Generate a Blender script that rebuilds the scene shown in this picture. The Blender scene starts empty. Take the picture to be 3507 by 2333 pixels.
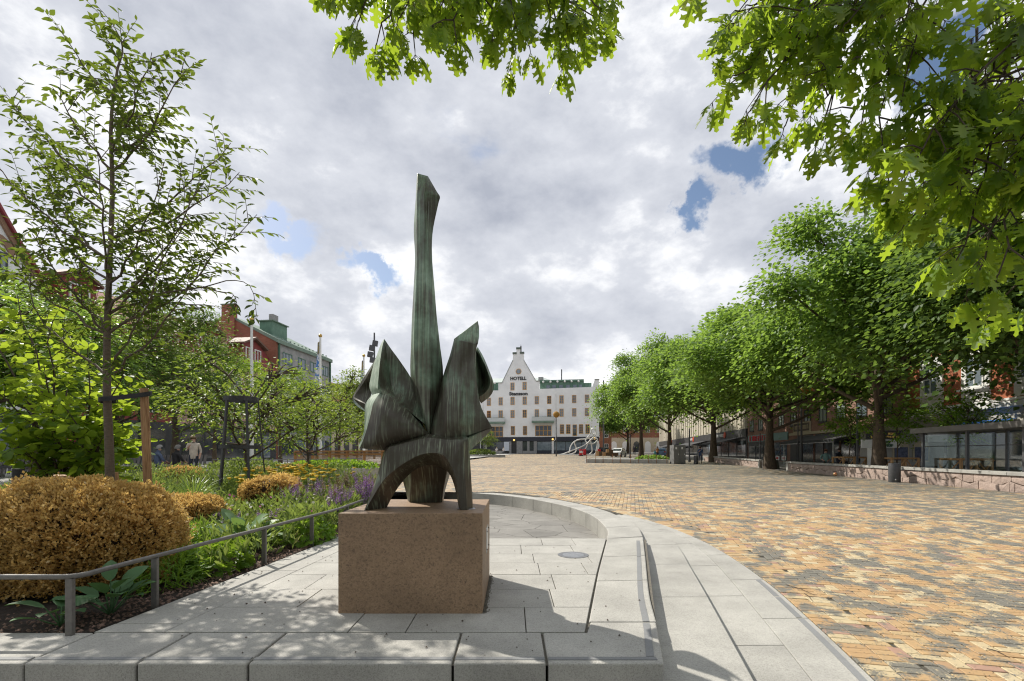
import bpy, bmesh, math, random
import numpy as np
from mathutils import Vector, Matrix
R = math.radians
rnd = random.Random(7)
NP = np.random.RandomState(11)
SC = bpy.context.scene
COL = SC.collection

# ---------------------------------------------------------------- camera
F, CX, HV, CZ = 17/36*3507, 1753.5, 1556.0, 1.35      # focal length in photo pixels, principal column, horizon row, eye height
cam_d = bpy.data.cameras.new('camera'); cam = bpy.data.objects.new('camera', cam_d); COL.objects.link(cam)
cam.location = (0, 0, CZ); cam.rotation_euler = (R(90), 0, 0)
cam_d.sensor_width = 36; cam_d.lens = 17; cam_d.shift_y = (HV-1166.5)/3507
cam_d.clip_start = .05; cam_d.clip_end = 3000
cam_d.dof.use_dof = True; cam_d.dof.focus_distance = 4.8; cam_d.dof.aperture_fstop = 5.6
SC.camera = cam

# ---------------------------------------------------------------- sun and sky
SUN_EL = 45.0
LDIR = Vector((.720*math.cos(R(SUN_EL)), -.694*math.cos(R(SUN_EL)), -math.sin(R(SUN_EL)))).normalized()
sun_d = bpy.data.lights.new('sun', 'SUN'); sun_d.energy = 4.2; sun_d.angle = R(.53); sun_d.color = (1, .94, .84)
sun = bpy.data.objects.new('sun', sun_d); COL.objects.link(sun)
sun.rotation_euler = LDIR.to_track_quat('-Z', 'Y').to_euler()
W = bpy.data.worlds.new('World'); SC.world = W; W.use_nodes = True
nt = W.node_tree; nt.nodes.clear()
def wn(t, **k):
    n = nt.nodes.new(t)
    for a, b in k.items(): setattr(n, a, b)
    return n
def wl(a, b): nt.links.new(a, b)
def wmath(op, a, b=None, c=None):
    n = wn('ShaderNodeMath', operation=op)
    for i, x in enumerate((a, b, c)):
        if x is None: continue
        if hasattr(x, 'links'): wl(x, n.inputs[i])
        else: n.inputs[i].default_value = x
    return n.outputs[0]
out = wn('ShaderNodeOutputWorld')
sky = wn('ShaderNodeTexSky', sky_type='NISHITA', sun_disc=False)
sky.sun_elevation = R(SUN_EL); sky.sun_rotation = math.atan2(-LDIR.x, -LDIR.y)
bg1 = wn('ShaderNodeBackground'); bg1.inputs[1].default_value = .085; wl(sky.outputs[0], bg1.inputs[0])
tc = wn('ShaderNodeTexCoord'); sep = wn('ShaderNodeSeparateXYZ'); wl(tc.outputs['Generated'], sep.inputs[0])
cmb = wn('ShaderNodeCombineXYZ'); wl(sep.outputs[0], cmb.inputs[0]); wl(sep.outputs[1], cmb.inputs[1]); wl(wmath('MULTIPLY', sep.outputs[2], 1.45), cmb.inputs[2])
mp = wn('ShaderNodeMapping'); wl(cmb.outputs[0], mp.inputs[0]); mp.inputs['Rotation'].default_value = (0, R(20), 0); mp.inputs['Scale'].default_value = (.92, 1, 1.1)
def wnoise(scale, detail, rough, off, dist=0.0):
    m2 = wn('ShaderNodeMapping'); wl(mp.outputs[0], m2.inputs[0]); m2.inputs['Location'].default_value = off
    n = wn('ShaderNodeTexNoise'); n.inputs['Scale'].default_value = scale; n.inputs['Detail'].default_value = detail
    n.inputs['Roughness'].default_value = rough; n.inputs['Distortion'].default_value = dist
    wl(m2.outputs[0], n.inputs['Vector']); return n.outputs['Fac']
nA = wnoise(3.4, 8, .55, (3.1, 1.7, .3), 0)      # cloud cover
nB = wnoise(6.0, 11, .60, (8.2, 4.4, 1.9), .0)      # light and dark billows
nC = wnoise(2.6, 5, .5, (1.2, 9.1, 4.2))           # broad brightness
wz = wn('ShaderNodeTexNoise'); wz.inputs['Scale'].default_value = 7.5; wz.inputs['Detail'].default_value = 7; wz.inputs['Roughness'].default_value = .62; wl(tc.outputs['Generated'], wz.inputs['Vector'])
wq = wn('ShaderNodeVectorMath', operation='SUBTRACT'); wl(wz.outputs['Color'], wq.inputs[0]); wq.inputs[1].default_value = (.5, .5, .5)
wsc = wn('ShaderNodeVectorMath', operation='SCALE'); wl(wq.outputs[0], wsc.inputs[0]); wsc.inputs['Scale'].default_value = .22
warp = wn('ShaderNodeVectorMath', operation='ADD'); wl(tc.outputs['Generated'], warp.inputs[0]); wl(wsc.outputs[0], warp.inputs[1])
def gap(u, v, su, sv, rot=0.0):                    # where the blue shows through, as a direction in the sky
    d = Vector(((u-CX)/F, 1, (HV-v)/F)).normalized()
    a = wn('ShaderNodeVectorMath', operation='SUBTRACT'); wl(warp.outputs[0], a.inputs[0]); a.inputs[1].default_value = d
    m3 = wn('ShaderNodeMapping', vector_type='POINT'); wl(a.outputs[0], m3.inputs[0])
    m3.inputs['Rotation'].default_value = (0, R(rot), 0); m3.inputs['Scale'].default_value = (1/su, 1/max(su, sv), 1/sv)
    l = wn('ShaderNodeVectorMath', operation='LENGTH'); wl(m3.outputs[0], l.inputs[0])
    return wmath('MAXIMUM', wmath('SUBTRACT', 1.0, l.outputs['Value']), 0.0)
gaps = None
for g in ((2540, 560, .115, .046, 30), (2330, 720, .06, .026, 30), (3290, 190, .11, .07, 20), (960, 820, .095, .036, -14), (1265, 935, .085, .034, -14)):
    o = gap(*g); gaps = o if gaps is None else wmath('ADD', gaps, o)
nD = wnoise(9, 8, .58, (5.3, 2.2, 7.7), .0)      # ragged rims
cov = wmath('MULTIPLY', wmath('SUBTRACT', wmath('ADD', wmath('MULTIPLY', nA, .5), wmath('MULTIPLY', nD, .5)), .5), 4.6)
cov = wmath('ADD', wmath('ADD', cov, wmath('MULTIPLY', gaps, -2.4)), .98)
rampc = wn('ShaderNodeMapRange', interpolation_type='SMOOTHSTEP'); wl(cov, rampc.inputs[0])
rampc.inputs[1].default_value = -.42; rampc.inputs[2].default_value = .55
# brightness of the cloud: thin rims and billow tops light, thick undersides grey
bri = wmath('ADD', wmath('MULTIPLY', nB, .85), wmath('MULTIPLY', nC, .75))
bri = wmath('ADD', bri, wmath('MULTIPLY', gaps, .10))
br = wn('ShaderNodeValToRGB'); wl(bri, br.inputs[0])
e = br.color_ramp.elements; e[0].position = .54; e[0].color = (.36, .385, .45, 1); e[1].position = .98; e[1].color = (.97, .97, .97, 1)
el = br.color_ramp.elements.new(.81); el.color = (.575, .595, .645, 1)
bg2 = wn('ShaderNodeBackground'); bg2.inputs[1].default_value = .94; wl(br.outputs[0], bg2.inputs[0])
mx = wn('ShaderNodeMixShader'); wl(rampc.outputs[0], mx.inputs[0]); wl(bg1.outputs[0], mx.inputs[1]); wl(bg2.outputs[0], mx.inputs[2])
wl(mx.outputs[0], out.inputs[0])
W.cycles.sampling_method = 'MANUAL'; W.cycles.sample_map_resolution = 512

vs = SC.view_settings; vs.view_transform = 'Standard'; vs.look = 'None'; vs.gamma = 1; vs.exposure = .45; vs.use_curve_mapping = False
SC.render.engine = 'CYCLES'
cy = SC.cycles; cy.use_denoising = True; cy.max_bounces = 7; cy.diffuse_bounces = 3; cy.glossy_bounces = 3; cy.transmission_bounces = 5
cy.transparent_max_bounces = 6; cy.caustics_reflective = False; cy.caustics_refractive = False; cy.sample_clamp_indirect = 6
cy.use_adaptive_sampling = True; cy.adaptive_threshold = .006; cy.pixel_filter_type = 'BLACKMAN_HARRIS'; cy.filter_width = 1.15
try: cy.denoiser = 'OPENIMAGEDENOISE'
except Exception: pass

# ---------------------------------------------------------------- places
def P(u, v, Y): return Vector(((u-CX)/F*Y, Y, CZ-(v-HV)/F*Y))     # photo point at a known distance
ZK = [(-30, -.30), (-5, -.24), (3, -.22), (6, -.21), (10.5, -.012), (35, .12), (116, 1.5), (170, 2.3), (2000, 20)]
LK = [(-30, -.02), (11.5, -.02), (20, .36), (60, .75), (116, 1.5), (170, 2.3), (2000, 20)]
def _ip(K, y):
    for (a, b), (c, d) in zip(K, K[1:]):
        if y <= c: return b+(d-b)*(y-a)/(c-a)
    return K[-1][1]
def zp(y): return (_ip(ZK, y-.8)+_ip(ZK, y)+_ip(ZK, y+.8))/3      # height of the brick square
def zl(y): return (_ip(LK, y-.8)+_ip(LK, y)+_ip(LK, y+.8))/3      # height of the ground on the garden side
AX = .139                                                         # the square's long axis leans this much to the right
def crom(pts, n):
    pts = [Vector(p) for p in pts]; k = len(pts)-1; o = []
    for i in range(n):
        t = i/(n-1)*k; j = min(int(t), k-1); s = t-j
        p0 = pts[j-1] if j > 0 else pts[0]*2-pts[1]; p1 = pts[j]; p2 = pts[j+1]; p3 = pts[j+2] if j+2 <= k else pts[k]*2-pts[k-1]
        o.append(.5*((2*p1)+(p2-p0)*s+(2*p0-5*p1+4*p2-p3)*s*s+(3*p1-p0-3*p2+p3)*s**3))
    return o
def arcpts(pts, n):                                               # even spacing along a smooth curve
    d = crom(pts, max(60, n*8)); L = [0]
    for a, b in zip(d, d[1:]): L.append(L[-1]+(b-a).length)
    o = []; j = 0
    for i in range(n):
        t = L[-1]*i/(n-1)
        while j < len(L)-2 and L[j+1] < t: j += 1
        s = (t-L[j])/max(1e-9, L[j+1]-L[j]); o.append(d[j].lerp(d[j+1], min(1, s)))
    return o

# ---------------------------------------------------------------- mesh helpers
def root_loc(o):
    l = Vector((0, 0, 0))
    while o is not None: l += o.location; o = o.parent
    return l
def tag(o, label=None, cat=None, group=None, kind=None):
    if label: o['label'] = label
    if cat: o['category'] = cat
    if group: o['group'] = group
    if kind: o['kind'] = kind
    return o
def thing(name, loc, label, cat, group=None, rz=0):
    o = bpy.data.objects.new(name, None); COL.objects.link(o); o.location = loc; o.rotation_euler = (0, 0, rz); o.empty_display_size = .2
    return tag(o, label, cat, group)
def structure(name, loc=(0, 0, 0)):
    o = bpy.data.objects.new(name, None); COL.objects.link(o); o.location = loc; o['kind'] = 'structure'; return o
def link(name, me, parent=None, loc=None):
    o = bpy.data.objects.new(name, me); COL.objects.link(o)
    if parent is not None: o.parent = parent
    if loc is not None: o.location = loc
    return o
class MB:
    def __init__(s): s.v = []; s.f = []; s.m = []
    def add(s, vs, fs, mi=0):
        b = len(s.v); s.v += [tuple(v) for v in vs]; s.f += [tuple(i+b for i in f) for f in fs]; s.m += [mi]*len(fs); return s
    def par(s, o, ex, ey, ez, mi=0):
        o, ex, ey, ez = Vector(o), Vector(ex), Vector(ey), Vector(ez)
        vs = [o, o+ex, o+ex+ey, o+ey, o+ez, o+ex+ez, o+ex+ey+ez, o+ey+ez]
        return s.add(vs, [(0, 3, 2, 1), (4, 5, 6, 7), (0, 1, 5, 4), (1, 2, 6, 5), (2, 3, 7, 6), (3, 0, 4, 7)], mi)
    def box(s, x0, x1, y0, y1, z0, z1, mi=0): return s.par((x0, y0, z0), (x1-x0, 0, 0), (0, y1-y0, 0), (0, 0, z1-z0), mi)
    def prism(s, pts, d, mi=0):                                    # polygon pts swept by vector d
        n = len(pts); d = Vector(d); vs = [Vector(p) for p in pts]; vs = vs+[v+d for v in vs]
        return s.add(vs, [tuple(range(n-1, -1, -1)), tuple(range(n, 2*n))]+[(i, (i+1) % n, (i+1) % n+n, i+n) for i in range(n)], mi)
    def tube(s, pts, rad, n=7, mi=0, cap=True):
        pts = [Vector(p) for p in pts]; k = len(pts)
        if not hasattr(rad, '__len__'): rad = [rad]*k
        vs = []; up = None
        for i, p in enumerate(pts):
            t = (pts[min(i+1, k-1)]-pts[max(i-1, 0)])
            t = t.normalized() if t.length > 1e-9 else Vector((0, 0, 1))
            if up is None:
                up = Vector((1, 0, 0)) if abs(t.x) < .8 else Vector((0, 1, 0))
            a = (up-t*up.dot(t)); a = a.normalized() if a.length > 1e-6 else t.orthogonal().normalized(); b = t.cross(a); up = a
            for j in range(n):
                w = 2*math.pi*j/n; vs.append(p+(a*math.cos(w)+b*math.sin(w))*rad[i])
        fs = [(i*n+j, i*n+(j+1) % n, (i+1)*n+(j+1) % n, (i+1)*n+j) for i in range(k-1) for j in range(n)]
        if cap: fs += [tuple(range(n-1, -1, -1)), tuple((k-1)*n+j for j in range(n))]
        return s.add(vs, fs, mi)
    def cyl(s, p, r, h, n=16, mi=0, r2=None): return s.tube([p, Vector(p)+Vector((0, 0, h))], [r, r if r2 is None else r2], n, mi)
    def lathe(s, c, prof, n=16, mi=0):                             # prof: (radius, z)
        c = Vector(c); k = len(prof)
        vs = [c+Vector((r*math.cos(2*math.pi*j/n), r*math.sin(2*math.pi*j/n), z)) for r, z in prof for j in range(n)]
        fs = [(i*n+j, i*n+(j+1) % n, (i+1)*n+(j+1) % n, (i+1)*n+j) for i in range(k-1) for j in range(n)]
        fs += [tuple(range(n-1, -1, -1)), tuple((k-1)*n+j for j in range(n))]
        return s.add(vs, fs, mi)
    def ball(s, c, r, n=12, mi=0, sz=1): return s.lathe(c, [(max(.001, r*math.sin(math.pi*i/n)), -r*sz*math.cos(math.pi*i/n)) for i in range(n+1)], n, mi)
    def loft(s, curves, n=20, m=3, closed=True, cap=True, mi=0):   # skin through curves that run side by side
        C = [crom(c, n) for c in curves]; K = len(C); rows = []
        for i in range(K if closed else K-1):
            A, B = C[i], C[(i+1) % K]
            for q in range(m): rows.append([a.lerp(b, q/m) for a, b in zip(A, B)])
        if not closed: rows.append(C[-1])
        N = len(rows); vs = [p for r in rows for p in r]
        fs = [(i*n+j, i*n+j+1, ((i+1) % N)*n+j+1, ((i+1) % N)*n+j) for i in range(N if closed else N-1) for j in range(n-1)]
        if closed and cap: fs += [tuple(i*n for i in range(N)), tuple(i*n+n-1 for i in range(N-1, -1, -1))]
        return s.add(vs, fs, mi)
    def mesh(s, name, mats, off=(0, 0, 0), smooth=None, fixn=False):
        me = bpy.data.meshes.new(name); o = Vector(off)
        me.from_pydata([(v[0]-o.x, v[1]-o.y, v[2]-o.z) for v in s.v], [], s.f)
        for m in (mats if isinstance(mats, (list, tuple)) else [mats]): me.materials.append(m)
        if any(s.m): me.polygons.foreach_set('material_index', s.m)
        if fixn:
            b = bmesh.new(); b.from_mesh(me); bmesh.ops.remove_doubles(b, verts=b.verts, dist=1e-5); bmesh.ops.recalc_face_normals(b, faces=b.faces); b.to_mesh(me); b.free()
        if smooth is not None:
            me.polygons.foreach_set('use_smooth', [True]*len(me.polygons)); me.set_sharp_from_angle(angle=R(smooth))
        me.update(); return me
    def build(s, name, mats, parent=None, smooth=None, bevel=0, fixn=False, kind=None):
        o = link(name, s.mesh(name, mats, root_loc(parent) if parent is not None else (0, 0, 0), smooth, fixn), parent)
        if bevel:
            b = o.modifiers.new('bevel', 'BEVEL'); b.width = bevel; b.segments = 2; b.limit_method = 'ANGLE'
        if kind: o['kind'] = kind
        return o
def copy_tree(o, parent=None, loc=None, rz=None, sc=None):
    c = o.copy(); COL.objects.link(c); c.parent = parent
    if loc is not None: c.location = loc
    if rz is not None: c.rotation_euler.z = rz
    if sc is not None: c.scale = sc
    for ch in o.children: copy_tree(ch, c)
    return c
# many small leaves as one mesh: positions, length direction, normal, size, all numpy
def leaf_mesh(name, mat, C, D, N, S, tv, tf, off=(0, 0, 0), W=None):
    C = np.asarray(C, float)-np.asarray(off, float); D = np.asarray(D, float); N = np.asarray(N, float); S = np.asarray(S, float)
    D = D/(np.linalg.norm(D, axis=1, keepdims=True)+1e-9); X = np.cross(D, N); X /= (np.linalg.norm(X, axis=1, keepdims=True)+1e-9); N = np.cross(X, D)
    tv = np.asarray(tv, float); n = len(C); k = len(tv)
    w = np.ones(n) if W is None else np.asarray(W)
    V = C[:, None, :]+S[:, None, None]*(tv[None, :, 0:1]*w[:, None, None]*X[:, None, :]+tv[None, :, 1:2]*D[:, None, :]+tv[None, :, 2:3]*N[:, None, :])
    V = V.reshape(-1, 3)
    sizes = [len(f) for f in tf]; fl = np.array([i for f in tf for i in f]); L = len(fl)
    me = bpy.data.meshes.new(name)
    me.vertices.add(n*k); me.vertices.foreach_set('co', V.astype(np.float32).ravel())
    me.loops.add(n*L); me.loops.foreach_set('vertex_index', (fl[None, :]+(np.arange(n)*k)[:, None]).astype(np.int32).ravel())
    st = np.concatenate([[0], np.cumsum(sizes)[:-1]])
    me.polygons.add(n*len(tf)); me.polygons.foreach_set('loop_start', (st[None, :]+(np.arange(n)*L)[:, None]).astype(np.int32).ravel())
    me.polygons.foreach_set('loop_total', np.tile(sizes, n).astype(np.int32))
    me.materials.append(mat); me.update(calc_edges=True); me.validate(); return me
def leafobj(name, mat, C, D, N, S, T, parent=None, kind=None, W=None):
    o = link(name, leaf_mesh(name, mat, C, D, N, S, T[0], T[1], root_loc(parent) if parent is not None else (0, 0, 0), W), parent)
    if kind: o['kind'] = kind
    return o
# leaf outlines: x across, y along, z lift
T_DIA = ([(0, 0, 0), (.24, .45, .05), (0, 1, -.06), (-.24, .45, .05)], [(0, 1, 2), (0, 2, 3)])
T_WID = ([(0, 0, 0), (.30, .28, .05), (.36, .58, .07), (.0, 1, -.08), (-.36, .58, .07), (-.30, .28, .05)], [(0, 1, 2, 3), (0, 3, 4, 5)])
T_ELM = ([(0, 0, 0), (.20, .25, .05), (.23, .5, .06), (.11, .8, .02), (0, 1.05, -.08), (-.11, .8, .02), (-.23, .5, .06), (-.20, .25, .05)], [(0, 1, 2, 3, 4), (0, 4, 5, 6, 7)])
T_RND = ([(0, 0, 0)]+[(.5*math.sin(a), .5-.52*math.cos(a), .05*abs(math.sin(a))) for a in (.5, 1.05, 1.6, 2.2, 2.75)]+[(0, 1.02, -.03)]+[(-.5*math.sin(a), .5-.52*math.cos(a), .05*abs(math.sin(a))) for a in (2.75, 2.2, 1.6, 1.05, .5)], [tuple(range(0, 7)), (0, 6, 7, 8, 9, 10, 11)])
T_BLADE = ([(-.5, 0, 0), (.5, 0, 0), (.45, .4, .0), (.28, .75, -.08), (0, 1, -.25), (-.28, .75, -.08), (-.45, .4, 0)], [(0, 1, 2, 6), (6, 2, 3, 5), (5, 3, 4)])
_oh = [(.02, .02), (.05, .16), (.17, .17), (.22, .10), (.21, .20), (.27, .24), (.10, .30), (.08, .36), (.25, .40), (.33, .34), (.31, .45), (.38, .52), (.12, .54), (.10, .60), (.22, .66), (.30, .63), (.27, .72), (.29, .80), (.10, .78), (.08, .84), (.11, .93), (0, 1.0)]
T_OAK = ([(x, y, .10*x-.05*y*y) for x, y in _oh]+[(0, 0, 0)]+[(-x, y, .10*x-.05*y*y) for x, y in _oh[:-1]], [tuple([22]+list(range(0, 22))), tuple([22, 21]+list(range(43, 22, -1)))])
T_BIG = ([(0, 0, 0), (.16, .10, .03), (.29, .30, .08), (.33, .52, .10), (.26, .76, .06), (.10, .95, -.03), (0, 1.03, -.10), (0, .76, .0), (0, .52, .03), (0, .30, .02), (0, .1, 0), (-.16, .10, .03), (-.29, .30, .08), (-.33, .52, .10), (-.26, .76, .06), (-.10, .95, -.03)],
         [(0, 1, 10), (10, 1, 2, 9), (9, 2, 3, 8), (8, 3, 4, 7), (7, 4, 5, 6), (0, 10, 11), (10, 9, 12, 11), (9, 8, 13, 12), (8, 7, 14, 13), (7, 6, 15, 14)])
def unit(n):
    a = NP.normal(size=(n, 3)); return a/np.linalg.norm(a, axis=1, keepdims=True)
# ---------------------------------------------------------------- materials
class NT:
    def __init__(s, name):
        s.m = bpy.data.materials.new(name); s.m.use_nodes = True; s.t = s.m.node_tree; s.t.nodes.clear()
        s.out = s.n('ShaderNodeOutputMaterial'); s.geo = s.n('ShaderNodeNewGeometry'); s.oi = s.n('ShaderNodeObjectInfo')
    def n(s, t, **k):
        x = s.t.nodes.new(t)
        for a, b in k.items(): setattr(x, a, b)
        return x
    def l(s, a, b): s.t.links.new(a, b)
    def pos(s, scale=(1, 1, 1), rot=(0, 0, 0), local=False):
        m = s.n('ShaderNodeMapping')
        if local: s.l(s.n('ShaderNodeTexCoord').outputs['Object'], m.inputs[0])
        else: s.l(s.geo.outputs['Position'], m.inputs[0])
        m.inputs['Scale'].default_value = scale; m.inputs['Rotation'].default_value = rot; return m.outputs[0]
    def noise(s, vec, scale, detail=3, rough=.55, dist=0):
        x = s.n('ShaderNodeTexNoise'); s.l(vec, x.inputs['Vector']); x.inputs['Scale'].default_value = scale; x.inputs['Detail'].default_value = detail
        x.inputs['Roughness'].default_value = rough; x.inputs['Distortion'].default_value = dist; return x.outputs['Fac']
    def voro(s, vec, scale, feat='F1', out='Distance'):
        x = s.n('ShaderNodeTexVoronoi', feature=feat); s.l(vec, x.inputs['Vector']); x.inputs['Scale'].default_value = scale; return x.outputs[out]
    def ramp(s, fac, stops, interp='LINEAR'):
        x = s.n('ShaderNodeValToRGB'); s.l(fac, x.inputs[0]); r = x.color_ramp; r.interpolation = interp
        while len(r.elements) < len(stops): r.elements.new(.5)
        for e, (p, c) in zip(r.elements, stops):
            e.position = p; e.color = (c, c, c, 1) if not hasattr(c, '__len__') else (*c, 1)
        return x.outputs[0]
    def math(s, op, a, b=0.0):
        x = s.n('ShaderNodeMath', operation=op)
        for i, q in enumerate((a, b)):
            if hasattr(q, 'links'): s.l(q, x.inputs[i])
            else: x.inputs[i].default_value = q
        return x.outputs[0]
    def mix(s, fac, a, b, mode='MIX'):
        x = s.n('ShaderNodeMix', data_type='RGBA', blend_type=mode)
        for i, q in ((0, fac), (6, a), (7, b)):
            if hasattr(q, 'links'): s.l(q, x.inputs[i])
            elif hasattr(q, '__len__'): x.inputs[i].default_value = (*q, 1)
            else: x.inputs[i].default_value = q
        return x.outputs[2]
    def island(s):                                                  # one random number for each loose piece or object
        return s.math('FRACT', s.math('ADD', s.geo.outputs['Random Per Island'], s.oi.outputs['Random']))
    def bump(s, h, strength, dist=.01):
        x = s.n('ShaderNodeBump'); s.l(h, x.inputs['Height']); x.inputs['Strength'].default_value = strength; x.inputs['Distance'].default_value = dist; return x.outputs[0]
    def bsdf(s, col, rough=.6, metal=0.0, spec=.4, normal=None, **k):
        b = s.n('ShaderNodeBsdfPrincipled')
        for i, q in (('Base Color', col), ('Roughness', rough), ('Metallic', metal), ('Specular IOR Level', spec)):
            if hasattr(q, 'links'): s.l(q, b.inputs[i])
            elif hasattr(q, '__len__'): b.inputs[i].default_value = (*q, 1)
            else: b.inputs[i].default_value = q
        if normal is not None: s.l(normal, b.inputs['Normal'])
        for a, v in k.items(): b.inputs[a.replace('_', ' ')].default_value = v
        return b
    def done(s, sh): s.l(sh.outputs[0], s.out.inputs[0]); return s.m
MATS = {}
def mat(name, a, b=None, scale=6, rough=.6, bump=0, bscale=60, metal=0, spec=.4, stretch=(1, 1, 1), var=0.0, local=False, bdist=.01, lo=.35, hi=.65):
    if name in MATS: return MATS[name]
    t = NT(name); b = b or tuple(x*.82 for x in a); v = t.pos(stretch, local=local)
    c = t.ramp(t.noise(v, scale, 5, .6), [(lo, a), (hi, b)])
    if var: c = t.mix(1.0, c, t.ramp(t.island(), [(0, 1-var), (1, 1.0)]), 'MULTIPLY')
    nm = t.bump(t.noise(v, bscale, 3), bump, bdist) if bump else None
    MATS[name] = t.done(t.bsdf(c, rough, metal, spec, nm)); return MATS[name]
def leafmat(name, a, b, tr, mixf=.45, rough=.42, spec=.35, c3=None):
    t = NT(name); stops = [(0, a), (.75, b)] if c3 is None else [(0, a), (.7, b), (.93, b), (1, c3)]
    r = t.geo.outputs['Random Per Island']; r = t.math('FRACT', t.math('ADD', r, t.math('MULTIPLY', t.oi.outputs['Random'], 7.0)))
    c = t.ramp(r, stops)
    n = t.noise(t.pos(), 2.3, 2); c = t.mix(1.0, c, t.ramp(n, [(.3, .75), (.7, 1.15)]), 'MULTIPLY')
    p = t.bsdf(c, rough, 0, spec)
    tl = t.n('ShaderNodeBsdfTranslucent')
    t.l(t.mix(1.0, t.ramp(r, [(0, tuple(x*.75 for x in tr)), (1, tr)]), t.ramp(n, [(.3, .8), (.7, 1.1)]), 'MULTIPLY'), tl.inputs[0])
    ms = t.n('ShaderNodeMixShader'); ms.inputs[0].default_value = mixf; t.l(p.outputs[0], ms.inputs[1]); t.l(tl.outputs[0], ms.inputs[2])
    return t.done(ms)
def granite(name, base, dark, lite, blotch=.12, rough=.75, var=.1, sp=170):
    t = NT(name); v = t.pos()
    n1 = t.noise(v, sp*.42, 5, .85); n2 = t.noise(v, 1.7, 4, .6); vo = t.voro(v, sp*.9, out='Color')
    sepc = t.n('ShaderNodeSeparateColor'); t.l(vo, sepc.inputs[0])
    c = t.ramp(n1, [(.34, dark), (.46, base), (.56, base), (.66, lite)])
    c = t.mix(.35, c, t.ramp(sepc.outputs[0], [(0, dark), (.3, base), (.8, lite), (1, lite)]))
    c = t.mix(1.0, c, t.ramp(n2, [(.3, 1-blotch), (.7, 1+blotch*.4)]), 'MULTIPLY')
    st = t.noise(t.pos((1, 1, 1)), 6, 6, .7); c = t.mix(t.ramp(st, [(.55, 0.0), (.78, .5)]), c, tuple(x*.60 for x in base))
    if var: c = t.mix(1.0, c, t.ramp(t.oi.outputs['Random'], [(0, 1-var), (1, 1.0)]), 'MULTIPLY')
    return t.done(t.bsdf(c, rough, 0, .35, t.bump(n1, .25, .003)))
m_gran = granite('pale granite', (.385, .375, .345), (.20, .196, .182), (.54, .53, .49), .22)
m_gran_face = granite('rough granite', (.36, .345, .30), (.22, .21, .185), (.46, .45, .40), .2)
m_plinth = granite('red granite', (.285, .188, .115), (.085, .06, .045), (.36, .25, .16), .25, .6, 0, 95)
m_black = granite('dark inlay stone', (.22, .225, .23), (.17, .175, .18), (.27, .275, .28), .1, .7, .1)
m_joint = mat('joint grit', (.10, .093, .08), (.17, .155, .125), 40, .95, .5, 120)
m_flag = granite('slate flagstone', (.235, .225, .205), (.17, .165, .155), (.30, .29, .265), .25, .7, .25, 90)
m_steel = mat('brushed steel', (.32, .32, .32), (.24, .24, .245), 30, .38, 0, metal=.85, stretch=(1, 1, 8))
m_post = mat('grey painted steel', (.17, .16, .15), (.13, .125, .118), 30, .45, metal=.3)
m_iron = mat('charcoal metal', (.035, .035, .036), (.05, .05, .05), 20, .5, metal=.2)
m_mast = mat('dark grey mast', (.075, .078, .085), (.10, .10, .105), 8, .5, metal=.3)
m_white = mat('white paint', (.78, .78, .76), (.70, .70, .68), 5, .5)
m_black_p = mat('black rubber', (.015, .015, .017), (.03, .03, .03), 40, .7, .3, 200)
m_glassd = mat('dark window glass', (.025, .03, .034), (.07, .08, .085), .7, .08, spec=.8)
m_glassr = mat('reflecting window glass', (.10, .13, .16), (.20, .24, .27), .9, .06, spec=.9)
def bricktile(name, cols, mortar, u=(0, 0, 1), sx=.25, sz=.075, off=.5):
    t = NT(name); tc = t.n('ShaderNodeTexCoord'); s = t.n('ShaderNodeSeparateXYZ'); t.l(t.geo.outputs['Position'], s.inputs[0])
    c = t.n('ShaderNodeCombineXYZ'); t.l(t.math('ADD', s.outputs[0], s.outputs[1]), c.inputs[0]); t.l(s.outputs[2], c.inputs[1])
    b = t.n('ShaderNodeTexBrick'); t.l(c.outputs[0], b.inputs['Vector']); b.inputs['Scale'].default_value = 1
    b.inputs['Brick Width'].default_value = sx; b.inputs['Row Height'].default_value = sz; b.inputs['Mortar Size'].default_value = .009
    b.inputs['Color1'].default_value = (*cols[0], 1); b.inputs['Color2'].default_value = (*cols[1], 1); b.inputs['Mortar'].default_value = (*mortar, 1)
    c2 = t.mix(1.0, b.outputs['Color'], t.ramp(t.noise(t.pos(), .6, 5), [(.3, .72), (.7, 1.1)]), 'MULTIPLY')
    return t.done(t.bsdf(c2, .8, 0, .2))
m_brickred = bricktile('red brick wall', ((.36, .135, .075), (.28, .10, .06)), (.22, .15, .12))
m_brickbrn = bricktile('brown brick wall', ((.33, .17, .125), (.24, .12, .09)), (.32, .25, .21))
m_brickorg = bricktile('orange brick wall', ((.46, .13, .055), (.40, .11, .05)), (.35, .2, .14))
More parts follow.
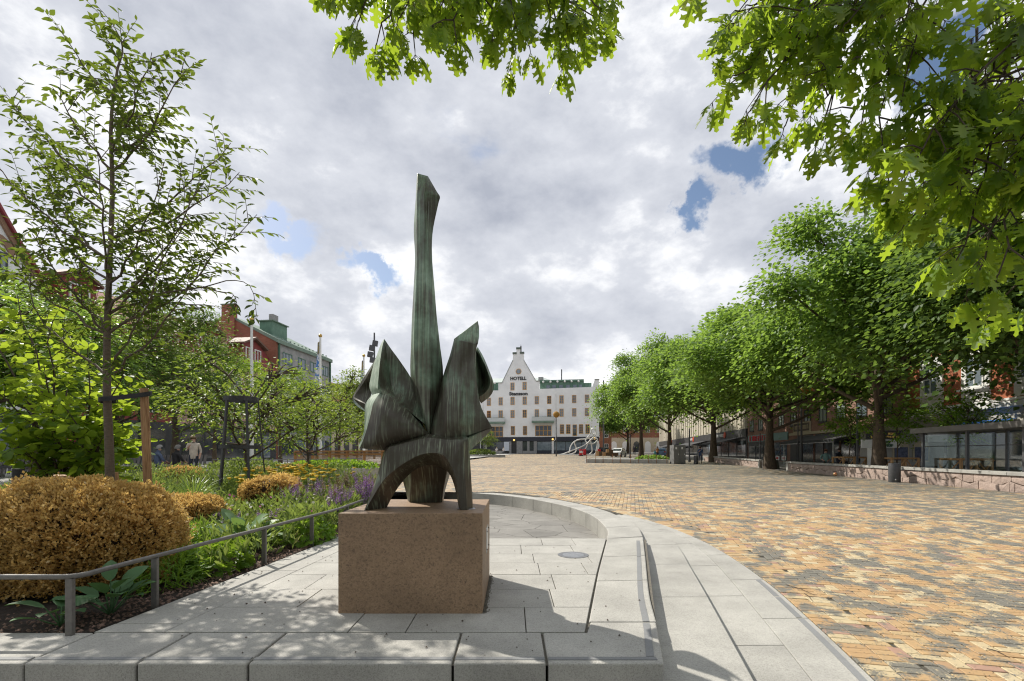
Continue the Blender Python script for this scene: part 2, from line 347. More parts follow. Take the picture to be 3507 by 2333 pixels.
# paving bricks of the square, with the grit that lies on them
def brick_colour(t, rndv, pos):
    c = t.ramp(rndv, [(0, (.43, .255, .100)), (.20, (.46, .285, .115)), (.36, (.475, .33, .15)), (.50, (.52, .42, .24)), (.66, (.545, .45, .27)), (.77, (.44, .28, .12)), (.88, (.385, .225, .105)), (.95, (.36, .195, .14)), (1, (.44, .31, .21))], 'CONSTANT')
    return t.mix(.22, t.mix(1.0, c, t.ramp(t.noise(pos, 26, 4, .7), [(.25, .80), (.75, 1.10)]), 'MULTIPLY'), (.43, .35, .265))
def grit(t, c):
    v = t.pos((1.0, .8, 0), (0, 0, R(24))); n = t.noise(v, 2.1, 10, .76, .2); f = t.noise(t.pos((1, 1, 0)), 75, 2, .8)
    big = t.noise(t.pos((1, 1, 0)), .16, 2)
    m = t.math('ADD', t.math('ADD', n, t.math('MULTIPLY', f, .22)), t.math('MULTIPLY', big, .12))
    sx_ = t.n('ShaderNodeSeparateXYZ'); t.l(t.geo.outputs['Position'], sx_.inputs[0]); m = t.math('ADD', m, t.ramp(t.math('DIVIDE', sx_.outputs[0], 20.0), [(.25, 0.0), (.85, .07)]))   # more grit towards the trees
    k = t.ramp(m, [(.672, 0.0), (.697, 1.0)])
    g = t.ramp(t.noise(t.pos((1, 1, 0)), 110, 2, .9), [(.32, (.075, .072, .062)), (.5, (.165, .155, .13)), (.70, (.27, .26, .22))])
    return t.mix(k, c, g), k
t = NT('paving brick'); pz = t.pos(); c, k = grit(t, brick_colour(t, t.island(), pz))
m_pave = t.done(t.bsdf(c, .62, 0, .45, t.bump(t.noise(pz, 90, 3), .35, .004)))
t = NT('far paving brick'); vv = t.pos((1, 1, 1), (0, 0, R(14)))
b = t.n('ShaderNodeTexBrick'); t.l(vv, b.inputs['Vector']); b.inputs['Scale'].default_value = 1; b.inputs['Brick Width'].default_value = .21; b.inputs['Row Height'].default_value = .105
b.inputs['Mortar Size'].default_value = .006; b.inputs['Color1'].default_value = (0, 0, 0, 1); b.inputs['Color2'].default_value = (1, 1, 1, 1); b.inputs['Mortar'].default_value = (.5, .5, .5, 1)
c = t.mix(.12, brick_colour(t, b.outputs['Color'], vv), (.40, .34, .265)); c = t.mix(b.outputs['Fac'], c, (.14, .12, .095)); c, k = grit(t, c)
c = t.mix(1.0, c, t.ramp(t.noise(t.pos((.5, 1.6, 0)), .35, 6, .65), [(.36, .60), (.55, 1.0)]), 'MULTIPLY')
m_pavefar = t.done(t.bsdf(c, .62, 0, .45))
m_bedj = mat('joint sand', (.050, .046, .036), (.085, .078, .062), 60, .95)
t = NT('grit bed'); g = t.ramp(t.noise(t.pos((1, 1, 0)), 110, 2, .9), [(.32, (.075, .072, .062)), (.5, (.165, .155, .13)), (.70, (.27, .26, .22))])
m_grit = t.done(t.bsdf(g, .95, 0, .15, t.bump(t.noise(t.pos(), 160, 2), .6, .006)))
m_street = mat('grey street paving', (.20, .195, .185), (.26, .25, .235), 1.3, .85, .2, 30)
m_pathlt = mat('pale path paving', (.42, .41, .385), (.35, .345, .33), 1.5, .8, .1, 40)
m_asph = mat('asphalt', (.055, .055, .057), (.075, .075, .076), 3, .85, .2, 80)
m_soil = mat('dark soil', (.020, .015, .011), (.045, .033, .025), 16, .95, .8, 45, bdist=.03)
m_mulch = mat('mulch chips', (.12, .07, .05), (.26, .17, .13), 30, .9, var=.6)
# bronze with green patina and pale rain streaks
t = NT('patinated bronze'); pz = t.pos()
s1 = t.noise(t.pos((40, 7, 1.0)), 1, 4, .6, .1); s2 = t.noise(t.pos((75, 9, 1.3)), 1, 3, .55, .1); b1 = t.noise(pz, 2.1, 5, .62); b2 = t.noise(pz, 7.5, 5, .7)
sx = t.n('ShaderNodeSeparateXYZ'); t.l(t.geo.outputs['Position'], sx.inputs[0])
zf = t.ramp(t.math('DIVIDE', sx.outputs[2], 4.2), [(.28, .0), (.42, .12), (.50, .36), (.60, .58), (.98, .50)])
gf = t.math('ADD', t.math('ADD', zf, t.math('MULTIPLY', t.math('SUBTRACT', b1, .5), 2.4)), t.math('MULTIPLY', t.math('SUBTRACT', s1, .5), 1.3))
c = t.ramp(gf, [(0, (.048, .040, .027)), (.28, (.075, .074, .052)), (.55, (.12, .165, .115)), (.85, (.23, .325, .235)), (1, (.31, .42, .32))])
c = t.mix(t.ramp(b2, [(.60, 0.0), (.75, .5)]), c, (.050, .030, .016))
stk = t.math('MULTIPLY', t.ramp(s2, [(.55, 0.0), (.66, 1.0)]), t.ramp(b1, [(.34, .25), (.58, 1.0)]))
c = t.mix(t.math('MULTIPLY', stk, .55), c, (.32, .37, .26))
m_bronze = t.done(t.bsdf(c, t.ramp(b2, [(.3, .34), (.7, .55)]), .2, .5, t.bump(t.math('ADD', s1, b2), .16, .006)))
t = NT('sunlit pale patina'); pz = t.pos(); s1 = t.noise(t.pos((50, 50, 3)), 1, 4, .6, .2); b1 = t.noise(pz, 9, 5, .7)  # paler patina, with some of the sun's brightness painted into the colour
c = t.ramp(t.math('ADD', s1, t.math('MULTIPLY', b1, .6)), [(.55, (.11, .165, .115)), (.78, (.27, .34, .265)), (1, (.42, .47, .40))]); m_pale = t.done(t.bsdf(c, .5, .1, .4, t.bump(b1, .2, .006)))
# leaves
m_oak = leafmat('oak leaf', (.065, .130, .014), (.10, .19, .022), (.50, .68, .045), .51, .42, .35, (.20, .22, .03))
m_elm = leafmat('young tree leaf', (.040, .080, .014), (.080, .125, .022), (.25, .34, .04), .40, .5, .25)
m_rnd = leafmat('round leaf', (.060, .125, .018), (.115, .215, .026), (.54, .70, .055), .47, .5, .3)
m_tree = leafmat('street tree leaf', (.060, .120, .022), (.132, .240, .050), (.38, .58, .085), .45, .46, .4)
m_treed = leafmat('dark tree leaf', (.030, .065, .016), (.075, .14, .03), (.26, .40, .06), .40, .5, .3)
m_crab = leafmat('crab apple leaf', (.060, .120, .022), (.125, .205, .034), (.38, .50, .06), .40, .5, .35)
m_lime = leafmat('bright foliage', (.08, .17, .02), (.15, .28, .03), (.40, .60, .05), .40, .45, .35)
m_mead = leafmat('meadow foliage', (.07, .14, .03), (.18, .26, .07), (.36, .46, .09), .38, .5, .3, (.42, .30, .16))
m_hosta = leafmat('grey green leaf', (.14, .25, .11), (.21, .33, .16), (.30, .46, .10), .30, .5, .35)
m_lamb = leafmat('felted green leaf', (.055, .125, .050), (.075, .16, .065), (.14, .26, .06), .22, .6, .3)
m_grass = leafmat('grass blade', (.09, .18, .03), (.16, .27, .06), (.34, .46, .08), .38, .4, .4)
m_box = leafmat('scorched box leaf', (.42, .255, .075), (.66, .46, .18), (.82, .56, .18), .44, .6, .25, (.84, .72, .45))
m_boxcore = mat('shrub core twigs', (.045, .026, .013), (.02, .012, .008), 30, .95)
m_yar = leafmat('yellow flower', (.72, .48, .025), (.85, .62, .05), (.8, .55, .03), .2, .6, .2)
m_salv = leafmat('purple flower', (.15, .05, .24), (.26, .09, .38), (.4, .15, .5), .25, .6, .2, (.30, .16, .16))
m_salvd = leafmat('spent flower', (.16, .08, .08), (.26, .15, .11), (.3, .15, .1), .2, .7, .2)
m_pink = leafmat('pink flower', (.55, .12, .35), (.70, .25, .50), (.6, .2, .4), .3, .6, .2)
m_whfl = leafmat('pale flower', (.60, .58, .50), (.72, .70, .62), (.6, .6, .5), .3, .6, .2)
m_bark = mat('grey brown bark', (.115, .085, .058), (.06, .045, .033), 14, .9, .8, 40, stretch=(1, 1, .35), bdist=.02)
m_barky = mat('young tree bark', (.15, .115, .080), (.085, .065, .048), 18, .8, .6, 60, stretch=(1, 1, 3.2), bdist=.008)
m_twig = mat('twig bark', (.09, .065, .045), (.05, .037, .028), 30, .85)
t = NT('stake wood'); gr = t.noise(t.pos((26, 26, 1.6)), 1, 5, .6, 1.6)
c = t.ramp(gr, [(.30, (.17, .088, .042)), (.50, (.33, .19, .095)), (.68, (.42, .265, .145))]); c = t.mix(t.ramp(t.voro(t.pos((3, 3, 1.5)), 1), [(.05, .8), (.13, 0.0)]), c, (.07, .035, .02))
m_stake = t.done(t.bsdf(c, .75, 0, .3, t.bump(gr, .3, .006)))
m_timber = mat('sawn timber', (.45, .27, .13), (.36, .20, .09), 5, .7, stretch=(4, 4, 1))
m_teak = mat('oiled timber', (.40, .20, .065), (.30, .14, .045), 5, .6, stretch=(3, 3, 3))
# ---------------------------------------------------------------- ground sheets
def sheet(mb, x0f, x1f, ys, zf, nx=2, mi=0):
    vs = []
    for y in ys:
        a, b = x0f(y), x1f(y)
        for i in range(nx): vs.append((a+(b-a)*i/(nx-1), y, zf(y)))
    mb.add(vs, [(r*nx+i, r*nx+i+1, (r+1)*nx+i+1, (r+1)*nx+i) for r in range(len(ys)-1) for i in range(nx-1)], mi)
NEARB = 17.0                                                     # bricks are laid one by one up to here
mb = MB(); ys = [-14, -8, -4, 0, 2, 3, 4, 5, 6, 7, 8, 9, 10, 11, 12, 14, 16, 20, 26, 32, 36, 45, 60, 80, 100, 116, 140, 180, 300, 700, 1500, 2200]
sheet(mb, lambda y: -2200, lambda y: 2200, ys, lambda y: zp(y)-(.55 if y < 31 else .06))
ground = mb.build('ground', m_street); tag(ground, kind='structure')
sqL = lambda y: -14.5+AX*y if y > 17 else -8.0+(y-17)*.9
sqR = lambda y: 15.2+AX*y
mb = MB()
sheet(mb, lambda y: _ip([(-6, .0), (0, 1.5), (2.0, 2.14), (3.05, 2.46), (3.9, 2.67), (5.23, 2.98), (6.68, 3.21), (7.8, 3.22), (9.4, 3.03), (11.0, 2.5), (12.45, 1.9), (13.9, 1.4), (15.35, .72), (16.6, -.2), (18.5, -2.3)], y)-.03, sqR, [-6, -3, 0, 1, 2, 3, 4, 5, 6, 7, 8, 9, 10, 11, 12, 13, 14, 15, 16, 17], lambda y: zp(y)-.013, 2, 0)
sheet(mb, sqL, sqR, [17, 18, 20, 23, 26, 30, 33, 35, 37, 42, 50, 60, 75, 90, 105, 113], zp, 2, 1)
plaza = mb.build('plaza', [m_bedj, m_pavefar]); tag(plaza, kind='structure')
mb = MB(); sheet(mb, lambda y: sqR(y)+.15, lambda y: sqR(y)+9.5, [-6, 0, 3, 6, 10, 20, 35, 60, 90, 113, 130], lambda y: zp(y)-.02)
tag(mb.build('side_pavement', m_street), kind='structure')
mb = MB(); sheet(mb, lambda y: -46+AX*y, lambda y: sqL(y)-.05, [17.2, 20, 23, 28, 35, 45, 60, 80, 100, 116], lambda y: zl(y)+.004)
tag(mb.build('garden_side_path', m_pathlt), kind='structure')

# ---------------------------------------------------------------- curves of the steps and kerbs (x, y)
TE = [(.985, 3.12), (1.16, 3.86), (1.335, 4.69), (1.76, 6.37), (2.16, 7.96)]
KI = [(.555, 3.62), (.62, 3.92), (1.0, 5.6), (1.525, 7.76)]
RI = [(1.525, 7.76), (1.72, 8.84), (1.77, 10.65), (1.54, 12.15), (1.10, 13.5), (.44, 14.9), (-.45, 16.1), (-2.5, 18.0), (-4.7, 20.3), (-6.5, 22.2)]
RO = [(2.16, 7.96), (2.36, 9.16), (2.33, 10.85), (2.08, 12.4), (1.58, 13.85), (.88, 15.3), (-.02, 16.55), (-2.1, 18.45), (-4.3, 20.75), (-6.1, 22.7)]
T0 = [(.74, 2.0), (.985, 3.12), (1.16, 3.86), (1.335, 4.69), (1.76, 6.37), (2.16, 7.96), (2.36, 9.16), (2.33, 10.85)]
T1 = [(1.306, 2.0), (1.60, 3.2), (1.914, 4.5), (2.272, 6.0), (2.58, 7.4), (2.72, 8.6), (2.68, 9.8), (2.40, 10.9)]
L2 = [(1.72, 2.0), (2.04, 3.2), (2.36, 4.5), (2.68, 5.9), (2.91, 7.2), (2.98, 8.4), (2.86, 9.7), (2.47, 10.95)]
BB = [(2.12, 2.0), (2.47, 3.2), (2.80, 4.5), (3.08, 5.8), (3.22, 7.1), (3.20, 8.3), (2.99, 9.6), (2.55, 11.0)]
BBX = [(1.5, .0), (2.12, 2.0), (2.47, 3.2), (2.80, 4.5), (3.08, 5.8), (3.22, 7.1), (3.20, 8.3), (2.99, 9.6), (2.55, 11.0), (2.12, 12.45), (1.62, 13.9), (.92, 15.35), (.02, 16.6), (-2.1, 18.55)]
def zt1(y): return -.14*(1-max(0, min(1, (y-6.6)/3.4)))-.001
def v2(p): return Vector((p[0], p[1], 0))
def band_stone(mb, A, B, t0, t1, zf, depth, gap, round_=0):
    k = 7; L = max(.2, (A[-1]-A[0]).length); n = len(A)-1
    def at(C, t):
        x = t*n; i = min(int(x), n-1); return C[i].lerp(C[i+1], x-i)
    g = gap/2/max(.01, L); ts = [t0+g+(t1-t0-2*g)*i/(k-1) for i in range(k)]
    a = [at(A, t) for t in ts]; b = [at(B, t) for t in ts]
    gg = gap*.45
    a2 = [p.lerp(q, min(.4, gg/max(.05, (q-p).length))) for p, q in zip(a, b)]; b2 = [q.lerp(p, min(.4, gg/max(.05, (q-p).length))) for p, q in zip(a, b)]
    loop = a2+b2[::-1]; z = [zf(p.y) for p in loop]
    top = [Vector((p.x, p.y, h)) for p, h in zip(loop, z)]; bot = [Vector((p.x, p.y, h-depth)) for p, h in zip(loop, z)]
    N = len(loop); fs = [(i, i+1, N-2-i, N-1-i) for i in range(k-1)]
    fs = [(i, N-1-i, N-2-i, i+1) for i in range(k-1)]+[(N+i, N+(i+1) % N, (i+1) % N, i) for i in range(N)]
    mb.add(top+bot, fs)
def band(name, A, B, cuts, zf, depth, gap, mat_, parent, bevel=.006):
    for t0, t1 in zip(cuts, cuts[1:]):
        m = MB(); band_stone(m, A, B, t0, t1, zf, depth, gap); m.build(name, mat_, parent, fixn=True, bevel=bevel)
def ycuts(C, ys):                                                # parameters where a sampled curve crosses the given y
    o = []
    for y in ys:
        for i in range(len(C)-1):
            a, b = C[i].y, C[i+1].y
            if (a-y)*(b-y) <= 0: o.append((i+(y-a)/(b-a if abs(b-a) > 1e-9 else 1))/(len(C)-1)); break
    return o

# ---------------------------------------------------------------- terrace of granite slabs
terrace = structure('terrace', (0, 4, 0))
m = MB(); m.add([(-3.15, 3.14, -.022), (.97, 3.14, -.022), (2.15, 7.76, -.022), (-2.8, 7.76, -.022), (-3.15, 3.7, -.022)], [(0, 1, 2, 3, 4)]); m.add([(-9.2, 3.14, -.022), (-3.15, 3.14, -.022), (-3.15, 3.62, -.022), (-9.2, 3.62, -.022)], [(0, 1, 2, 3)]); m.build('bedding', m_joint, terrace)
GAP = .008
def slab(pts, depth=.09, mt=None, nm='slab', bev=.004, z=0.0):
    c = sum((v2(p) for p in pts), Vector())/len(pts); q = []
    n = len(pts)
    for i in range(n):                                           # inset by half a joint
        a, b, d = v2(pts[i-1]), v2(pts[i]), v2(pts[(i+1) % n]); e1 = (b-a).normalized(); e2 = (d-b).normalized()
        n1 = Vector((-e1.y, e1.x, 0)); n2 = Vector((-e2.y, e2.x, 0)); w = n1+n2; w = w/max(.3, w.length_squared)*2 if w.length > 1e-6 else n1
        q.append(b+w*GAP/2)
    mb = MB(); dz = rnd.uniform(-.0015, .0015)+z
    mb.prism([(p.x, p.y, dz-depth) for p in q], (0, 0, depth)); return mb.build(nm, mt or m_gran, terrace, fixn=True, bevel=bev)
bedx = lambda y: -3.20+.08*(y-3.66)                              # edge of the flower bed
inx = lambda y: -2.63+.075*(y-3.85)
kix = lambda y: _ip([(3.62-.001, .555), (3.92, .62), (5.6, 1.0), (7.76, 1.525)], y) if y > 3.62 else .555
# front kerb row, with real gaps between the stones
fx = [-9.2, -7.4, -5.6, -4.4, -3.16, -2.43, -1.71, -.385, .227]
for a, b in zip(fx, fx[1:]):
    y1 = 3.67 if b > -3.2 else 3.64
    slab([(a+.004, 3.12), (b-.004, 3.12), (b-.004, y1), (a+.004, y1)], .42, bev=.012)
slab([(.231, 3.12), (.985, 3.12), (1.165, 3.9), (.628, 3.9), (.565, 3.67), (.231, 3.67)], .42, bev=.012)
# band beside the flower bed
for a, b in ((3.67, 3.86), (3.86, 5.62), (5.62, 7.2), (7.2, 7.76)): slab([(bedx(a)+.02, a), (inx(a), a), (inx(b), b), (bedx(b)+.02, b)], .3)
rows = [3.67, 4.27, 4.84, 5.43, 6.01, 6.55, 7.17, 7.76]
J = [[-1.25, -.81, .108], [-1.90, -.95, .375], [-2.08, -1.3, .44], [-1.75, -.6, .32, .86], [-2.0, -1.1, .28, 1.0], [-1.6, -.5, .13, .86], [-1.9, -.9, .46, .95]]
PX0, PX1, PY0, PY1, PZ = -1.475, -.25, 4.10, 5.37, .85
for (a, b), js in zip(zip(rows, rows[1:]), J):
    def xl(y): return inx(y)
    xs = [None]+js+[None]
    for p, q in zip(xs, xs[1:]):
        A0, A1 = (xl(a) if p is None else p), (xl(b) if p is None else p+.0); B0, B1 = (kix(a)-.012 if q is None else q), (kix(b)-.012 if q is None else q)
        slab([(A0, a), (B0, a), (B1, b), (A1, b)], .08)
# kerb stones on the right, curved outside
A = [v2(p) for p in KI]; A = arcpts([(p[0], p[1], 0) for p in KI], 60); B = arcpts([(p[0], p[1], 0) for p in TE], 60)
A = [Vector((kix(y), y, 0)) for y in np.linspace(3.9, 7.76, 60)]; te = arcpts([(p[0], p[1], 0) for p in TE], 200)
def tex(y): return float(np.interp(y, [p.y for p in te], [p.x for p in te]))
B = [Vector((tex(y+.0), y, 0)) for y in np.linspace(3.9, 7.9, 60)]
band('kerb_stone', A, B, [0, .325, .64, 1.0], lambda y: 0.0, .42, .008, m_gran, terrace, .012)
# dark contrast strips let into the stone
for a, b in zip(fx[2:]+[.985], fx[3:]+[.93]):
    if a < .2: m = MB(); m.box(a+.012, b-.012, 3.172, 3.216, -.03, .0035); m.build('contrast_strip', m_black, terrace)
m = MB(); m.box(.24, .955, 3.172, 3.216, -.03, .0035); m.build('contrast_strip', m_black, terrace)
ysn = [3.222, 3.86, 3.9, 5.14, 5.17, 6.33, 6.36, 7.55]
for a, b in zip(ysn[::2], ysn[1::2]):
    A = [Vector((tex(y)-.115, y, 0)) for y in np.linspace(a, b, 8)]; B = [Vector((tex(y)-.062, y, 0)) for y in np.linspace(a, b, 8)]
    m = MB(); band_stone(m, A, B, 0, 1, lambda y: .0035, .03, 0); m.build('contrast_strip', m_black, terrace, fixn=True)
# ring kerb round the sunken floor
A = arcpts([(p[0], p[1], 0) for p in RI], 160); B = arcpts([(p[0], p[1], 0) for p in RO], 160)
ring = structure('ring_kerb', (1, 12, 0))
band('kerb_stone', A, B, [i/15 for i in range(16)], lambda y: 0.0 if y < 17 else (y-17)*.004, .46, .009, m_gran, ring, .014)
# steps down to the square
steps = structure('curved_steps', (2, 5, -.14))
a0 = arcpts([(p[0], p[1], 0) for p in T0], 140); a1 = arcpts([(p[0], p[1], 0) for p in T1], 140)
a2_ = arcpts([(p[0], p[1], 0) for p in L2], 140); a3 = arcpts([(p[0], p[1], 0) for p in BB], 140)
band('step_stone', [p+Vector((-.05, 0, 0)) for p in a0], a1, ycuts(a0, [2.02, 3.16, 5.05, 6.55, 7.7, 8.7, 9.7, 10.8]), zt1, .16, .007, m_gran, steps)
band('step_stone', [p+Vector((-.02, 0, 0)) for p in a1], a2_, ycuts(a1, [2.02, 2.9, 3.95, 5.3, 6.6, 7.9, 9.1, 10.8]), lambda y: min(zt1(y)-.003, zp(y)+.006), .15, .007, m_gran, steps)
band('step_stone', a2_, a3, ycuts(a2_, [2.02, 3.3, 4.6, 5.95, 7.2, 8.4, 9.6, 10.9]), lambda y: min(zt1(y)-.004, zp(y)+.004), .15, .007, m_gran, steps)
c0 = [a2_[i].lerp(a3[i], .74) for i in range(140)]; c1 = [a2_[i].lerp(a3[i], .88) for i in range(140)]
for s0, s1 in zip(ycuts(c0, [2.1, 3.32, 4.62, 5.3]), ycuts(c0, [3.28, 4.58, 5.26, 5.96])):
    m = MB(); band_stone(m, c0, c1, s0, s1, lambda y: min(zt1(y)-.004, zp(y)+.004)+.0035, .02, .004); m.build('contrast_strip', m_black, steps, fixn=True)
# sunken floor of random flagstones
floor = structure('sunken_floor', (0, 11, -.35))
m = MB(); m.add([(-9, 7.72, -.374), (2.4, 7.72, -.374), (2.4, 20, -.374), (-9, 20, -.374)], [(0, 1, 2, 3)]); m.build('bedding', m_joint, floor)
def clip_half(poly, p, n):
    o = []
    for i in range(len(poly)):
        a, b = poly[i-1], poly[i]; da, db = (a-p).dot(n), (b-p).dot(n)
        if da <= 0: o.append(a)
        if da*db < 0: o.append(a.lerp(b, da/(da-db)))
    return o
r2 = random.Random(5); sites = [Vector((x*.78+r2.uniform(-.36, .36)-4.6, y*.66+r2.uniform(-.3, .3)+7.9, 0)) for x in range(9) for y in range(17)]
for sI in sites:
    poly = [Vector((sI.x+dx, sI.y+dy, 0)) for dx, dy in ((-1, -1), (1, -1), (1, 1), (-1, 1))]
    for o in sites:
        if o is not sI and (o-sI).length < 2.2:
            nn = (o-sI).normalized(); poly = clip_half(poly, (sI+o)/2-nn*.006, nn)
            if len(poly) < 3: break
    poly = [Vector((p.x, max(p.y, 7.80), 0)) for p in poly]
    if len(poly) > 2 and sI.y > 7.6:
        mb = MB(); mb.prism([(p.x, p.y, -.372+r2.uniform(-.001, .001)) for p in poly], (0, 0, .024)); mb.build('flagstone', m_flag, floor)

# ---------------------------------------------------------------- bricks of the square (herringbone, soldier course along the steps)
bl = arcpts([(p[0], p[1], 0) for p in BBX], 420); blx = np.array([p.x for p in bl]); bly = np.array([p.y for p in bl])
def bdist(x, y):
    d = np.hypot(blx-x, bly-y); i = int(d.argmin()); j = min(i+1, 419); k = max(i-1, 0)
    tx, ty = blx[j]-blx[k], bly[j]-bly[k]; s = tx*(y-bly[i])-ty*(x-blx[i]); return d[i]*(1 if s < 0 else -1)
th = R(-14); ca, sa = math.cos(th), math.sin(th); q = .107
bricks = []
for iu in range(-60, 240):
    for iv in range(-40, 190):
        tt = (iu-iv) % 4
        if tt == 0: cu, cv, ro = (iu+1)*q, (iv+.5)*q, 0
        elif tt == 3: cu, cv, ro = (iu+.5)*q, (iv+1)*q, math.pi/2
        else: continue
        x = ca*cu-sa*cv; y = sa*cu+ca*cv+1.5
        if y < 2.3 or y > NEARB-.02 or x > 1.12*y+.4 or x < -1.2 or x > sqR(y)-.15: continue
        bricks.append((x, y, ro+th))
xy = np.array([(b_[0], b_[1]) for b_ in bricks])
keep = []
for (x, y, ro) in bricks:
    if x > 4.2 and y < 16 or bdist(x, y) > .40: keep.append((x, y, ro))
bricks = keep
for off in (.115, .325):                                          # soldier course
    Lb = sum(math.hypot(blx[i]-blx[i-1], bly[i]-bly[i-1]) for i in range(1, 420)); bs_ = arcpts([(p[0], p[1], 0) for p in BBX], int(Lb/.1035))
    for i in range(1, len(bs_)-1):
        tx, ty = bs_[i+1].x-bs_[i-1].x, bs_[i+1].y-bs_[i-1].y; L = math.hypot(tx, ty); nx_, ny_ = ty/L, -tx/L; x, y = bs_[i].x+nx_*off, bs_[i].y+ny_*off
        if 2.3 < y < NEARB and x < 1.12*y+.4: bricks.append((x, y, math.atan2(ny_, nx_)))
bl_, bw_, bh_ = .2025, .0970, .05
mb = MB(); e = .004
mb.add([(-bl_/2, -bw_/2, -bh_), (bl_/2, -bw_/2, -bh_), (bl_/2, bw_/2, -bh_), (-bl_/2, bw_/2, -bh_), (-bl_/2, -bw_/2, -e), (bl_/2, -bw_/2, -e), (bl_/2, bw_/2, -e), (-bl_/2, bw_/2, -e),
        (-bl_/2+e, -bw_/2+e, 0), (bl_/2-e, -bw_/2+e, 0), (bl_/2-e, bw_/2-e, 0), (-bl_/2+e, bw_/2-e, 0)],
       [(0, 1, 5, 4), (1, 2, 6, 5), (2, 3, 7, 6), (3, 0, 4, 7), (4, 5, 9, 8), (5, 6, 10, 9), (6, 7, 11, 10), (7, 4, 8, 11), (8, 9, 10, 11)])
brick_me = mb.mesh('brick', m_pave)
def inview(x, y, z): return abs((x)/y*F) < 1760 and (CZ-z)/y*F+HV < 2345
order = sorted(range(len(bricks)), key=lambda i: (0 if inview(bricks[i][0], bricks[i][1], zp(bricks[i][1])) else 1, bricks[i][1]))
near = set(order[:300]); bv = np.array(brick_me.vertices and [v.co[:] for v in brick_me.vertices]); fac = [tuple(p.vertices) for p in brick_me.polygons]
rest = MB()
for i, (x, y, ro) in enumerate(bricks):
    sl = math.atan2(zp(y+.3)-zp(y-.3), .6); tx_, ty_ = rnd.gauss(0, .006), rnd.gauss(0, .006); z = zp(y)+rnd.gauss(0, .0012)
    Mx = Matrix.Translation((x, y, z)) @ Matrix.Rotation(sl+tx_, 4, 'X') @ Matrix.Rotation(ty_, 4, 'Y') @ Matrix.Rotation(ro+rnd.gauss(0, .008), 4, 'Z')
    if i in near:
        o = link('brick', brick_me, plaza); o.matrix_local = Mx
    else: rest.add([Mx @ Vector(v) for v in bv], fac)
rest.build('brick_field', m_pave, plaza, kind='stuff')
# loose grit and a few twigs lying on the bricks
n = 5200; gx = NP.uniform(2.0, 5.4, n); gy = NP.uniform(2.9, 6.2, n); ok = [(x, y) for x, y in zip(gx, gy) if bdist(x, y) > .03 and x < 1.1*y]
T_PEB = ([(-.5, 0, 0), (.5, 0, 0), (0, .8, 0), (0, .3, .5)], [(0, 1, 3), (1, 2, 3), (2, 0, 3)])
leafobj('loose_grit', m_grit, [(x, y, zp(y)+.001) for x, y in ok], np.c_[NP.normal(size=(len(ok), 2)), np.zeros(len(ok))], np.tile((0, 0, 1.), (len(ok), 1)), NP.uniform(.004, .010, len(ok)), T_PEB, kind='stuff')
for k_, pts in enumerate(((2692, 2007, 2790, 2040), (2755, 2035, 2785, 2062), (3380, 2222, 3458, 2252))):
    y1 = 1.56*F/(pts[1]-HV); y2 = 1.56*F/(pts[3]-HV); a = P(pts[0], pts[1], y1); b_ = P(pts[2], pts[3], y2); a.z = zp(y1)+.008; b_.z = zp(y2)+.006
    c_ = a.lerp(b_, .5)+Vector((.02, .03, .004)); m = MB(); m.tube([a, c_, b_], [.004, .0035, .002], 5); m.tube([c_, c_+Vector((.05, -.06, .012))], [.0028, .0015], 4)
    tag(m.build('fallen_twig', m_twig), ['thin forked twig on the bricks beside the step edge', 'short broken twig lying just behind the forked one', 'dark twig on the bricks at the far lower right'][k_], 'twig', 'fallen twigs')
# ---------------------------------------------------------------- granite plinth
pl = thing('plinth', ((PX0+PX1)/2, (PY0+PY1)/2, 0), 'square reddish brown granite plinth carrying the bronze sculpture', 'plinth')
m = MB(); m.box(PX0, PX1, PY0, PY1, -.05, PZ); m.build('block', m_plinth, pl, bevel=.007)
m = MB(); m.box(PX1-.004, PX1+.006, 4.66, 4.98, .395, .63); pq = m.build('plaque', mat('engraved steel plate', (.62, .60, .57), (.48, .47, .45), 25, .45, metal=.3), pl, bevel=.002)
for y, z in ((4.69, .425), (4.95, .425), (4.69, .60), (4.95, .60)):
    m = MB(); m.tube([(PX1+.004, y, z), (PX1+.013, y, z)], [.009, .007], 8); m.build('screw', m_iron, pq)
n = 900; s_ = NP.uniform(0, 1, n)**.6; gy = PY0+(PY1-PY0)*NP.uniform(0, 1, n)
leafobj('gravel_joint', m_joint, np.c_[PX1+.004+np.abs(NP.normal(0, .016, n))*(1.2-s_*.6), gy, np.full(n, .001)], np.c_[NP.normal(size=(n, 2)), np.zeros(n)], np.tile((0, 0, 1.), (n, 1)), NP.uniform(.008, .018, n), T_PEB, kind='stuff')

# ---------------------------------------------------------------- bronze sculpture
SY = 4.72
st = thing('bronze_sculpture', (-.82, SY, PZ), 'tall abstract bronze sculpture with green patina, one spire between two winged lobes', 'sculpture')
def cv(*p): return [P(u, v, y) for u, v, y in p]
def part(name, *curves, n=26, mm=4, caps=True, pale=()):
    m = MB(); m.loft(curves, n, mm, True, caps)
    for q in pale:                                                 # pale patina facets, their colour also lifted to look sunlit
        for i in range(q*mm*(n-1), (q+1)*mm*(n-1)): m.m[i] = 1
    return m.build(name, [m_bronze, m_pale], st, smooth=48, fixn=True, bevel=.009)
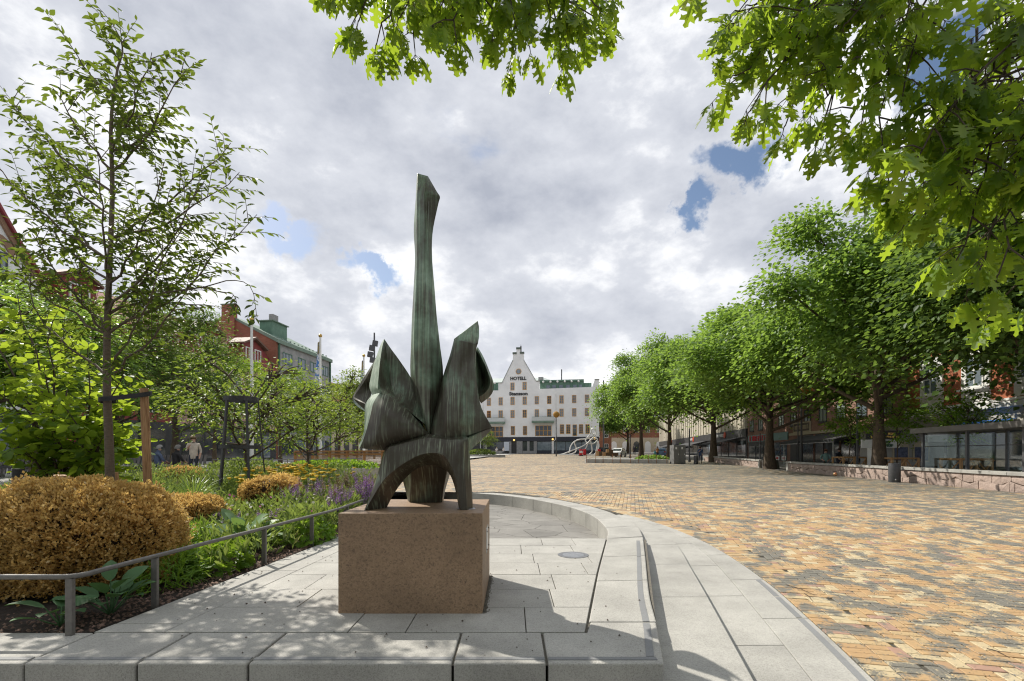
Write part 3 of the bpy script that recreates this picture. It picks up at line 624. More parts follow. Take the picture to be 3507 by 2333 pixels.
# spire: left, front left, front right, right, back right, back left
part('spire',
     cv((1428, 593, 4.86), (1425, 650, 4.82), (1424, 676, 4.80), (1422, 705, 4.80), (1417, 785, 4.80), (1421, 884, 4.80), (1416, 996, 4.79), (1411, 1085, 4.79), (1408, 1174, 4.79), (1406, 1292, 4.78), (1428, 1400, 4.74), (1466, 1495, 4.66)),
     cv((1430, 594, 4.84), (1428, 650, 4.75), (1428, 676, 4.72), (1428, 705, 4.71), (1428, 785, 4.70), (1428, 884, 4.69), (1424, 996, 4.66), (1420, 1085, 4.64), (1418, 1174, 4.62), (1424, 1292, 4.60), (1448, 1400, 4.58), (1468, 1497, 4.56)),
     cv((1464, 603, 4.82), (1456, 645, 4.72), (1453, 672, 4.68), (1453, 705, 4.66), (1455, 785, 4.65), (1452, 884, 4.64), (1458, 996, 4.62), (1466, 1085, 4.60), (1472, 1174, 4.58), (1474, 1292, 4.57), (1471, 1400, 4.56), (1470, 1499, 4.55)),
     cv((1466, 604, 4.84), (1496, 656, 4.77), (1507, 675, 4.74), (1501, 700, 4.73), (1482, 795, 4.72), (1480, 884, 4.72), (1489, 996, 4.72), (1496, 1085, 4.72), (1506, 1174, 4.72), (1518, 1292, 4.72), (1498, 1400, 4.70), (1476, 1497, 4.64)),
     cv((1465, 606, 4.92), (1492, 656, 4.93), (1502, 677, 4.93), (1497, 702, 4.93), (1478, 795, 4.94), (1477, 884, 4.95), (1484, 996, 4.96), (1490, 1085, 4.97), (1498, 1174, 4.98), (1508, 1292, 4.98), (1490, 1400, 4.94), (1480, 1497, 4.86)),
     cv((1432, 597, 4.93), (1429, 650, 4.94), (1428, 676, 4.94), (1426, 705, 4.94), (1421, 790, 4.95), (1424, 884, 4.96), (1421, 996, 4.97), (1418, 1085, 4.98), (1416, 1174, 4.99), (1416, 1292, 4.98), (1440, 1400, 4.94), (1460, 1497, 4.86)), n=44, mm=3)
m = MB(); m.tube(cv((1468, 690, 4.672), (1466, 760, 4.655), (1463, 860, 4.640)), [.004, .006, .002], 5); m.build('seam', m_bronze, st)
part('throat', cv((1415, 1390, 4.92), (1440, 1450, 4.84), (1462, 1500, 4.70)), cv((1455, 1390, 4.86), (1462, 1450, 4.78), (1468, 1502, 4.66)), cv((1505, 1390, 4.92), (1490, 1450, 4.86), (1480, 1502, 4.72)), cv((1460, 1390, 5.05), (1465, 1450, 5.05), (1470, 1502, 5.0)), n=10, mm=3)
# left upper petal
part('upper_petal',
     cv((1315, 1161, 4.88), (1303, 1183, 4.90), (1280, 1247, 4.92), (1270, 1290, 4.90), (1265, 1325, 4.86), (1275, 1354, 4.78)),
     cv((1315.5, 1161.5, 4.86), (1308, 1194, 4.74), (1300, 1252, 4.62), (1294, 1324, 4.52), (1296, 1334, 4.51), (1304, 1346, 4.52)),
     cv((1316, 1162, 4.87), (1324, 1210, 4.82), (1332, 1260, 4.80), (1340, 1315, 4.76), (1350, 1350, 4.68), (1362, 1376, 4.55)),
     cv((1316.5, 1161.5, 4.88), (1340, 1196, 4.84), (1368, 1234, 4.82), (1408, 1295, 4.80), (1426, 1345, 4.76), (1458, 1455, 4.60)),
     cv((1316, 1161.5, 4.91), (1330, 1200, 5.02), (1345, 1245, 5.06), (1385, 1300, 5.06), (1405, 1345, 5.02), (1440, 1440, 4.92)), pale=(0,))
# left lower lobe
part('lower_lobe',
     cv((1276, 1350, 4.80), (1252, 1382, 4.78), (1249, 1410, 4.74), (1247, 1470, 4.68), (1238, 1505, 4.60), (1229, 1527, 4.52)),
     cv((1302, 1343, 4.54), (1280, 1378, 4.50), (1268, 1425, 4.48), (1256, 1470, 4.46), (1244, 1505, 4.44), (1232, 1535, 4.45)),
     cv((1330, 1355, 4.52), (1310, 1400, 4.42), (1300, 1440, 4.39), (1290, 1485, 4.38), (1280, 1520, 4.41), (1270, 1540, 4.47)),
     cv((1362, 1375, 4.53), (1352, 1415, 4.41), (1346, 1450, 4.37), (1338, 1490, 4.38), (1328, 1520, 4.44), (1320, 1542, 4.52)),
     cv((1404, 1411, 4.53), (1400, 1440, 4.43), (1396, 1465, 4.40), (1390, 1490, 4.42), (1386, 1505, 4.46), (1384, 1520, 4.54)),
     cv((1440, 1452, 4.53), (1440, 1466, 4.47), (1440, 1476, 4.46), (1440, 1486, 4.47), (1440, 1494, 4.50), (1440, 1503, 4.56)),
     cv((1466, 1486, 4.56), (1467, 1489, 4.55), (1468, 1491, 4.55), (1468, 1493, 4.55), (1468, 1495, 4.56), (1468, 1498, 4.58)),
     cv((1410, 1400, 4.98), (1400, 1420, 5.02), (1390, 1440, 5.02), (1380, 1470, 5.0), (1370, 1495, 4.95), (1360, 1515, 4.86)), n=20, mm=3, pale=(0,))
# left back petal
part('back_petal',
     cv((1296, 1208, 5.0), (1280, 1239, 5.02), (1243, 1298, 5.06), (1214, 1346, 5.08), (1207, 1362, 5.08)),
     cv((1296, 1210, 4.98), (1282, 1244, 4.99), (1250, 1302, 5.01), (1218, 1350, 5.04), (1210, 1366, 5.03)),
     cv((1300, 1225, 5.10), (1290, 1265, 5.12), (1275, 1315, 5.10), (1262, 1355, 5.02), (1251, 1384, 4.92)),
     cv((1300, 1226, 5.08), (1292, 1270, 5.08), (1278, 1330, 5.04), (1264, 1375, 4.94), (1250, 1402, 4.88)),
     cv((1298, 1216, 5.14), (1288, 1255, 5.18), (1262, 1315, 5.20), (1245, 1370, 5.12), (1248, 1411, 4.94)), n=20)
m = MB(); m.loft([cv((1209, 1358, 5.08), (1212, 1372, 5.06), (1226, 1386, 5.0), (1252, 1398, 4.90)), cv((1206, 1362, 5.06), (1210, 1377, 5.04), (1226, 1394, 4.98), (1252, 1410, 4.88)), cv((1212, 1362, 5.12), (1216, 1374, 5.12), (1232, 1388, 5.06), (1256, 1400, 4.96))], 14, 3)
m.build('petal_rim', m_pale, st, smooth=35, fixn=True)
# right wing
part('right_wing',
     cv((1555, 1161, 4.66), (1540, 1217, 4.68), (1518, 1284, 4.70), (1499, 1364, 4.70), (1481, 1434, 4.66), (1470, 1480, 4.60)),
     cv((1557, 1163, 4.58), (1550, 1215, 4.56), (1531, 1284, 4.55), (1515, 1355, 4.55), (1497, 1430, 4.54), (1482, 1494, 4.54)),
     cv((1590, 1168, 4.56), (1580, 1225, 4.52), (1556, 1295, 4.50), (1538, 1365, 4.46), (1524, 1440, 4.44), (1520, 1503, 4.50)),
     cv((1616, 1173, 4.56), (1612, 1225, 4.54), (1592, 1290, 4.46), (1580, 1365, 4.41), (1574, 1440, 4.40), (1572, 1504, 4.48)),
     cv((1636, 1177, 4.60), (1628, 1210, 4.60), (1629, 1268, 4.56), (1637, 1337, 4.54), (1650, 1398, 4.54), (1688, 1466, 4.58)),
     cv((1634, 1178, 4.70), (1630, 1215, 4.76), (1630, 1268, 4.80), (1632, 1337, 4.82), (1640, 1398, 4.80), (1670, 1470, 4.70)),
     cv((1590, 1172, 4.76), (1575, 1225, 4.90), (1560, 1295, 4.98), (1545, 1365, 5.02), (1530, 1440, 5.0), (1520, 1500, 4.92)), n=26, mm=4)
m = MB(); f_ = [(1553, 1162, 4.62), (1637, 1178, 4.585), (1641, 1152, 4.66), (1641, 1120, 4.74), (1636.5, 1098, 4.80)]
fr = [P(*a) for a in f_]; bk = [P(a[0]+(3 if i < 1 else -2), a[1]+5, a[2]+[.12, .18, .14, .10, .05][i]) for i, a in enumerate(f_)]
m.add(fr+bk, [(0, 1, 2, 3, 4), (9, 8, 7, 6, 5)]+[(i, (i+1) % 5, (i+1) % 5+5, i+5) for i in range(5)]); m.build('wing_tip', m_bronze, st, fixn=True, bevel=.006)
part('wing_flare',
     cv((1560, 1488, 4.62), (1604, 1484, 4.64), (1645, 1462, 4.64), (1672, 1462, 4.62), (1689, 1465, 4.58)),
     cv((1575, 1506, 4.46), (1606, 1500, 4.47), (1640, 1484, 4.52), (1668, 1472, 4.56), (1689, 1466.5, 4.578)),
     cv((1588, 1568, 4.52), (1608, 1546, 4.56), (1640, 1515, 4.60), (1668, 1488, 4.62), (1689, 1467.5, 4.60)),
     cv((1570, 1540, 4.86), (1606, 1520, 4.86), (1640, 1498, 4.80), (1666, 1480, 4.74), (1688, 1466, 4.64)))
# right back petal: a hollow shell
part('hollow_petal',
     cv((1636, 1188, 4.98), (1657, 1225, 5.02), (1677, 1273, 5.06), (1690, 1310, 5.08), (1689.5, 1337, 5.06), (1677, 1359, 5.02), (1648, 1382, 4.94)),
     cv((1634, 1192, 4.95), (1652, 1230, 4.97), (1669, 1270, 4.99), (1678, 1302, 4.99), (1675, 1326, 4.97), (1663, 1344, 4.94), (1642, 1360, 4.88)),
     cv((1630, 1200, 5.06), (1640, 1240, 5.12), (1648, 1275, 5.15), (1652, 1302, 5.15), (1650, 1322, 5.12), (1642, 1338, 5.06), (1632, 1352, 4.98)),
     cv((1626, 1205, 4.90), (1626, 1245, 4.92), (1626, 1280, 4.92), (1626, 1305, 4.92), (1626, 1325, 4.92), (1626, 1342, 4.92), (1628, 1360, 4.90)),
     cv((1628, 1200, 5.10), (1642, 1235, 5.18), (1656, 1275, 5.22), (1664, 1306, 5.22), (1662, 1332, 5.20), (1652, 1352, 5.14), (1640, 1370, 5.04)), n=30)
# body and front legs: one saddle from foot to foot
part('saddle',
     cv((1247, 1749, 4.30), (1270, 1690, 4.36), (1292, 1627, 4.42), (1318, 1540, 4.48), (1350, 1516, 4.50), (1401, 1500, 4.52), (1465, 1486, 4.54), (1530, 1494, 4.52), (1580, 1494, 4.48), (1603, 1500, 4.46), (1608, 1546, 4.48), (1614, 1640, 4.48), (1620, 1743, 4.48)),
     cv((1248, 1750, 4.29), (1272, 1692, 4.33), (1296, 1630, 4.36), (1326, 1540, 4.40), (1356, 1526, 4.42), (1405, 1512, 4.44), (1468, 1500, 4.45), (1530, 1506, 4.43), (1572, 1506, 4.39), (1584, 1510, 4.36), (1588, 1550, 4.35), (1593, 1640, 4.34), (1600, 1748, 4.325)),
     cv((1250, 1750, 4.285), (1280, 1698, 4.30), (1314, 1645, 4.32), (1360, 1604, 4.34), (1396, 1580, 4.36), (1432, 1561, 4.37), (1472, 1552, 4.38), (1510, 1556, 4.37), (1532, 1574, 4.36), (1548, 1604, 4.34), (1560, 1640, 4.33), (1569, 1690, 4.325), (1577, 1747, 4.32)),
     cv((1323, 1742, 4.52), (1350, 1690, 4.60), (1384, 1644, 4.66), (1410, 1618, 4.72), (1430, 1604, 4.76), (1450, 1596, 4.78), (1474, 1593, 4.78), (1500, 1597, 4.77), (1520, 1606, 4.74), (1538, 1622, 4.68), (1552, 1652, 4.60), (1563, 1695, 4.54), (1571, 1741, 4.50)),
     cv((1318, 1741, 4.62), (1340, 1690, 4.70), (1366, 1636, 4.80), (1390, 1580, 4.92), (1410, 1540, 5.0), (1440, 1510, 5.02), (1474, 1500, 5.02), (1510, 1510, 5.02), (1540, 1530, 5.0), (1570, 1560, 4.88), (1590, 1600, 4.74), (1600, 1660, 4.66), (1610, 1741, 4.60)),
     cv((1260, 1747, 4.48), (1284, 1690, 4.56), (1306, 1627, 4.66), (1330, 1545, 4.78), (1360, 1512, 4.86), (1404, 1498, 4.90), (1468, 1488, 4.92), (1530, 1494, 4.90), (1572, 1500, 4.84), (1598, 1520, 4.74), (1606, 1570, 4.66), (1612, 1650, 4.62), (1618, 1741, 4.58)), n=60, mm=3)
part('rear_leg',
     cv((1400, 1520, 4.70), (1398, 1570, 4.78), (1408, 1625, 4.88), (1406, 1672, 4.95), (1402, 1722, 5.0)),
     cv((1540, 1520, 4.70), (1536, 1570, 4.78), (1530, 1620, 4.88), (1520, 1672, 4.95), (1513, 1723, 5.0)),
     cv((1560, 1530, 5.0), (1552, 1575, 5.1), (1541, 1625, 5.18), (1526, 1675, 5.22), (1519, 1716, 5.24)),
     cv((1380, 1530, 5.0), (1376, 1575, 5.1), (1378, 1640, 5.18), (1388, 1680, 5.22), (1396, 1715, 5.24)), n=18, mm=3)
for (x, y) in ((1600, 4.42),):
    m = MB(); p = P(x, 1745, y); m.lathe((p.x-.01, p.y+.02, PZ+.001), [(.085, 0), (.08, .004), (.02, .006)], 18); m.build('foot_collar', m_steel, st)
# floor drain and the ground light's steel ring
c = P(1963, 1901, 6.48); dr = thing('floor_drain', (c.x, 6.48, 0), 'round steel floor drain set in the pink slabs beside the plinth', 'drain')
m = MB(); m.lathe((c.x, 6.48, -.01), [(.205, 0), (.205, .014), (.15, .0145), (.148, .008)], 32); m.build('ring', m_steel, dr, smooth=40)
m = MB(); m.lathe((c.x, 6.48, -.008), [(.147, 0), (.147, .013), (.001, .014)], 28)
m.build('cover', mat('worn steel cover', (.25, .26, .28), (.42, .43, .45), 60, .4, .5, 120, metal=.7), dr, smooth=40)
# ---------------------------------------------------------------- buildings
class Fac:                                                       # a facade plane: o at its foot, e along it, n outward
    def __init__(s, o, e, n): s.o = Vector(o); s.e = Vector(e).normalized(); s.n = Vector(n).normalized()
    def p(s, a, z, d=0.0): return s.o+s.e*a+s.n*d+Vector((0, 0, z))
    def b(s, mb, a0, a1, z0, z1, d0, d1, mi=0): return mb.par(s.p(a0, z0, d0), s.e*(a1-a0), s.n*(d1-d0), (0, 0, z1-z0), mi)
    def poly(s, mb, pts, d0, d1, mi=0): return mb.prism([s.p(a, z, d0) for a, z in pts], s.n*(d1-d0), mi)
def window(f, root, a, z, w, h, fm, gm, cols=2, rows=2, fw=.07, d=.05, name='window', bar=.035, sill=None):
    m = MB(); a0, a1, z0, z1 = a-w/2, a+w/2, z, z+h
    f.b(m, a0, a0+fw, z0, z1, 0, d); f.b(m, a1-fw, a1, z0, z1, 0, d); f.b(m, a0+fw, a1-fw, z0, z0+fw, 0, d); f.b(m, a0+fw, a1-fw, z1-fw, z1, 0, d)
    for i in range(1, cols): x = a0+w*i/cols; f.b(m, x-bar, x+bar, z0+fw, z1-fw, .008, d-.006)
    for i in range(1, rows): y = z0+h*i/rows; f.b(m, a0+fw, a1-fw, y-bar*.8, y+bar*.8, .009, d-.008)
    o = m.build(name, fm, root, fixn=True)
    m = MB(); f.b(m, a0+fw*.5, a1-fw*.5, z0+fw*.5, z1-fw*.5, .002, .006); m.build('pane', gm, o)
    if sill: m = MB(); f.b(m, a0-.06, a1+.06, z0-.09, z0-.005, 0, .14); m.build('sill', sill, o)
    return o
def wall_part(f, root, name, mt, a0, a1, z0, z1, d0, d1, **k): m = MB(); f.b(m, a0, a1, z0, z1, d0, d1); return m.build(name, mt, root, **k)
def text_part(f, root, s, a, z, size, mt, name='lettering', d=.05, ext=.04, bold=.0, squeeze=1.0):
    c = bpy.data.curves.new('t', 'FONT'); c.body = s; c.size = size; c.extrude = ext; c.offset = bold; c.align_x = 'CENTER'; c.resolution_u = 3
    to = bpy.data.objects.new('t', c); COL.objects.link(to); dg = bpy.context.evaluated_depsgraph_get(); me = bpy.data.meshes.new_from_object(to.evaluated_get(dg))
    bpy.data.objects.remove(to); me.materials.clear(); me.materials.append(mt); o = link(name, me, root)
    Mx = Matrix.Identity(4); p = f.p(a, z, d)-root_loc(root)
    for i in range(3): Mx[i][0] = f.e[i]*squeeze; Mx[i][1] = (0, 0, 1)[i]; Mx[i][2] = f.n[i]; Mx[i][3] = p[i]
    o.matrix_local = Mx; return o
def strokes(f, root, a0, a1, z0, z1, n, mt, d=.05, seed=1, slant=0.0):     # lettering too small in the photograph to read
    r = random.Random(seed); w = (a1-a0)/n
    for i in range(n):
        if r.random() < .08: continue
        x = a0+w*i; m = MB(); t = w*.2; up = x+w*.1
        f.b(m, up, up+t, z0, z1, d, d+.05)
        if r.random() < .7: f.b(m, up+w*.55, up+w*.55+t, z0, z1, d, d+.05)
        if r.random() < .6: f.b(m, up+t+.002, up+w*.55-.002, z1-(z1-z0)*.22, z1, d, d+.048)
        if r.random() < .6: zz_ = z0+(z1-z0)*r.choice([0, .4]); f.b(m, up+t+.002, up+w*.55-.002, zz_, zz_+(z1-z0)*.2, d, d+.048)
        m.build('letter', mt, root)
m_plast = mat('white render', (.82, .825, .82), (.72, .725, .72), .35, .85, .1, 12)
m_ochre = mat('ochre window paint', (.60, .33, .075), (.50, .26, .055), 4, .6)
m_green = mat('verdigris copper', (.13, .235, .17), (.09, .17, .125), 1.2, .6)
m_navy = mat('navy fascia', (.022, .026, .038), (.03, .034, .048), 3, .5)
m_stonef = mat('grey stone cladding', (.30, .30, .295), (.22, .22, .22), 3, .6)
m_conc = mat('weathered concrete panel', (.36, .36, .35), (.22, .225, .23), .9, .85)
m_greenp = mat('green window paint', (.07, .16, .10), (.05, .125, .08), 3, .6)
m_copper = mat('aged copper roof', (.20, .27, .215), (.13, .20, .155), 1.0, .65)
m_redroof = mat('red sheet roof', (.26, .050, .052), (.20, .04, .042), 2, .6)
m_brnroof = mat('brown tile roof', (.17, .095, .065), (.12, .07, .05), 3, .7)
m_pinkw = mat('pink render', (.50, .30, .28), (.44, .26, .245), 1, .85)
m_redw = mat('oxblood panel', (.24, .05, .045), (.19, .04, .036), 2, .7)
m_cream = mat('cream stone', (.52, .45, .33), (.45, .39, .28), 2, .8)
m_shopd = mat('dark shopfront', (.035, .035, .036), (.055, .055, .057), 2, .5)
m_lampy = NT('warm globe'); m_lampy = m_lampy.done(m_lampy.bsdf((.9, .6, .2), .4, 0, .3, None, Emission_Color=(1, .62, .18, 1), Emission_Strength=.9))
m_rope = mat('white coated pipe', (.72, .72, .70), (.62, .62, .60), 4, .4)

# ---- hotel at the end of the square
hb = 1.50; HO = Vector((-11.0, 118.6, hb)); eh = Vector((.9905, -.1377, 0)); nh = Vector((-.1377, -.9905, 0))
hf = Fac(HO, eh, nh); K = .0201
hx = lambda x: x*K
hz = lambda y: (1405-y)*K
hotel = thing('hotel', HO+eh*14, 'white rendered hotel with stepped gable and ochre windows behind the square', 'hotel')
m = MB(); hf.poly(m, [(-12, 3.05), (hx(1585), 3.05), (hx(1585), hz(536)), (hx(1535), hz(536)), (hx(1505), hz(620)), (hx(885), hz(632)), (hx(885), hz(540)), (hx(845), hz(540)), (hx(697), hz(285)), (hx(695), hz(205)), (hx(652), hz(205)), (hx(652), hz(150)), (hx(606), hz(150)), (hx(606), hz(208)), (hx(565), hz(208)), (hx(562), hz(285)), (hx(430), hz(552)), (hx(385), hz(552)), (hx(385), hz(640)), (-12, hz(640))], -.5, 0)
m.build('wall', m_plast, hotel, fixn=True)
m = MB(); hf.b(m, -12, hx(1585), 0, hz(640)-.4, -16, -.5); m.build('rear_block', m_plast, hotel)
m_cop = mat('dark green coping', (.075, .11, .085), (.11, .12, .10), 3, .6)
for a, b in (((430, 552), (562, 285)), ((697, 285), (845, 540))):     # green copings along the gable
    m = MB(); A_, B_ = hf.p(hx(a[0]), hz(a[1]), -.55), hf.p(hx(b[0]), hz(b[1]), -.55); m.par(A_, B_-A_, nh*.7, (0, 0, .16)); m.build('coping', m_cop, hotel, fixn=True)
for a0, a1, y in ((385, 430, 552), (845, 885, 540), (562, 606, 208), (652, 697, 205), (606, 652, 150), (1535, 1587, 536)):
    m = MB(); hf.b(m, hx(a0)-.05, hx(a1)+.05, hz(y), hz(y)+(.45 if y in (208, 205, 150) else .14), -.55, .15); m.build('coping', m_cop, hotel)
m = MB(); hf.b(m, hx(648), hx(662), hz(205), hz(105), -1.2, -.7); m.tube([hf.p(hx(655), hz(110), -.95), hf.p(hx(655), hz(85), -.95)], .05, 6); m.build('chimney', m_iron, hotel)
rf = MB(); RZ = hz(425)
rf.add([hf.p(-12, hz(630), -.6), hf.p(hx(885), hz(530), -2.5), hf.p(hx(1085), hz(510), -2.5), hf.p(hx(1085), hz(500), -8), hf.p(hx(900), RZ, -9), hf.p(hx(380), RZ, -9), hf.p(-12, RZ, -9), hf.p(hx(310), hz(530), -2.5), hf.p(-12, hz(530), -2.5)], [(8, 7, 5, 6), (7, 1, 4, 5), (1, 2, 3, 4)])
rf.build('roof', mat('pale metal roof', (.50, .55, .52), (.42, .48, .45), 1, .5), hotel)
m = MB(); hf.b(m, hx(885), hx(1410), hz(625), hz(535), -3.4, -1.2); hf.b(m, hx(310)-8, hx(388), hz(632), hz(535), -3.4, -1.2); hf.b(m, hx(1410), hx(1500), hz(622), hz(560), -3.4, -1.4)
hf.b(m, hx(885), hx(1410), hz(538), hz(520), -3.6, -.9)
dm = m.build('dormer_strip', m_green, hotel, fixn=True)
for x in (985, 1058, 1140, 1224, 1305, 1368):
    m = MB(); hf.b(m, hx(x-24), hx(x+20), hz(618), hz(582), -1.19, -1.15); m.build('dormer_window', m_glassr, hotel)
for x in (927, 1014, 1097, 1185, 1265, 1347, 335):
    m = MB(); hf.b(m, hx(x)-.06, hx(x)+.06, hz(625), hz(555), -.85, -.75); po = m.build('lamp_post', m_green, hotel)
    m = MB(); m.ball(hf.p(hx(x), hz(543), -.8), .27, 8); m.build('globe', m_white, po, smooth=60)
m = MB(); hf.b(m, hx(855), hx(915), hz(538), hz(460), -5, -3.6); m.build('plant_box', m_stonef, hotel)
m = MB(); m.tube([hf.p(hx(1140), hz(530), -4), hf.p(hx(1140), hz(370), -4)], .14, 6); m.build('antenna', m_mast, hotel)
m = MB(); m.tube([hf.p(hx(632), hz(418), .0), hf.p(hx(632), hz(418), .06)], .70, 20); cw = m.build('round_window', m_ochre, hotel)
m = MB(); m.tube([hf.p(hx(632), hz(418), .05), hf.p(hx(632), hz(418), .08)], .56, 20); m.build('pane', m_glassr, cw)
for x, y0, y1 in ((558, 643, 550), (705, 640, 545)): window(hf, hotel, hx(x), hz(y0), 1.0, hz(y1)-hz(y0), m_ochre, m_glassr, 2, 3, .1)
cols_ = [-20, 125, 270, 414, 559, 706, 852, 1000, 1146, 1295, 1445]
for i, x in enumerate(cols_):
    dy = -i*2.4
    window(hf, hotel, hx(x), hz(829+dy), 1.0, 1.92, m_ochre, (m_glassr, m_glassd)[i == 7], 2, 3, .1)
    if x in (414, 852): 
        window(hf, hotel, hx(x), hz(1020 if x == 414 else 1012), 1.02, 2.75, m_ochre, m_glassr, 2, 4, .1, name='balcony_door')
        m = MB(); hf.b(m, hx(x)-.4, hx(x)+.4, hz(1018 if x == 414 else 1010), hz(968), .01, .045); m.build('door_panel', m_ochre, hotel)
    else: window(hf, hotel, hx(x), hz(986+dy), 1.0, 1.92, m_ochre, (m_glassr, m_glassd)[i in (2, 5, 7)], 2, 3, .1)
for a0, a1, y in ((235, 470, 1046), (797, 1058, 1040)):
    m = MB(); hf.b(m, hx(a0), hx(a1), hz(y), hz(y-24), 0, 1.3); bo = m.build('balcony', m_copper, hotel)
    m = MB(); hf.b(m, hx(a0), hx(a1), hz(y-24), hz(y-70), 1.25, 1.28); hf.b(m, hx(a1)-.03, hx(a1), hz(y-24), hz(y-70), .05, 1.25)
    m.build('balustrade', mat('pale glass panel', (.55, .58, .57), (.50, .53, .52), 2, .2), bo)
    m = MB(); hf.b(m, hx(a0)-.02, hx(a1)+.02, hz(y-70), hz(y-72), 1.2, 1.32); m.build('handrail', m_greenp, bo)
for a0, y0, y1 in ((250, 1203, 1078), (833, 1195, 1070)): window(hf, hotel, hx(a0+97), hz(y0), hx(195), hz(y1)-hz(y0), m_ochre, m_glassd, 4, 2, .1, bar=.06)
for x in (563, 710): window(hf, hotel, hx(x), hz(1182), 1.0, 2.2, m_ochre, m_glassd, 2, 3, .1)
for x in (1152, 1226, 1376, 1452): window(hf, hotel, hx(x), hz(1170), 1.0, 2.25, m_ochre, m_glassd, 2, 4, .1)
window(hf, hotel, hx(1302), hz(1195), 1.02, 2.7, m_ochre, m_glassd, 1, 3, .1, name='narrow_door')
wall_part(hf, hotel, 'fascia', m_navy, -12, hx(1585), hz(1255), hz(1206), -.1, .12)
wall_part(hf, hotel, 'shop_base', m_shopd, -12, hx(1585), 0, hz(1255), -.6, -.25)
for a0, a1 in ((520, 545), (608, 680), (735, 765), (815, 852), (1030, 1056), (1560, 1585), (205, 245)): wall_part(hf, hotel, 'pier', m_stonef if a0 < 1000 else m_white, hx(a0), hx(a1), 0, hz(1255), -.25, .05)
wall_part(hf, hotel, 'stall_riser', m_stonef, hx(682), hx(850), 0, hz(1372), -.24, .0); wall_part(hf, hotel, 'stall_riser', m_navy, hx(856), hx(1560), 0, hz(1368), -.24, .02)
for a0, a1, mt in ((248, 345, m_glassd), (352, 450, m_glassd), (684, 735, m_glassd), (766, 812, m_glassd), (858, 1028, m_glassr), (1060, 1190, m_glassr), (1196, 1380, m_glassr), (1386, 1556, m_glassr)):
    wall_part(hf, hotel, 'shop_window', mt, hx(a0), hx(a1), hz(1366) if a0 > 600 else .35, hz(1262), -.24, -.18)
wall_part(hf, hotel, 'entrance_door', m_iron, hx(553), hx(603), 0, hz(1290), -.24, -.15)
wall_part(hf, hotel, 'poster_panel', mat('pale poster', (.62, .65, .70), (.55, .6, .66), 1.5, .6), hx(455), hx(518), hz(1372), hz(1262), .06, .12)
text_part(hf, hotel, 'HOTELL', hx(628), hz(519), 1.08, m_iron, bold=.04)
text_part(hf, hotel, 'Stensson', hx(631), hz(703), 1.12, m_iron, bold=.045, squeeze=1.12)
for x, y in ((580, 1243), (1043, 1235), (1533, 1227)):
    m = MB(); m.ball(hf.p(hx(x), hz(y), .42), .24, 10); m.build('wall_lamp', m_lampy, hotel, smooth=60)
for x in (1078, 195):
    m = MB(); m.tube([hf.p(hx(x), hz(690), .1), hf.p(hx(x+2), hz(1200), .1), hf.p(hx(x-2), hz(1235), .3), hf.p(hx(x-26), hz(1262), .3), hf.p(hx(x-26), 0, .3)], .09, 6); m.build('downpipe', m_white, hotel)

# ---- buildings on the garden side
dl = Vector((AX, 1, 0)).normalized(); nl = Vector((1, -AX, 0)).normalized()
def leftfac(Y): return Fac((-37.4+AX*Y, Y, zl(Y)-.1), dl, nl)
def rowshop(f, root, L, z1, mt=None, seed=1):                     # dark shopfronts at street level
    r = random.Random(seed); wall_part(f, root, 'shopfront', mt or m_shopd, 0, L, 0, z1, -.02, .12)
    a = .4
    while a < L-1.5:
        w = r.uniform(1.6, 3.0); w = min(w, L-.3-a); wall_part(f, root, 'shop_window', r.choice([m_glassd, m_glassr, m_glassd]), a, a+w, .45, z1-.7, .125, .15); a += w+.35
f = leftfac(20); wh = thing('gabled_house', f.p(7, 0, -5), 'white gabled house with brick trim and red roof edge at the far left', 'house')
gp = [(-1, 0), (14.0, 0), (14.0, 12.6), (12.4, 14.8), (10.9, 17.2), (9.6, 18.6), (7, 22), (4.4, 18.6), (-1, 14)]
m = MB(); f.poly(m, gp, -9, 0); m.build('wall', m_plast, wh, fixn=True)
m = MB()
for a, b in zip(gp[2:7], gp[3:8]):
    A_, B_ = f.p(a[0], a[1]-.55, .0), f.p(b[0], b[1]-.55, 0); m.par(A_, B_-A_, f.n*.18, (0, 0, .5))
m.build('trim', mat('buff brick trim', (.30, .19, .12), (.25, .15, .10), 3, .8), wh, fixn=True)
m = MB()
for a, b in zip(gp[2:7], gp[3:8]):
    A_, B_ = f.p(a[0], a[1]-.02, -9), f.p(b[0], b[1]-.02, -9); m.par(A_, B_-A_, f.n*9.4, (0, 0, .28))
m.build('roof', m_redroof, wh, fixn=True)
for a in (8.2, 10.9): 
    window(f, wh, a, 11.2, 1.7, 3.0, mat('dark window bars', (.05, .055, .07), (.07, .07, .08), 3, .5), m_glassr, 4, 1, .1)
    m = MB(); pts = [(a+math.cos(t_)*q_, 14.0+math.sin(t_)*q_) for q_, ts in ((1.35, np.linspace(0, math.pi, 9)), (.9, np.linspace(math.pi, 0, 9))) for t_ in ts]
    for i in range(8): f.poly(m, [pts[i], pts[i+1], pts[16-i], pts[17-i]], 0, .12)
    m.build('arch_surround', MATS['buff brick trim'], wh, fixn=True)
rowshop(f, wh, 13.5, 4.0, seed=3)
f = leftfac(34.2); rh = thing('dormered_house', f.p(5, 0, -5), 'oxblood red house with a gabled dormer above the garden trees', 'house')
wall_part(f, rh, 'wall', m_redw, 0, 10.6, 0, 11.6, -9, 0)
m = MB(); f.poly(m, [(0, 11.6), (10.6, 11.6), (10.6, 11.8), (0, 11.8)], -9.2, .3); m.add([f.p(0, 11.8, .2), f.p(10.6, 11.8, .2), f.p(10.6, 15.2, -4.5), f.p(0, 15.2, -4.5), f.p(0, 11.8, -9), f.p(10.6, 11.8, -9)], [(0, 1, 2, 3), (3, 2, 5, 4), (0, 3, 4), (1, 5, 2)]); m.build('roof', m_redroof, rh, fixn=True)
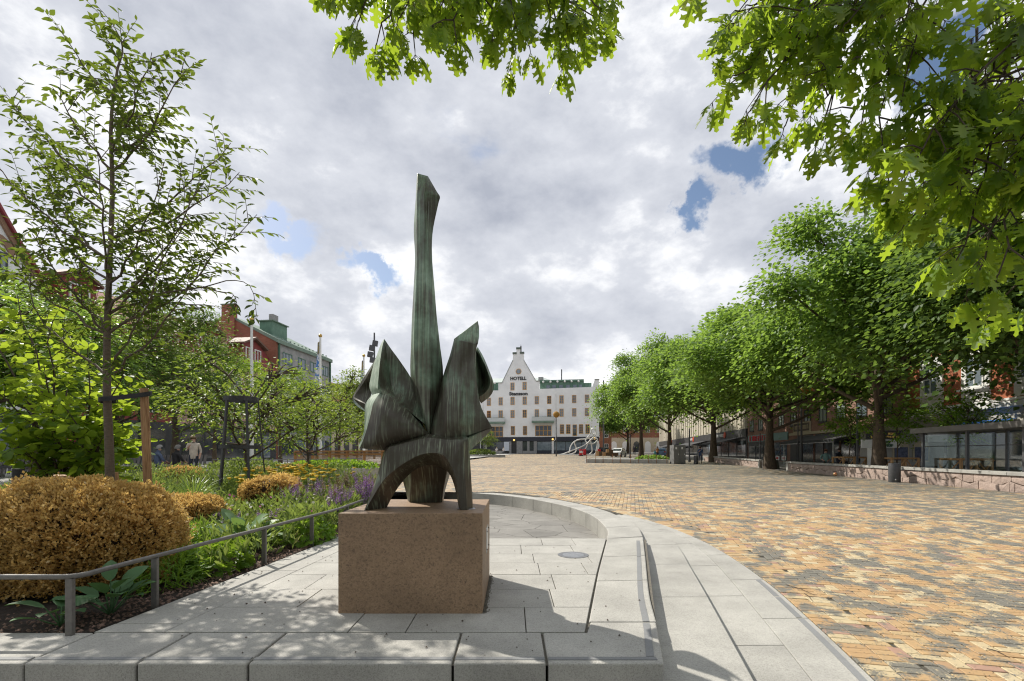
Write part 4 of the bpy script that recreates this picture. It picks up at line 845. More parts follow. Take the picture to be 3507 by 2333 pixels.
m = MB(); f.poly(m, [(.6, 11.9), (3.2, 11.9), (3.2, 13.9), (1.9, 14.6), (.6, 13.9)], -3, .1); d_ = m.build('dormer', m_redw, rh, fixn=True)
m = MB(); f.poly(m, [(.3, 13.75), (1.9, 14.6), (3.5, 13.75), (3.5, 13.95), (1.9, 14.82), (.3, 13.95)], -3.4, .5); m.build('dormer_roof', m_brnroof, d_, fixn=True)
window(f, rh, 1.9, 12.1, 1.5, 1.5, m_white, m_glassr, 2, 1, .12, d=.2)
for a in (2.2, 5.2, 8.2):
    for z in (4.6, 8.0): window(f, rh, a, z, 1.3, 1.9, m_white, m_glassd, 2, 2, .1)
rowshop(f, rh, 10.4, 3.8, seed=4)
text_part(f, rh, 'Dorli', 4.2, 2.95, .62, m_white, d=.16)
m = MB(); m.tube([f.p(1.6, 2.2, .16), f.p(1.6, 2.2, .2)], .62, 20); m.build('round_sign', mat('magenta sign', (.42, .012, .10), (.38, .012, .09), 2, .5), rh)
for i in range(3): wall_part(f, rh, 'sign_line', m_white, 1.28, 1.92, 2.42-i*.22, 2.49-i*.22, .205, .21)
f = leftfac(45); pk = thing('pink_house', f.p(7, 0, -5), 'pink rendered house with red dormer roof beside the brick gable', 'house')
wall_part(f, pk, 'wall', m_pinkw, 0, 14.8, 0, 10.7, -9, 0)
m = MB(); f.b(m, 0, 14.8, 10.7, 10.95, -9.1, .35); m.add([f.p(0, 10.95, .25), f.p(14.8, 10.95, .25), f.p(14.8, 14.3, -2.2), f.p(0, 14.3, -2.2), f.p(0, 14.8, -5), f.p(14.8, 14.8, -5), f.p(0, 10.95, -9), f.p(14.8, 10.95, -9)], [(0, 1, 2, 3), (3, 2, 5, 4), (4, 5, 7, 6), (0, 3, 4, 6), (1, 7, 5, 2)]); m.build('roof', m_redroof, pk, fixn=True)
for a in (3.5, 10.4):
    m = MB(); f.poly(m, [(a-1.7, 11.0), (a+1.7, 11.0), (a+1.7, 13.2), (a, 14.0), (a-1.7, 13.2)], -3, .12); d_ = m.build('dormer', m_redw, pk, fixn=True)
    m = MB(); f.poly(m, [(a-2.1, 13.05), (a, 14.0), (a+2.1, 13.05), (a+2.1, 13.25), (a, 14.25), (a-2.1, 13.25)], -3.2, .6); m.build('dormer_roof', m_brnroof, d_, fixn=True)
    for q_ in (-.75, .75): window(f, pk, a+q_, 11.5, 1.1, 1.4, m_white, m_glassr, 2, 1, .1, d=.2)
for a in (2, 5, 8, 11, 13.4):
    for z in (4.4, 7.5): window(f, pk, a, z, 1.2, 1.8, m_white, m_glassd, 2, 2, .1)
rowshop(f, pk, 14.6, 3.7, seed=5)
f = leftfac(60); of = thing('office_building', f.p(6, 0, -6), 'grey concrete block with green copper roof and red brick gable end', 'building')
z0 = f.o.z; EZ, RZ2 = 15.5-z0, 19.0-z0; L = 12.7
m = MB(); f.b(m, 0.02, L, 0, EZ, -12.6, 0); m.build('wall', m_conc, of)
g = Fac(f.o, -nl, -dl)                                             # gable end, facing the camera
m = MB(); g.poly(m, [(0, 0), (13.4, 0), (13.4, EZ-.2), (6.7, RZ2-.15), (0, EZ-.05)], 0, .3); gb = m.build('gable_wall', m_brickred, of, fixn=True)
m = MB(); g.b(m, 5.5, 7.2, EZ-3, 20.0-z0, .0, .62); m.build('chimney', m_brickred, gb); m = MB(); g.b(m, 5.4, 7.3, 20.0-z0, 20.12-z0, -.05, .7); m.build('chimney_cap', m_copper, gb)
m = MB(); m.add([f.p(-.4, EZ+.05, .3), f.p(L+.2, EZ+.05, .3), f.p(L+.2, RZ2, -6.7), f.p(-.4, RZ2, -6.7), f.p(-.4, EZ, -13.5), f.p(L+.2, EZ, -13.5), f.p(-.4, EZ-.4, .3), f.p(L+.2, EZ-.4, .3), f.p(L+.2, EZ-.4, -13.4), f.p(-.4, RZ2-.25, -6.7), f.p(-.4, EZ-.4, -13.4)], [(0, 1, 2, 3), (3, 2, 5, 4), (6, 7, 1, 0), (1, 7, 8, 5, 2), (6, 0, 3, 9), (9, 3, 4, 10)]); m.build('roof', m_copper, of)
m = MB(); f.b(m, 1.9, 5.0, EZ, EZ+3.0, -3.8, -2.0); vb = m.build('roof_vent', m_green, of, fixn=True); m = MB(); f.b(m, 1.7, 5.2, EZ+3.0, EZ+3.12, -4, -1.8); m.build('vent_cap', m_copper, vb); m = MB(); f.b(m, 2.9, 4.0, EZ+3.12, EZ+4.2, -3.2, -2.6); m.build('vent_stack', m_stonef, vb)
for a in range(14): m = MB(); q_ = .4+a*.9; m.par(f.p(q_, EZ+.45, -.4), f.e*.22, f.n*.1, (0, 0, .14)); m.build('snow_guard', m_copper, of)
for r_ in range(4):
    for a, w in ((2.0, 2.0), (5.2, 1.75), (8.1, 1.75), (11.1, 2.0)): window(f, of, a, 12.85-z0-3.05*r_, w, 1.4, m_greenp, m_glassr, 3 if w > 1.8 else 2, 1, .09)
m = MB(); m.tube([f.p(.12, EZ-.4, .12), f.p(.12, .2, .12)], .12, 6); m.build('downpipe', m_greenp, of); m = MB(); m.tube([f.p(L-.15, EZ-.4, .12), f.p(L-.15, .2, .12)], .12, 6); m.build('downpipe', m_greenp, of)
rowshop(f, of, 12.5, 3.4, mt=m_stonef, seed=6)
f = leftfac(73); rr = thing('red_roofed_house', f.p(10, 0, -6), 'low house with long red roof next to the grey concrete block', 'house')
wall_part(f, rr, 'wall', m_cream, 0, 24, 0, 8.4, -11, 0)
m = MB(); m.add([f.p(0, 8.4, .5), f.p(24, 8.4, .5), f.p(24, 13.0, -5.5), f.p(0, 13.0, -5.5), f.p(0, 8.4, -11.5), f.p(24, 8.4, -11.5)], [(0, 1, 2, 3), (3, 2, 5, 4), (0, 3, 4), (1, 5, 2)]); m.build('roof', m_redroof, rr)
m = MB(); f.poly(m, [(6, 9.2), (13, 9.2), (12.5, 12.2), (6.5, 12.2)], -4, -.2); m.build('dormer', m_brnroof, rr, fixn=True)
for a in range(8):
    wall_part(f, rr, 'doorway', m_shopd, 1+a*2.9, 2.7+a*2.9, 0, 2.9, .0, .05)
    window(f, rr, 1.9+a*2.9, 4.6, 1.3, 1.8, m_white, m_glassd, 2, 2, .1)

# ---- buildings on the right
nr = Vector((-1, AX, 0)).normalized()
def rightfac(Y): return Fac((24+AX*Y, Y, zp(Y)-.05), dl, nr)
m_dkframe = mat('black window frame', (.02, .02, .022), (.03, .03, .03), 4, .5)
m_curt = mat('curtained glass', (.16, .20, .19), (.30, .33, .31), 3, .15, spec=.7, stretch=(3, 3, .2))
f = rightfac(35.6); ob = thing('brown_brick_building', f.p(16, 0, -5), 'brown brick building with black framed windows behind the tree row', 'building')
L = 33.6; wall_part(f, ob, 'wall', m_brickbrn, 0, L, 0, 13.5, -9, 0); wall_part(f, ob, 'roof_edge', m_iron, -.1, L+.1, 13.5, 13.8, -9.2, .2)
for i in range(10):
    for r_ in range(3): window(f, ob, 2.2+i*3.3, 4.45+3.1*r_, 1.55, 1.5, m_dkframe, (m_curt, m_glassr)[i % 3 == 1], 2, 1, .09, sill=m_dkframe)
wall_part(f, ob, 'cornice', m_cream, 3.0, 19.5, 3.35, 3.62, .0, .18)
wall_part(f, ob, 'ground_floor', m_shopd, 1.0, 17.5, 0, 3.3, .0, .06)
for a, w in ((1.4, 2.0), (3.8, 2.2), (6.4, 2.2), (9, 2.4), (11.9, 1.6), (14.0, 2.2)): wall_part(f, ob, 'shop_window', (m_glassd, m_glassr)[a == 9], a, a+w, .55, 2.7, .065, .09)
for a in (3.55, 8.75, 13.65, 16.4): wall_part(f, ob, 'pier', m_brickbrn, a-.1, a+.14, 0, 3.3, .05, .14)
m = MB(); m.add([f.p(4.6, 3.15, .1), f.p(15.4, 3.15, .1), f.p(15.4, 2.55, 2.6), f.p(4.6, 2.55, 2.6), f.p(4.6, 2.30, 2.6), f.p(15.4, 2.30, 2.6), f.p(4.6, 2.95, .1), f.p(15.4, 2.95, .1)], [(0, 3, 2, 1), (3, 4, 5, 2), (0, 6, 4, 3), (1, 2, 5, 7), (6, 7, 5, 4)]); aw = m.build('awning', mat('charcoal canvas', (.04, .042, .046), (.055, .056, .06), 5, .8), ob)
m = MB(); f.b(m, 4.6, 15.4, 2.27, 2.33, 2.58, 2.66); m.build('awning_bar', m_steel, aw)
for a in (5.0, 14.9): m = MB(); m.tube([f.p(a, 0, 2.5), f.p(a, 2.35, 2.5)], .05, 6); m.build('awning_pole', m_white, aw)
wall_part(f, ob, 'sign_board', mat('brown sign board', (.11, .085, .06), (.09, .07, .05), 4, .6), 14.6, 18.4, 3.75, 4.6, .02, .12); strokes(f, ob, 14.9, 18.1, 3.95, 4.38, 9, m_cream, .12, 8)
m = MB()
for a0, a1, za, zb_ in ((14.5, 18.5, 4.6, 4.72), (14.5, 18.5, 3.63, 3.75), (14.5, 14.6, 3.75, 4.6), (18.4, 18.5, 3.75, 4.6)): f.b(m, a0, a1, za, zb_, .02, .17)
m.build('sign_frame', m_cream, ob, fixn=True)
wall_part(f, ob, 'door', m_iron, 17.7, 19.3, 0, 2.6, .01, .1); wall_part(f, ob, 'shop_window', m_glassd, 20.4, 22.1, .5, 2.7, .01, .05); wall_part(f, ob, 'shop_window', m_glassd, 22.3, 24.0, .5, 2.7, .01, .05)
for a in (20.55, 22.45): wall_part(f, ob, 'notice', m_white, a, a+1.2, .55, 1.05, .055, .07)
wall_part(f, ob, 'red_notice', mat('red print', (.55, .02, .03), (.5, .02, .03), 4, .5), 20.8, 21.5, .68, .92, .072, .08); wall_part(f, ob, 'red_notice', MATS['red print'], 22.7, 23.4, .68, .92, .072, .08)
wall_part(f, ob, 'fascia', mat('teal fascia', (.17, .29, .28), (.14, .25, .24), 2, .5), 20.0, 33.0, 2.95, 3.85, .02, .14); wall_part(f, ob, 'shopfront', m_shopd, 24.2, 33.0, 0, 2.95, .02, .1)
for a in (24.6, 27.4, 30.2): wall_part(f, ob, 'shop_window', m_glassd, a, a+2.4, .3, 2.4, .105, .13)
strokes(f, ob, 24.0, 32.4, 3.05, 3.75, 15, MATS['red print'], .15, 4)
f = rightfac(20); oo = thing('orange_brick_building', f.p(8, 0, -5), 'orange brick building with white stone window surrounds at the right edge', 'building')
wall_part(f, oo, 'wall', m_brickorg, 0, 15.4, 4.3, 15, -9, 0); wall_part(f, oo, 'ground_floor', mat('pale stone base', (.50, .48, .42), (.43, .41, .36), 2, .8), 0, 15.4, 0, 4.0, -9, .04)
wall_part(f, oo, 'cornice', m_white, 0, 15.4, 4.0, 4.3, -.2, .35); wall_part(f, oo, 'cornice', m_white, 0, 15.4, 4.36, 4.5, -.1, .2)
for i in range(4):
    a = 1.9+i*3.7
    for z in (5.4, 9.2):
        wall_part(f, oo, 'surround', m_white, a-1.05, a+1.05, z-.85, z+2.5, 0, .10); window(Fac(f.p(0, 0, .1), f.e, f.n), oo, a, z, 1.35, 2.1, m_white, m_glassr, 2, 2, .1)
        wall_part(f, oo, 'sill', m_white, a-1.2, a+1.2, z-.14, z-.02, .1, .3)
    wall_part(f, oo, 'shop_window', m_glassr, a-1.4, a+1.4, .5, 3.0, .045, .08)
for a0, a1 in ((.5, 4.6), (6.4, 11.2)):
    m = MB(); m.add([f.p(a0, 3.35, .1), f.p(a1, 3.35, .1), f.p(a1, 2.95, 1.5), f.p(a0, 2.95, 1.5), f.p(a0, 2.70, 1.5), f.p(a1, 2.70, 1.5)], [(0, 3, 2, 1), (3, 4, 5, 2)]); m.build('awning', mat('blue canvas', (.02, .12, .42), (.025, .14, .48), 4, .7), oo)
f = rightfac(69.4); cb = thing('cream_clad_building', f.p(35, 0, -5), 'cream ribbed cladding over dark shops behind the far trees on the right', 'building')
L = 76; m = MB(); f.b(m, 0, L, 4.4, 12, -9, 0); m.build('wall', mat('cream cladding', (.50, .46, .37), (.44, .40, .32), 2, .7), cb)
m = MB()
for a in range(0, 76, 2): f.b(m, a+.1, a+.25, 4.45, 11.9, 0, .12)
m.build('cladding_ribs', MATS['cream cladding'], cb, fixn=True)
wall_part(f, cb, 'fascia', m_shopd, 0, L, 3.2, 4.4, -9, .1); wall_part(f, cb, 'shopfront', m_iron, 0, L, 0, 3.2, -9, -.1)
for i in range(18): wall_part(f, cb, 'shop_window', (m_glassd, m_glassr, m_glassd)[i % 3], .6+i*4.1, 4.2+i*4.1, .4, 2.7, -.098, -.06)
for a0, a1 in ((3, 14), (22, 40), (46, 66)):
    m = MB(); m.add([f.p(a0, 3.2, .1), f.p(a1, 3.2, .1), f.p(a1, 2.5, 2.8), f.p(a0, 2.5, 2.8), f.p(a0, 2.25, 2.8), f.p(a1, 2.25, 2.8)], [(0, 3, 2, 1), (3, 4, 5, 2)]); m.build('awning', MATS['charcoal canvas'], cb)
for a, s_ in ((10, 2), (32, 3), (56, 5)):
    m = MB(); m.tube([f.p(a, 3.8, .1), f.p(a, 3.8, .2)], .5, 16); m.build('round_sign', mat('orange sign', (.6, .09, .03), (.55, .08, .03), 3, .5), cb); strokes(f, cb, a+.8, a+4.6, 3.6, 4.05, 7, m_white, .11, s_)
far = thing('arched_brick_house', (40, 152, 2), 'small brick house with white arched doors beyond the parked car', 'house')
f = Fac((30, 152, 1.95), (1, -.05, 0), (-.05, -1, 0))
wall_part(f, far, 'wall', m_brickred, 0, 22, 0, 11, -8, 0); wall_part(f, far, 'base', m_cream, 0, 22, 0, 4.6, 0, .1)
for i in range(6):
    a = 2+i*3.5; m = MB(); f.poly(m, [(a-.9, 0), (a+.9, 0), (a+.9, 2.6), (a+.65, 3.2), (a, 3.5), (a-.65, 3.2), (a-.9, 2.6)], .1, .16); m.build('arched_door', (m_white, m_glassd)[i % 3 == 2], far, fixn=True); window(f, far, a, 6.2, 1.3, 2, m_white, m_glassd, 2, 2, .1)
far2 = thing('red_brick_corner', (24.5, 140, 1.9), 'narrow red brick corner beside the right edge of the hotel', 'house')
m = MB(); m.box(22.5, 28, 136, 146, 1.6, 10.5); m.build('wall', m_brickred, far2)
for x in (24, 26.5):
    for z in (2.4, 6): window(Fac((0, 136, 0), (1, 0, 0), (0, -1, 0)), far2, x, z, 1.2, 1.9, m_white, m_glassd, 2, 2, .1)
# ---------------------------------------------------------------- street trees
def grow(seed, height, base, rad, limbs, per, leaves, lsize, tr, T=T_DIA, sq=.8, flat=.42, spread=.36, mt=None, upb=.55, fill=.0):
    """trunk mesh and crown mesh of a broadleaved tree standing on the origin"""
    r = random.Random(seed); g = np.random.RandomState(seed); tb = MB()
    cz = (height+base)/2; hh = (height-base)/2
    lean = Vector((r.uniform(-.3, .3), r.uniform(-.3, .3), 0)); top = Vector((lean.x, lean.y, base+hh*1.35))
    n = 9; tp = [Vector((lean.x*(i/(n-1))**2+r.uniform(-.04, .04)*(i > 0), lean.y*(i/(n-1))**2, top.z*i/(n-1))) for i in range(n)]
    tb.tube(tp, [tr*(1.45 if i == 0 else 1.08 if i == 1 else 1-.86*(i/(n-1))) for i in range(n)], 9)
    C = []; O = []
    for k in range(limbs):
        a = 2*math.pi*(k*.618+r.uniform(-.07, .07)); w = (k+.5)/limbs; el = math.asin(max(-.98, min(.98, -.62+1.56*w)))
        rr = rad*r.uniform(.45, 1.0); lc = Vector((math.cos(a)*math.cos(el)*rr, math.sin(a)*math.cos(el)*rr, cz+math.sin(el)*hh*r.uniform(.55, .98)+r.uniform(-.10, .10)*hh))
        t0 = max(.28, min(.9, (lc.z-rad*.5)/top.z)); q = t0*(n-1); i = min(int(q), n-2); s0 = tp[i].lerp(tp[i+1], q-i)
        mid = s0.lerp(lc, .5)+Vector((0, 0, -.06*rad+r.uniform(-.2, .2))); pth = crom([s0, mid, lc], 7)
        r0 = tr*.42*(1-.45*t0); tb.tube(pth, [r0*(1-.8*j/6)+.012 for j in range(7)], 6)
        lr = rad*spread*r.uniform(.65, 1.3)
        for j in range(per):
            d = Vector(g.normal(size=3)); d.normalize(); d.z = d.z*.75+.12
            cc = lc+Vector((d.x*lr, d.y*lr, d.z*lr*sq))*r.uniform(.55, 1.0)
            if r.random() < .6: tb.tube([lc.lerp(pth[4], r.random()), lc.lerp(cc, .55), cc], [.028, .016, .006], 4, cap=False)
            C.append(cc); O.append((cc-Vector((0, 0, cz-.2*hh))).normalized())
    C = np.array([c[:] for c in C]); O = np.array([o[:] for o in O]); m = leaves; cr = rad*(.15 if spread > .3 else .118)
    n_ = len(C)*m; off = g.normal(size=(n_, 3))*np.array([cr, cr, cr*flat]); base_ = np.repeat(C, m, 0)
    rr = np.linalg.norm(off[:, :2], axis=1); off[:, 2] -= rr*rr/(cr*3.2)
    pos = base_+off; out_ = np.repeat(O, m, 0)
    nrm = np.array([0, 0, 1.])*(upb+.25)+out_*.25+g.normal(size=(n_, 3))*.36; dr = off*np.array([1, 1, .3])/cr+out_*.5+g.normal(size=(n_, 3))*.5+np.array([0, 0, -.35])
    return tb.mesh('trunk', m_bark, smooth=60), leaf_mesh('crown', mt or m_tree, pos, dr, nrm, lsize*g.uniform(.7, 1.3, n_), *T)
def put_tree(name, mesh2, loc, rz, sc, label, group=None, cat='tree', kind=None):
    t_ = thing(name, loc, label, cat, group, rz); t_.scale = sc if hasattr(sc, '__len__') else (sc, sc, sc)
    link('trunk', mesh2[0], t_); link('crown', mesh2[1], t_); return t_
oakA = grow(21, 12.6, 3.9, 5.9, 28, 12, 150, .225, .31, T_WID, flat=.36, spread=.28)
oakB = grow(34, 12.8, 3.8, 5.9, 28, 12, 150, .225, .30, T_WID, flat=.36, spread=.28)
def tl(u, Y): return Vector(((u-CX)/F*Y, Y, zp(Y)-.05))
G1 = 'oak trees along the right side of the square'
put_tree('oak_tree', oakA, tl(3012, 26.0), .4, (1.0, 1.0, 1.15), 'tallest oak with dark trunk behind the long stone wall', G1)
put_tree('oak_tree', oakB, tl(2637, 38.7), 2.1, (1.22, 1.22, 1.04), 'oak standing in the gap between the two stone walls', G1)
put_tree('oak_tree', oakA, tl(2443, 54.8), 4.0, (1.25, 1.25, 1.16), 'oak right behind the grey cabinets and shorter wall', G1)
put_tree('oak_tree', oakB, tl(2292, 70), 5.2, (1.15, 1.15, 1.3), 'oak on the left of the grey cabinets near blue car', G1)
put_tree('oak_tree', oakA, tl(2196, 86), 1.1, (1.2, 1.2, 1.42), 'farthest oak of the row, above the white parked car', G1)
put_tree('oak_tree', oakB, tl(2150, 122), .2, (1.15, 1.15, 1.1), 'distant oak between the hotel corner and parked car', G1)
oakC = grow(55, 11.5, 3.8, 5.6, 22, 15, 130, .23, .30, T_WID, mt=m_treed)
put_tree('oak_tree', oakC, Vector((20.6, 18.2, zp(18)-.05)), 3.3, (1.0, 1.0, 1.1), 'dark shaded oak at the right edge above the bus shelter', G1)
# young trees planted in the timber guards
yng = grow(77, 4.6, 1.7, 1.25, 11, 7, 26, .15, .045, T_ELM, flat=.25, mt=m_lime, spread=.4)
GZ = [(20.9, 30.0), (20.4, 25.6), (21.2, 22.6)]
for (x, y), lb in zip(GZ, ('slim young tree in the timber guard left of dark oak trunk', 'slim young tree in the timber guard right of dark oak trunk', 'slim young tree behind the glass of the bus shelter')):
    put_tree('young_tree', yng, Vector((x, y, zp(y)-.03)), x*3, (1, 1, 1), lb, 'young trees in timber guards')
# trees on the garden side
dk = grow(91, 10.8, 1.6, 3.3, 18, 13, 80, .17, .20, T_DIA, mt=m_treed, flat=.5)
md = grow(92, 8.5, 1.6, 3.2, 18, 12, 55, .18, .16, T_ELM, mt=m_tree)
fe = grow(93, 9.0, 2.0, 2.9, 20, 12, 60, .17, .14, T_ELM, mt=m_lime, flat=.35, spread=.3)
sm = grow(94, 5.6, 1.5, 1.7, 14, 10, 42, .13, .06, T_ELM, mt=m_crab)
def tg(u, Y): return Vector(((u-CX)/F*Y, Y, zl(Y)-.05))
G2 = 'trees on the garden side'
put_tree('dense_tree', dk, tg(600, 29), .5, (1.05, 1.05, 1.02), 'dense dark green tree left of the brick gable', G2)
put_tree('dense_tree', dk, tg(395, 24), 2.5, (.9, .9, .80), 'dark green tree behind the slim foreground trunk', G2)
put_tree('leafy_tree', md, tg(120, 20), 1.5, (1.1, 1.1, 1.0), 'leafy green tree in front of the white gabled house', G2)
put_tree('leafy_tree', md, tg(-120, 17), 3.5, (1.1, 1.1, .95), 'leafy tree cut by the left edge behind the round leaved shrub', G2)
put_tree('feathery_tree', fe, tg(735, 34), .5, (1.0, 1.0, 1.0), 'light green tree below the brick chimney and dormer', G2)
put_tree('feathery_tree', fe, tg(960, 42), 2.0, (1.05, 1.05, .98), 'light green feathery tree covering the grey concrete facade', G2)
put_tree('feathery_tree', fe, tg(1085, 47), 4.0, (.9, .9, .78), 'feathery tree behind the middle flagpole', G2)
put_tree('small_tree', sm, tg(1162, 27), .3, (1.1, 1.1, 1.02), 'small staked tree right behind the timber net fence', G2)
put_tree('small_tree', sm, tg(1222, 33), 2.3, (1.2, 1.2, 1.05), 'small dark tree between the staked tree and bronze petal', G2)
# crab apples with spreading stems in the bed
cr1 = grow(95, 3.6, 1.2, 1.65, 14, 9, 22, .10, .05, T_ELM, mt=m_crab, spread=.42)
put_tree('crab_apple', cr1, Vector((-7.6, 13.8, .05)), .6, (1.2, 1.2, 1.15), 'spreading crab apple left of the dark metal obelisk', 'crab apples in the flower bed')
put_tree('crab_apple', cr1, Vector((-7.0, 16.6, .16)), 2.7, (1.2, 1.2, 1.0), 'spreading crab apple right of the dark metal obelisk', 'crab apples in the flower bed')

# ---------------------------------------------------------------- branch systems with single leaves (foreground)
def branchy(tb, start, end, r0, r1, sag=.0, seg=8, wob=.05, rr=rnd):
    mid = start.lerp(end, .5)+Vector((0, 0, sag)); p = crom([start, mid, end], seg)
    L = (end-start).length
    for i in range(1, seg-1): p[i] += Vector((rr.gauss(0, 1), rr.gauss(0, 1), rr.gauss(0, 1)))*wob*L*.25
    tb.tube(p, [r0+(r1-r0)*i/(seg-1) for i in range(seg)], 6); return p
# slim young tree, front left
TX, TY = -5.50, 6.6
yt = thing('young_tree', (TX, TY, 0), 'tall slim young tree with airy crown at the left', 'tree')
tb = MB(); rt = random.Random(3)
tpts = [Vector((TX, TY, -.05)), Vector((TX+.01, TY, 1.2)), P(366, 1330, TY), P(368, 1100, TY), P(376, 900, TY), P(385, 650, TY), P(380, 430, TY), P(400, 250, TY+.05), P(420, 160, TY+.1), P(375, 62, TY+.1)]
tpp = crom(tpts, 30); tb.tube(tpp, [.062-.058*(i/29)**.85 for i in range(30)], 10)
def on_trunk(z): return min(tpp, key=lambda p: abs(p.z-z))
tips = [(640, 235, -.2), (560, 420, .5), (180, 300, -.3), (250, 170, .2), (520, 180, -.4), (170, 480, .7), (20, 330, .2), (-60, 520, -.5), (60, 640, .6), (-90, 760, .1), (110, 800, -.7), (560, 560, -.7), (790, 490, .3), (700, 620, -.5), (880, 735, .1), (820, 590, .8), (640, 760, -.3), (760, 840, .6), (690, 930, -.4), (560, 880, -.9), (330, 500, -.9), (450, 330, .7), (120, 560, 1.1), (430, 720, 1.2), (560, 980, .5), (40, 930, .4), (250, 880, .9)]
LC, LD, LN = [], [], []
def twigs(path, nt, tl_, lf, rr, droop=-.12, ls=.1, start=.25, out=None):
    n = len(path)
    for k in range(nt):
        t = start+(1-start)*(k+rr.random()*.8)/nt; q = min(.999, t)*(n-1); i = int(q); p = path[i].lerp(path[i+1], q-i); d = (path[i+1]-path[i]).normalized()
        side = Vector((rr.gauss(0, 1), rr.gauss(0, 1), rr.gauss(0, .5))); side -= d*side.dot(d); side.normalize()
        dd = (d*.75+side*.85).normalized(); L = tl_*rr.uniform(.55, 1.2)*(1.15-.45*t)
        e = p+dd*L+Vector((0, 0, droop*L*L)); tw = crom([p, p.lerp(e, .5)+Vector((0, 0, .04*L)), e], 5); tb.tube(tw, [.006, .005, .004, .003, .002], 4, cap=False)
        m = max(3, int(lf*L))
        for j in range(m):
            s = (j+.6)/m; c = tw[0].lerp(tw[2], s*2) if s < .5 else tw[2].lerp(tw[4], s*2-1)
            sd = dd.cross(Vector((0, 0, 1))); sd = sd.normalized() if sd.length > .1 else Vector((1, 0, 0))
            ld = dd*.6+sd*(1 if j % 2 else -1)*rr.uniform(.4, .9)+Vector((rr.gauss(0, .2), rr.gauss(0, .2), rr.gauss(-.35, .25)))
            LC.append(c[:]); LD.append(ld[:]); LN.append((rr.gauss(0, .45), rr.gauss(0, .45), 1))
for (u, v, dy) in tips:
    e = P(u, v, TY+dy); d = math.hypot(e.x-TX, e.y-TY); s0 = on_trunk(max(2.5, min(e.z-.3, e.z-.45-d*.62)))
    pth = branchy(tb, s0, e, .019, .004, -.10*d, 9, .05, rt); twigs(pth, 9+int(d*7), .66, 19, rt, start=.17)
twigs(tpp[14:], 34, .6, 21, rt, start=.1)
for tw_ in (((690, 985), (790, 960), (860, 985), (880, 1090)), ((690, 985), (750, 1000), (800, 1010), (815, 1060))):
    a = [P(tw_[0][0]-180, tw_[0][1]+25, TY-.2)]+[P(u, v, TY-.2) for u, v in tw_]; pth = crom(a, 12); tb.tube(pth, [.010-.007*i/11 for i in range(12)], 5); twigs(pth[7:], 5, .28, 22, rt, start=.2)
tb.build('trunk', m_barky, yt, smooth=60)
n = len(LC); leafobj('crown', m_elm, LC, LD, LN, NP.uniform(.075, .13, n), T_ELM, yt, W=NP.uniform(.8, 1.15, n))
# round leaved shrub behind it
LC, LD, LN = [], [], []; tb = MB(); rs = random.Random(9)
rl = thing('round_leaved_shrub', (-7.4, 8.3, 0), 'large multi stemmed shrub with round bright leaves at the left', 'shrub')
B0 = Vector((-7.5, 8.3, 0))
for (u, v, dy) in [(60, 1010, .3), (180, 1100, -.4), (300, 1190, .2), (430, 1260, -.3), (400, 1370, .1), (420, 1470, -.2), (330, 1330, .6), (150, 1250, -.7), (20, 1180, .5), (-60, 1080, -.2), (440, 1520, .4), (350, 1500, -.6), (240, 1420, -.9), (90, 1400, -.8), (-40, 1320, -.5), (60, 1530, -.9), (250, 1200, .9), (100, 1120, .9), (-80, 1480, -.9), (380, 1410, .1)]:
    e = P(u, v, 8.1+dy); s0 = B0+Vector((rs.uniform(-.25, .25), rs.uniform(-.25, .25), rs.uniform(0, .5)))
    pth = branchy(tb, s0, e, .030, .006, .12, 9, .05, rs); twigs(pth, 14, .66, 17, rs, droop=-.2, start=.3)
tb.build('stems', m_twig, rl, smooth=60); n = len(LC)
LNa = np.array(LN)*np.array([1, 1, .8])+np.array([-.35, .1, 0]); leafobj('foliage', m_rnd, LC, LD, LNa, NP.uniform(.095, .155, n), T_RND, rl)

# ---------------------------------------------------------------- overhanging oak: trunk stands outside the picture, right of the camera
ok_ = thing('overhanging_oak', (5.2, -1.6, zp(-1)), 'oak boughs with lobed sunlit leaves hanging in at the top', 'tree')
tb = MB(); ro = random.Random(17); LC, LD, LN = [], [], []; TB = Vector((5.2, -1.6, zp(-1)-.1))
tb.tube(crom([TB, TB+Vector((.05, .05, 2)), TB+Vector((-.1, .2, 4)), TB+Vector((-.1, .4, 6.6)), TB+Vector((.2, .4, 9))], 12), [.36, .30, .28, .27, .26, .25, .24, .22, .19, .16, .12, .08], 12)
def rosette(p, d, k, rr, ls):
    for j in range(k):
        a = 2*math.pi*j/k+rr.uniform(-.3, .3); s = d.orthogonal().normalized(); t2 = d.cross(s)
        o = s*math.cos(a)+t2*math.sin(a)
        ld = d*.35+o*.75+Vector((rr.gauss(0, .15), rr.gauss(0, .15), -1.05+rr.gauss(0, .3)))
        nn = o*.9+Vector((rr.gauss(0, .35), rr.gauss(0, .35), .55)); q = p+ld.normalized()*.045
        tb.tube([p, q], [.0022, .0016], 4, cap=False); LC.append(q[:]); LD.append(ld[:]); LN.append(nn[:])
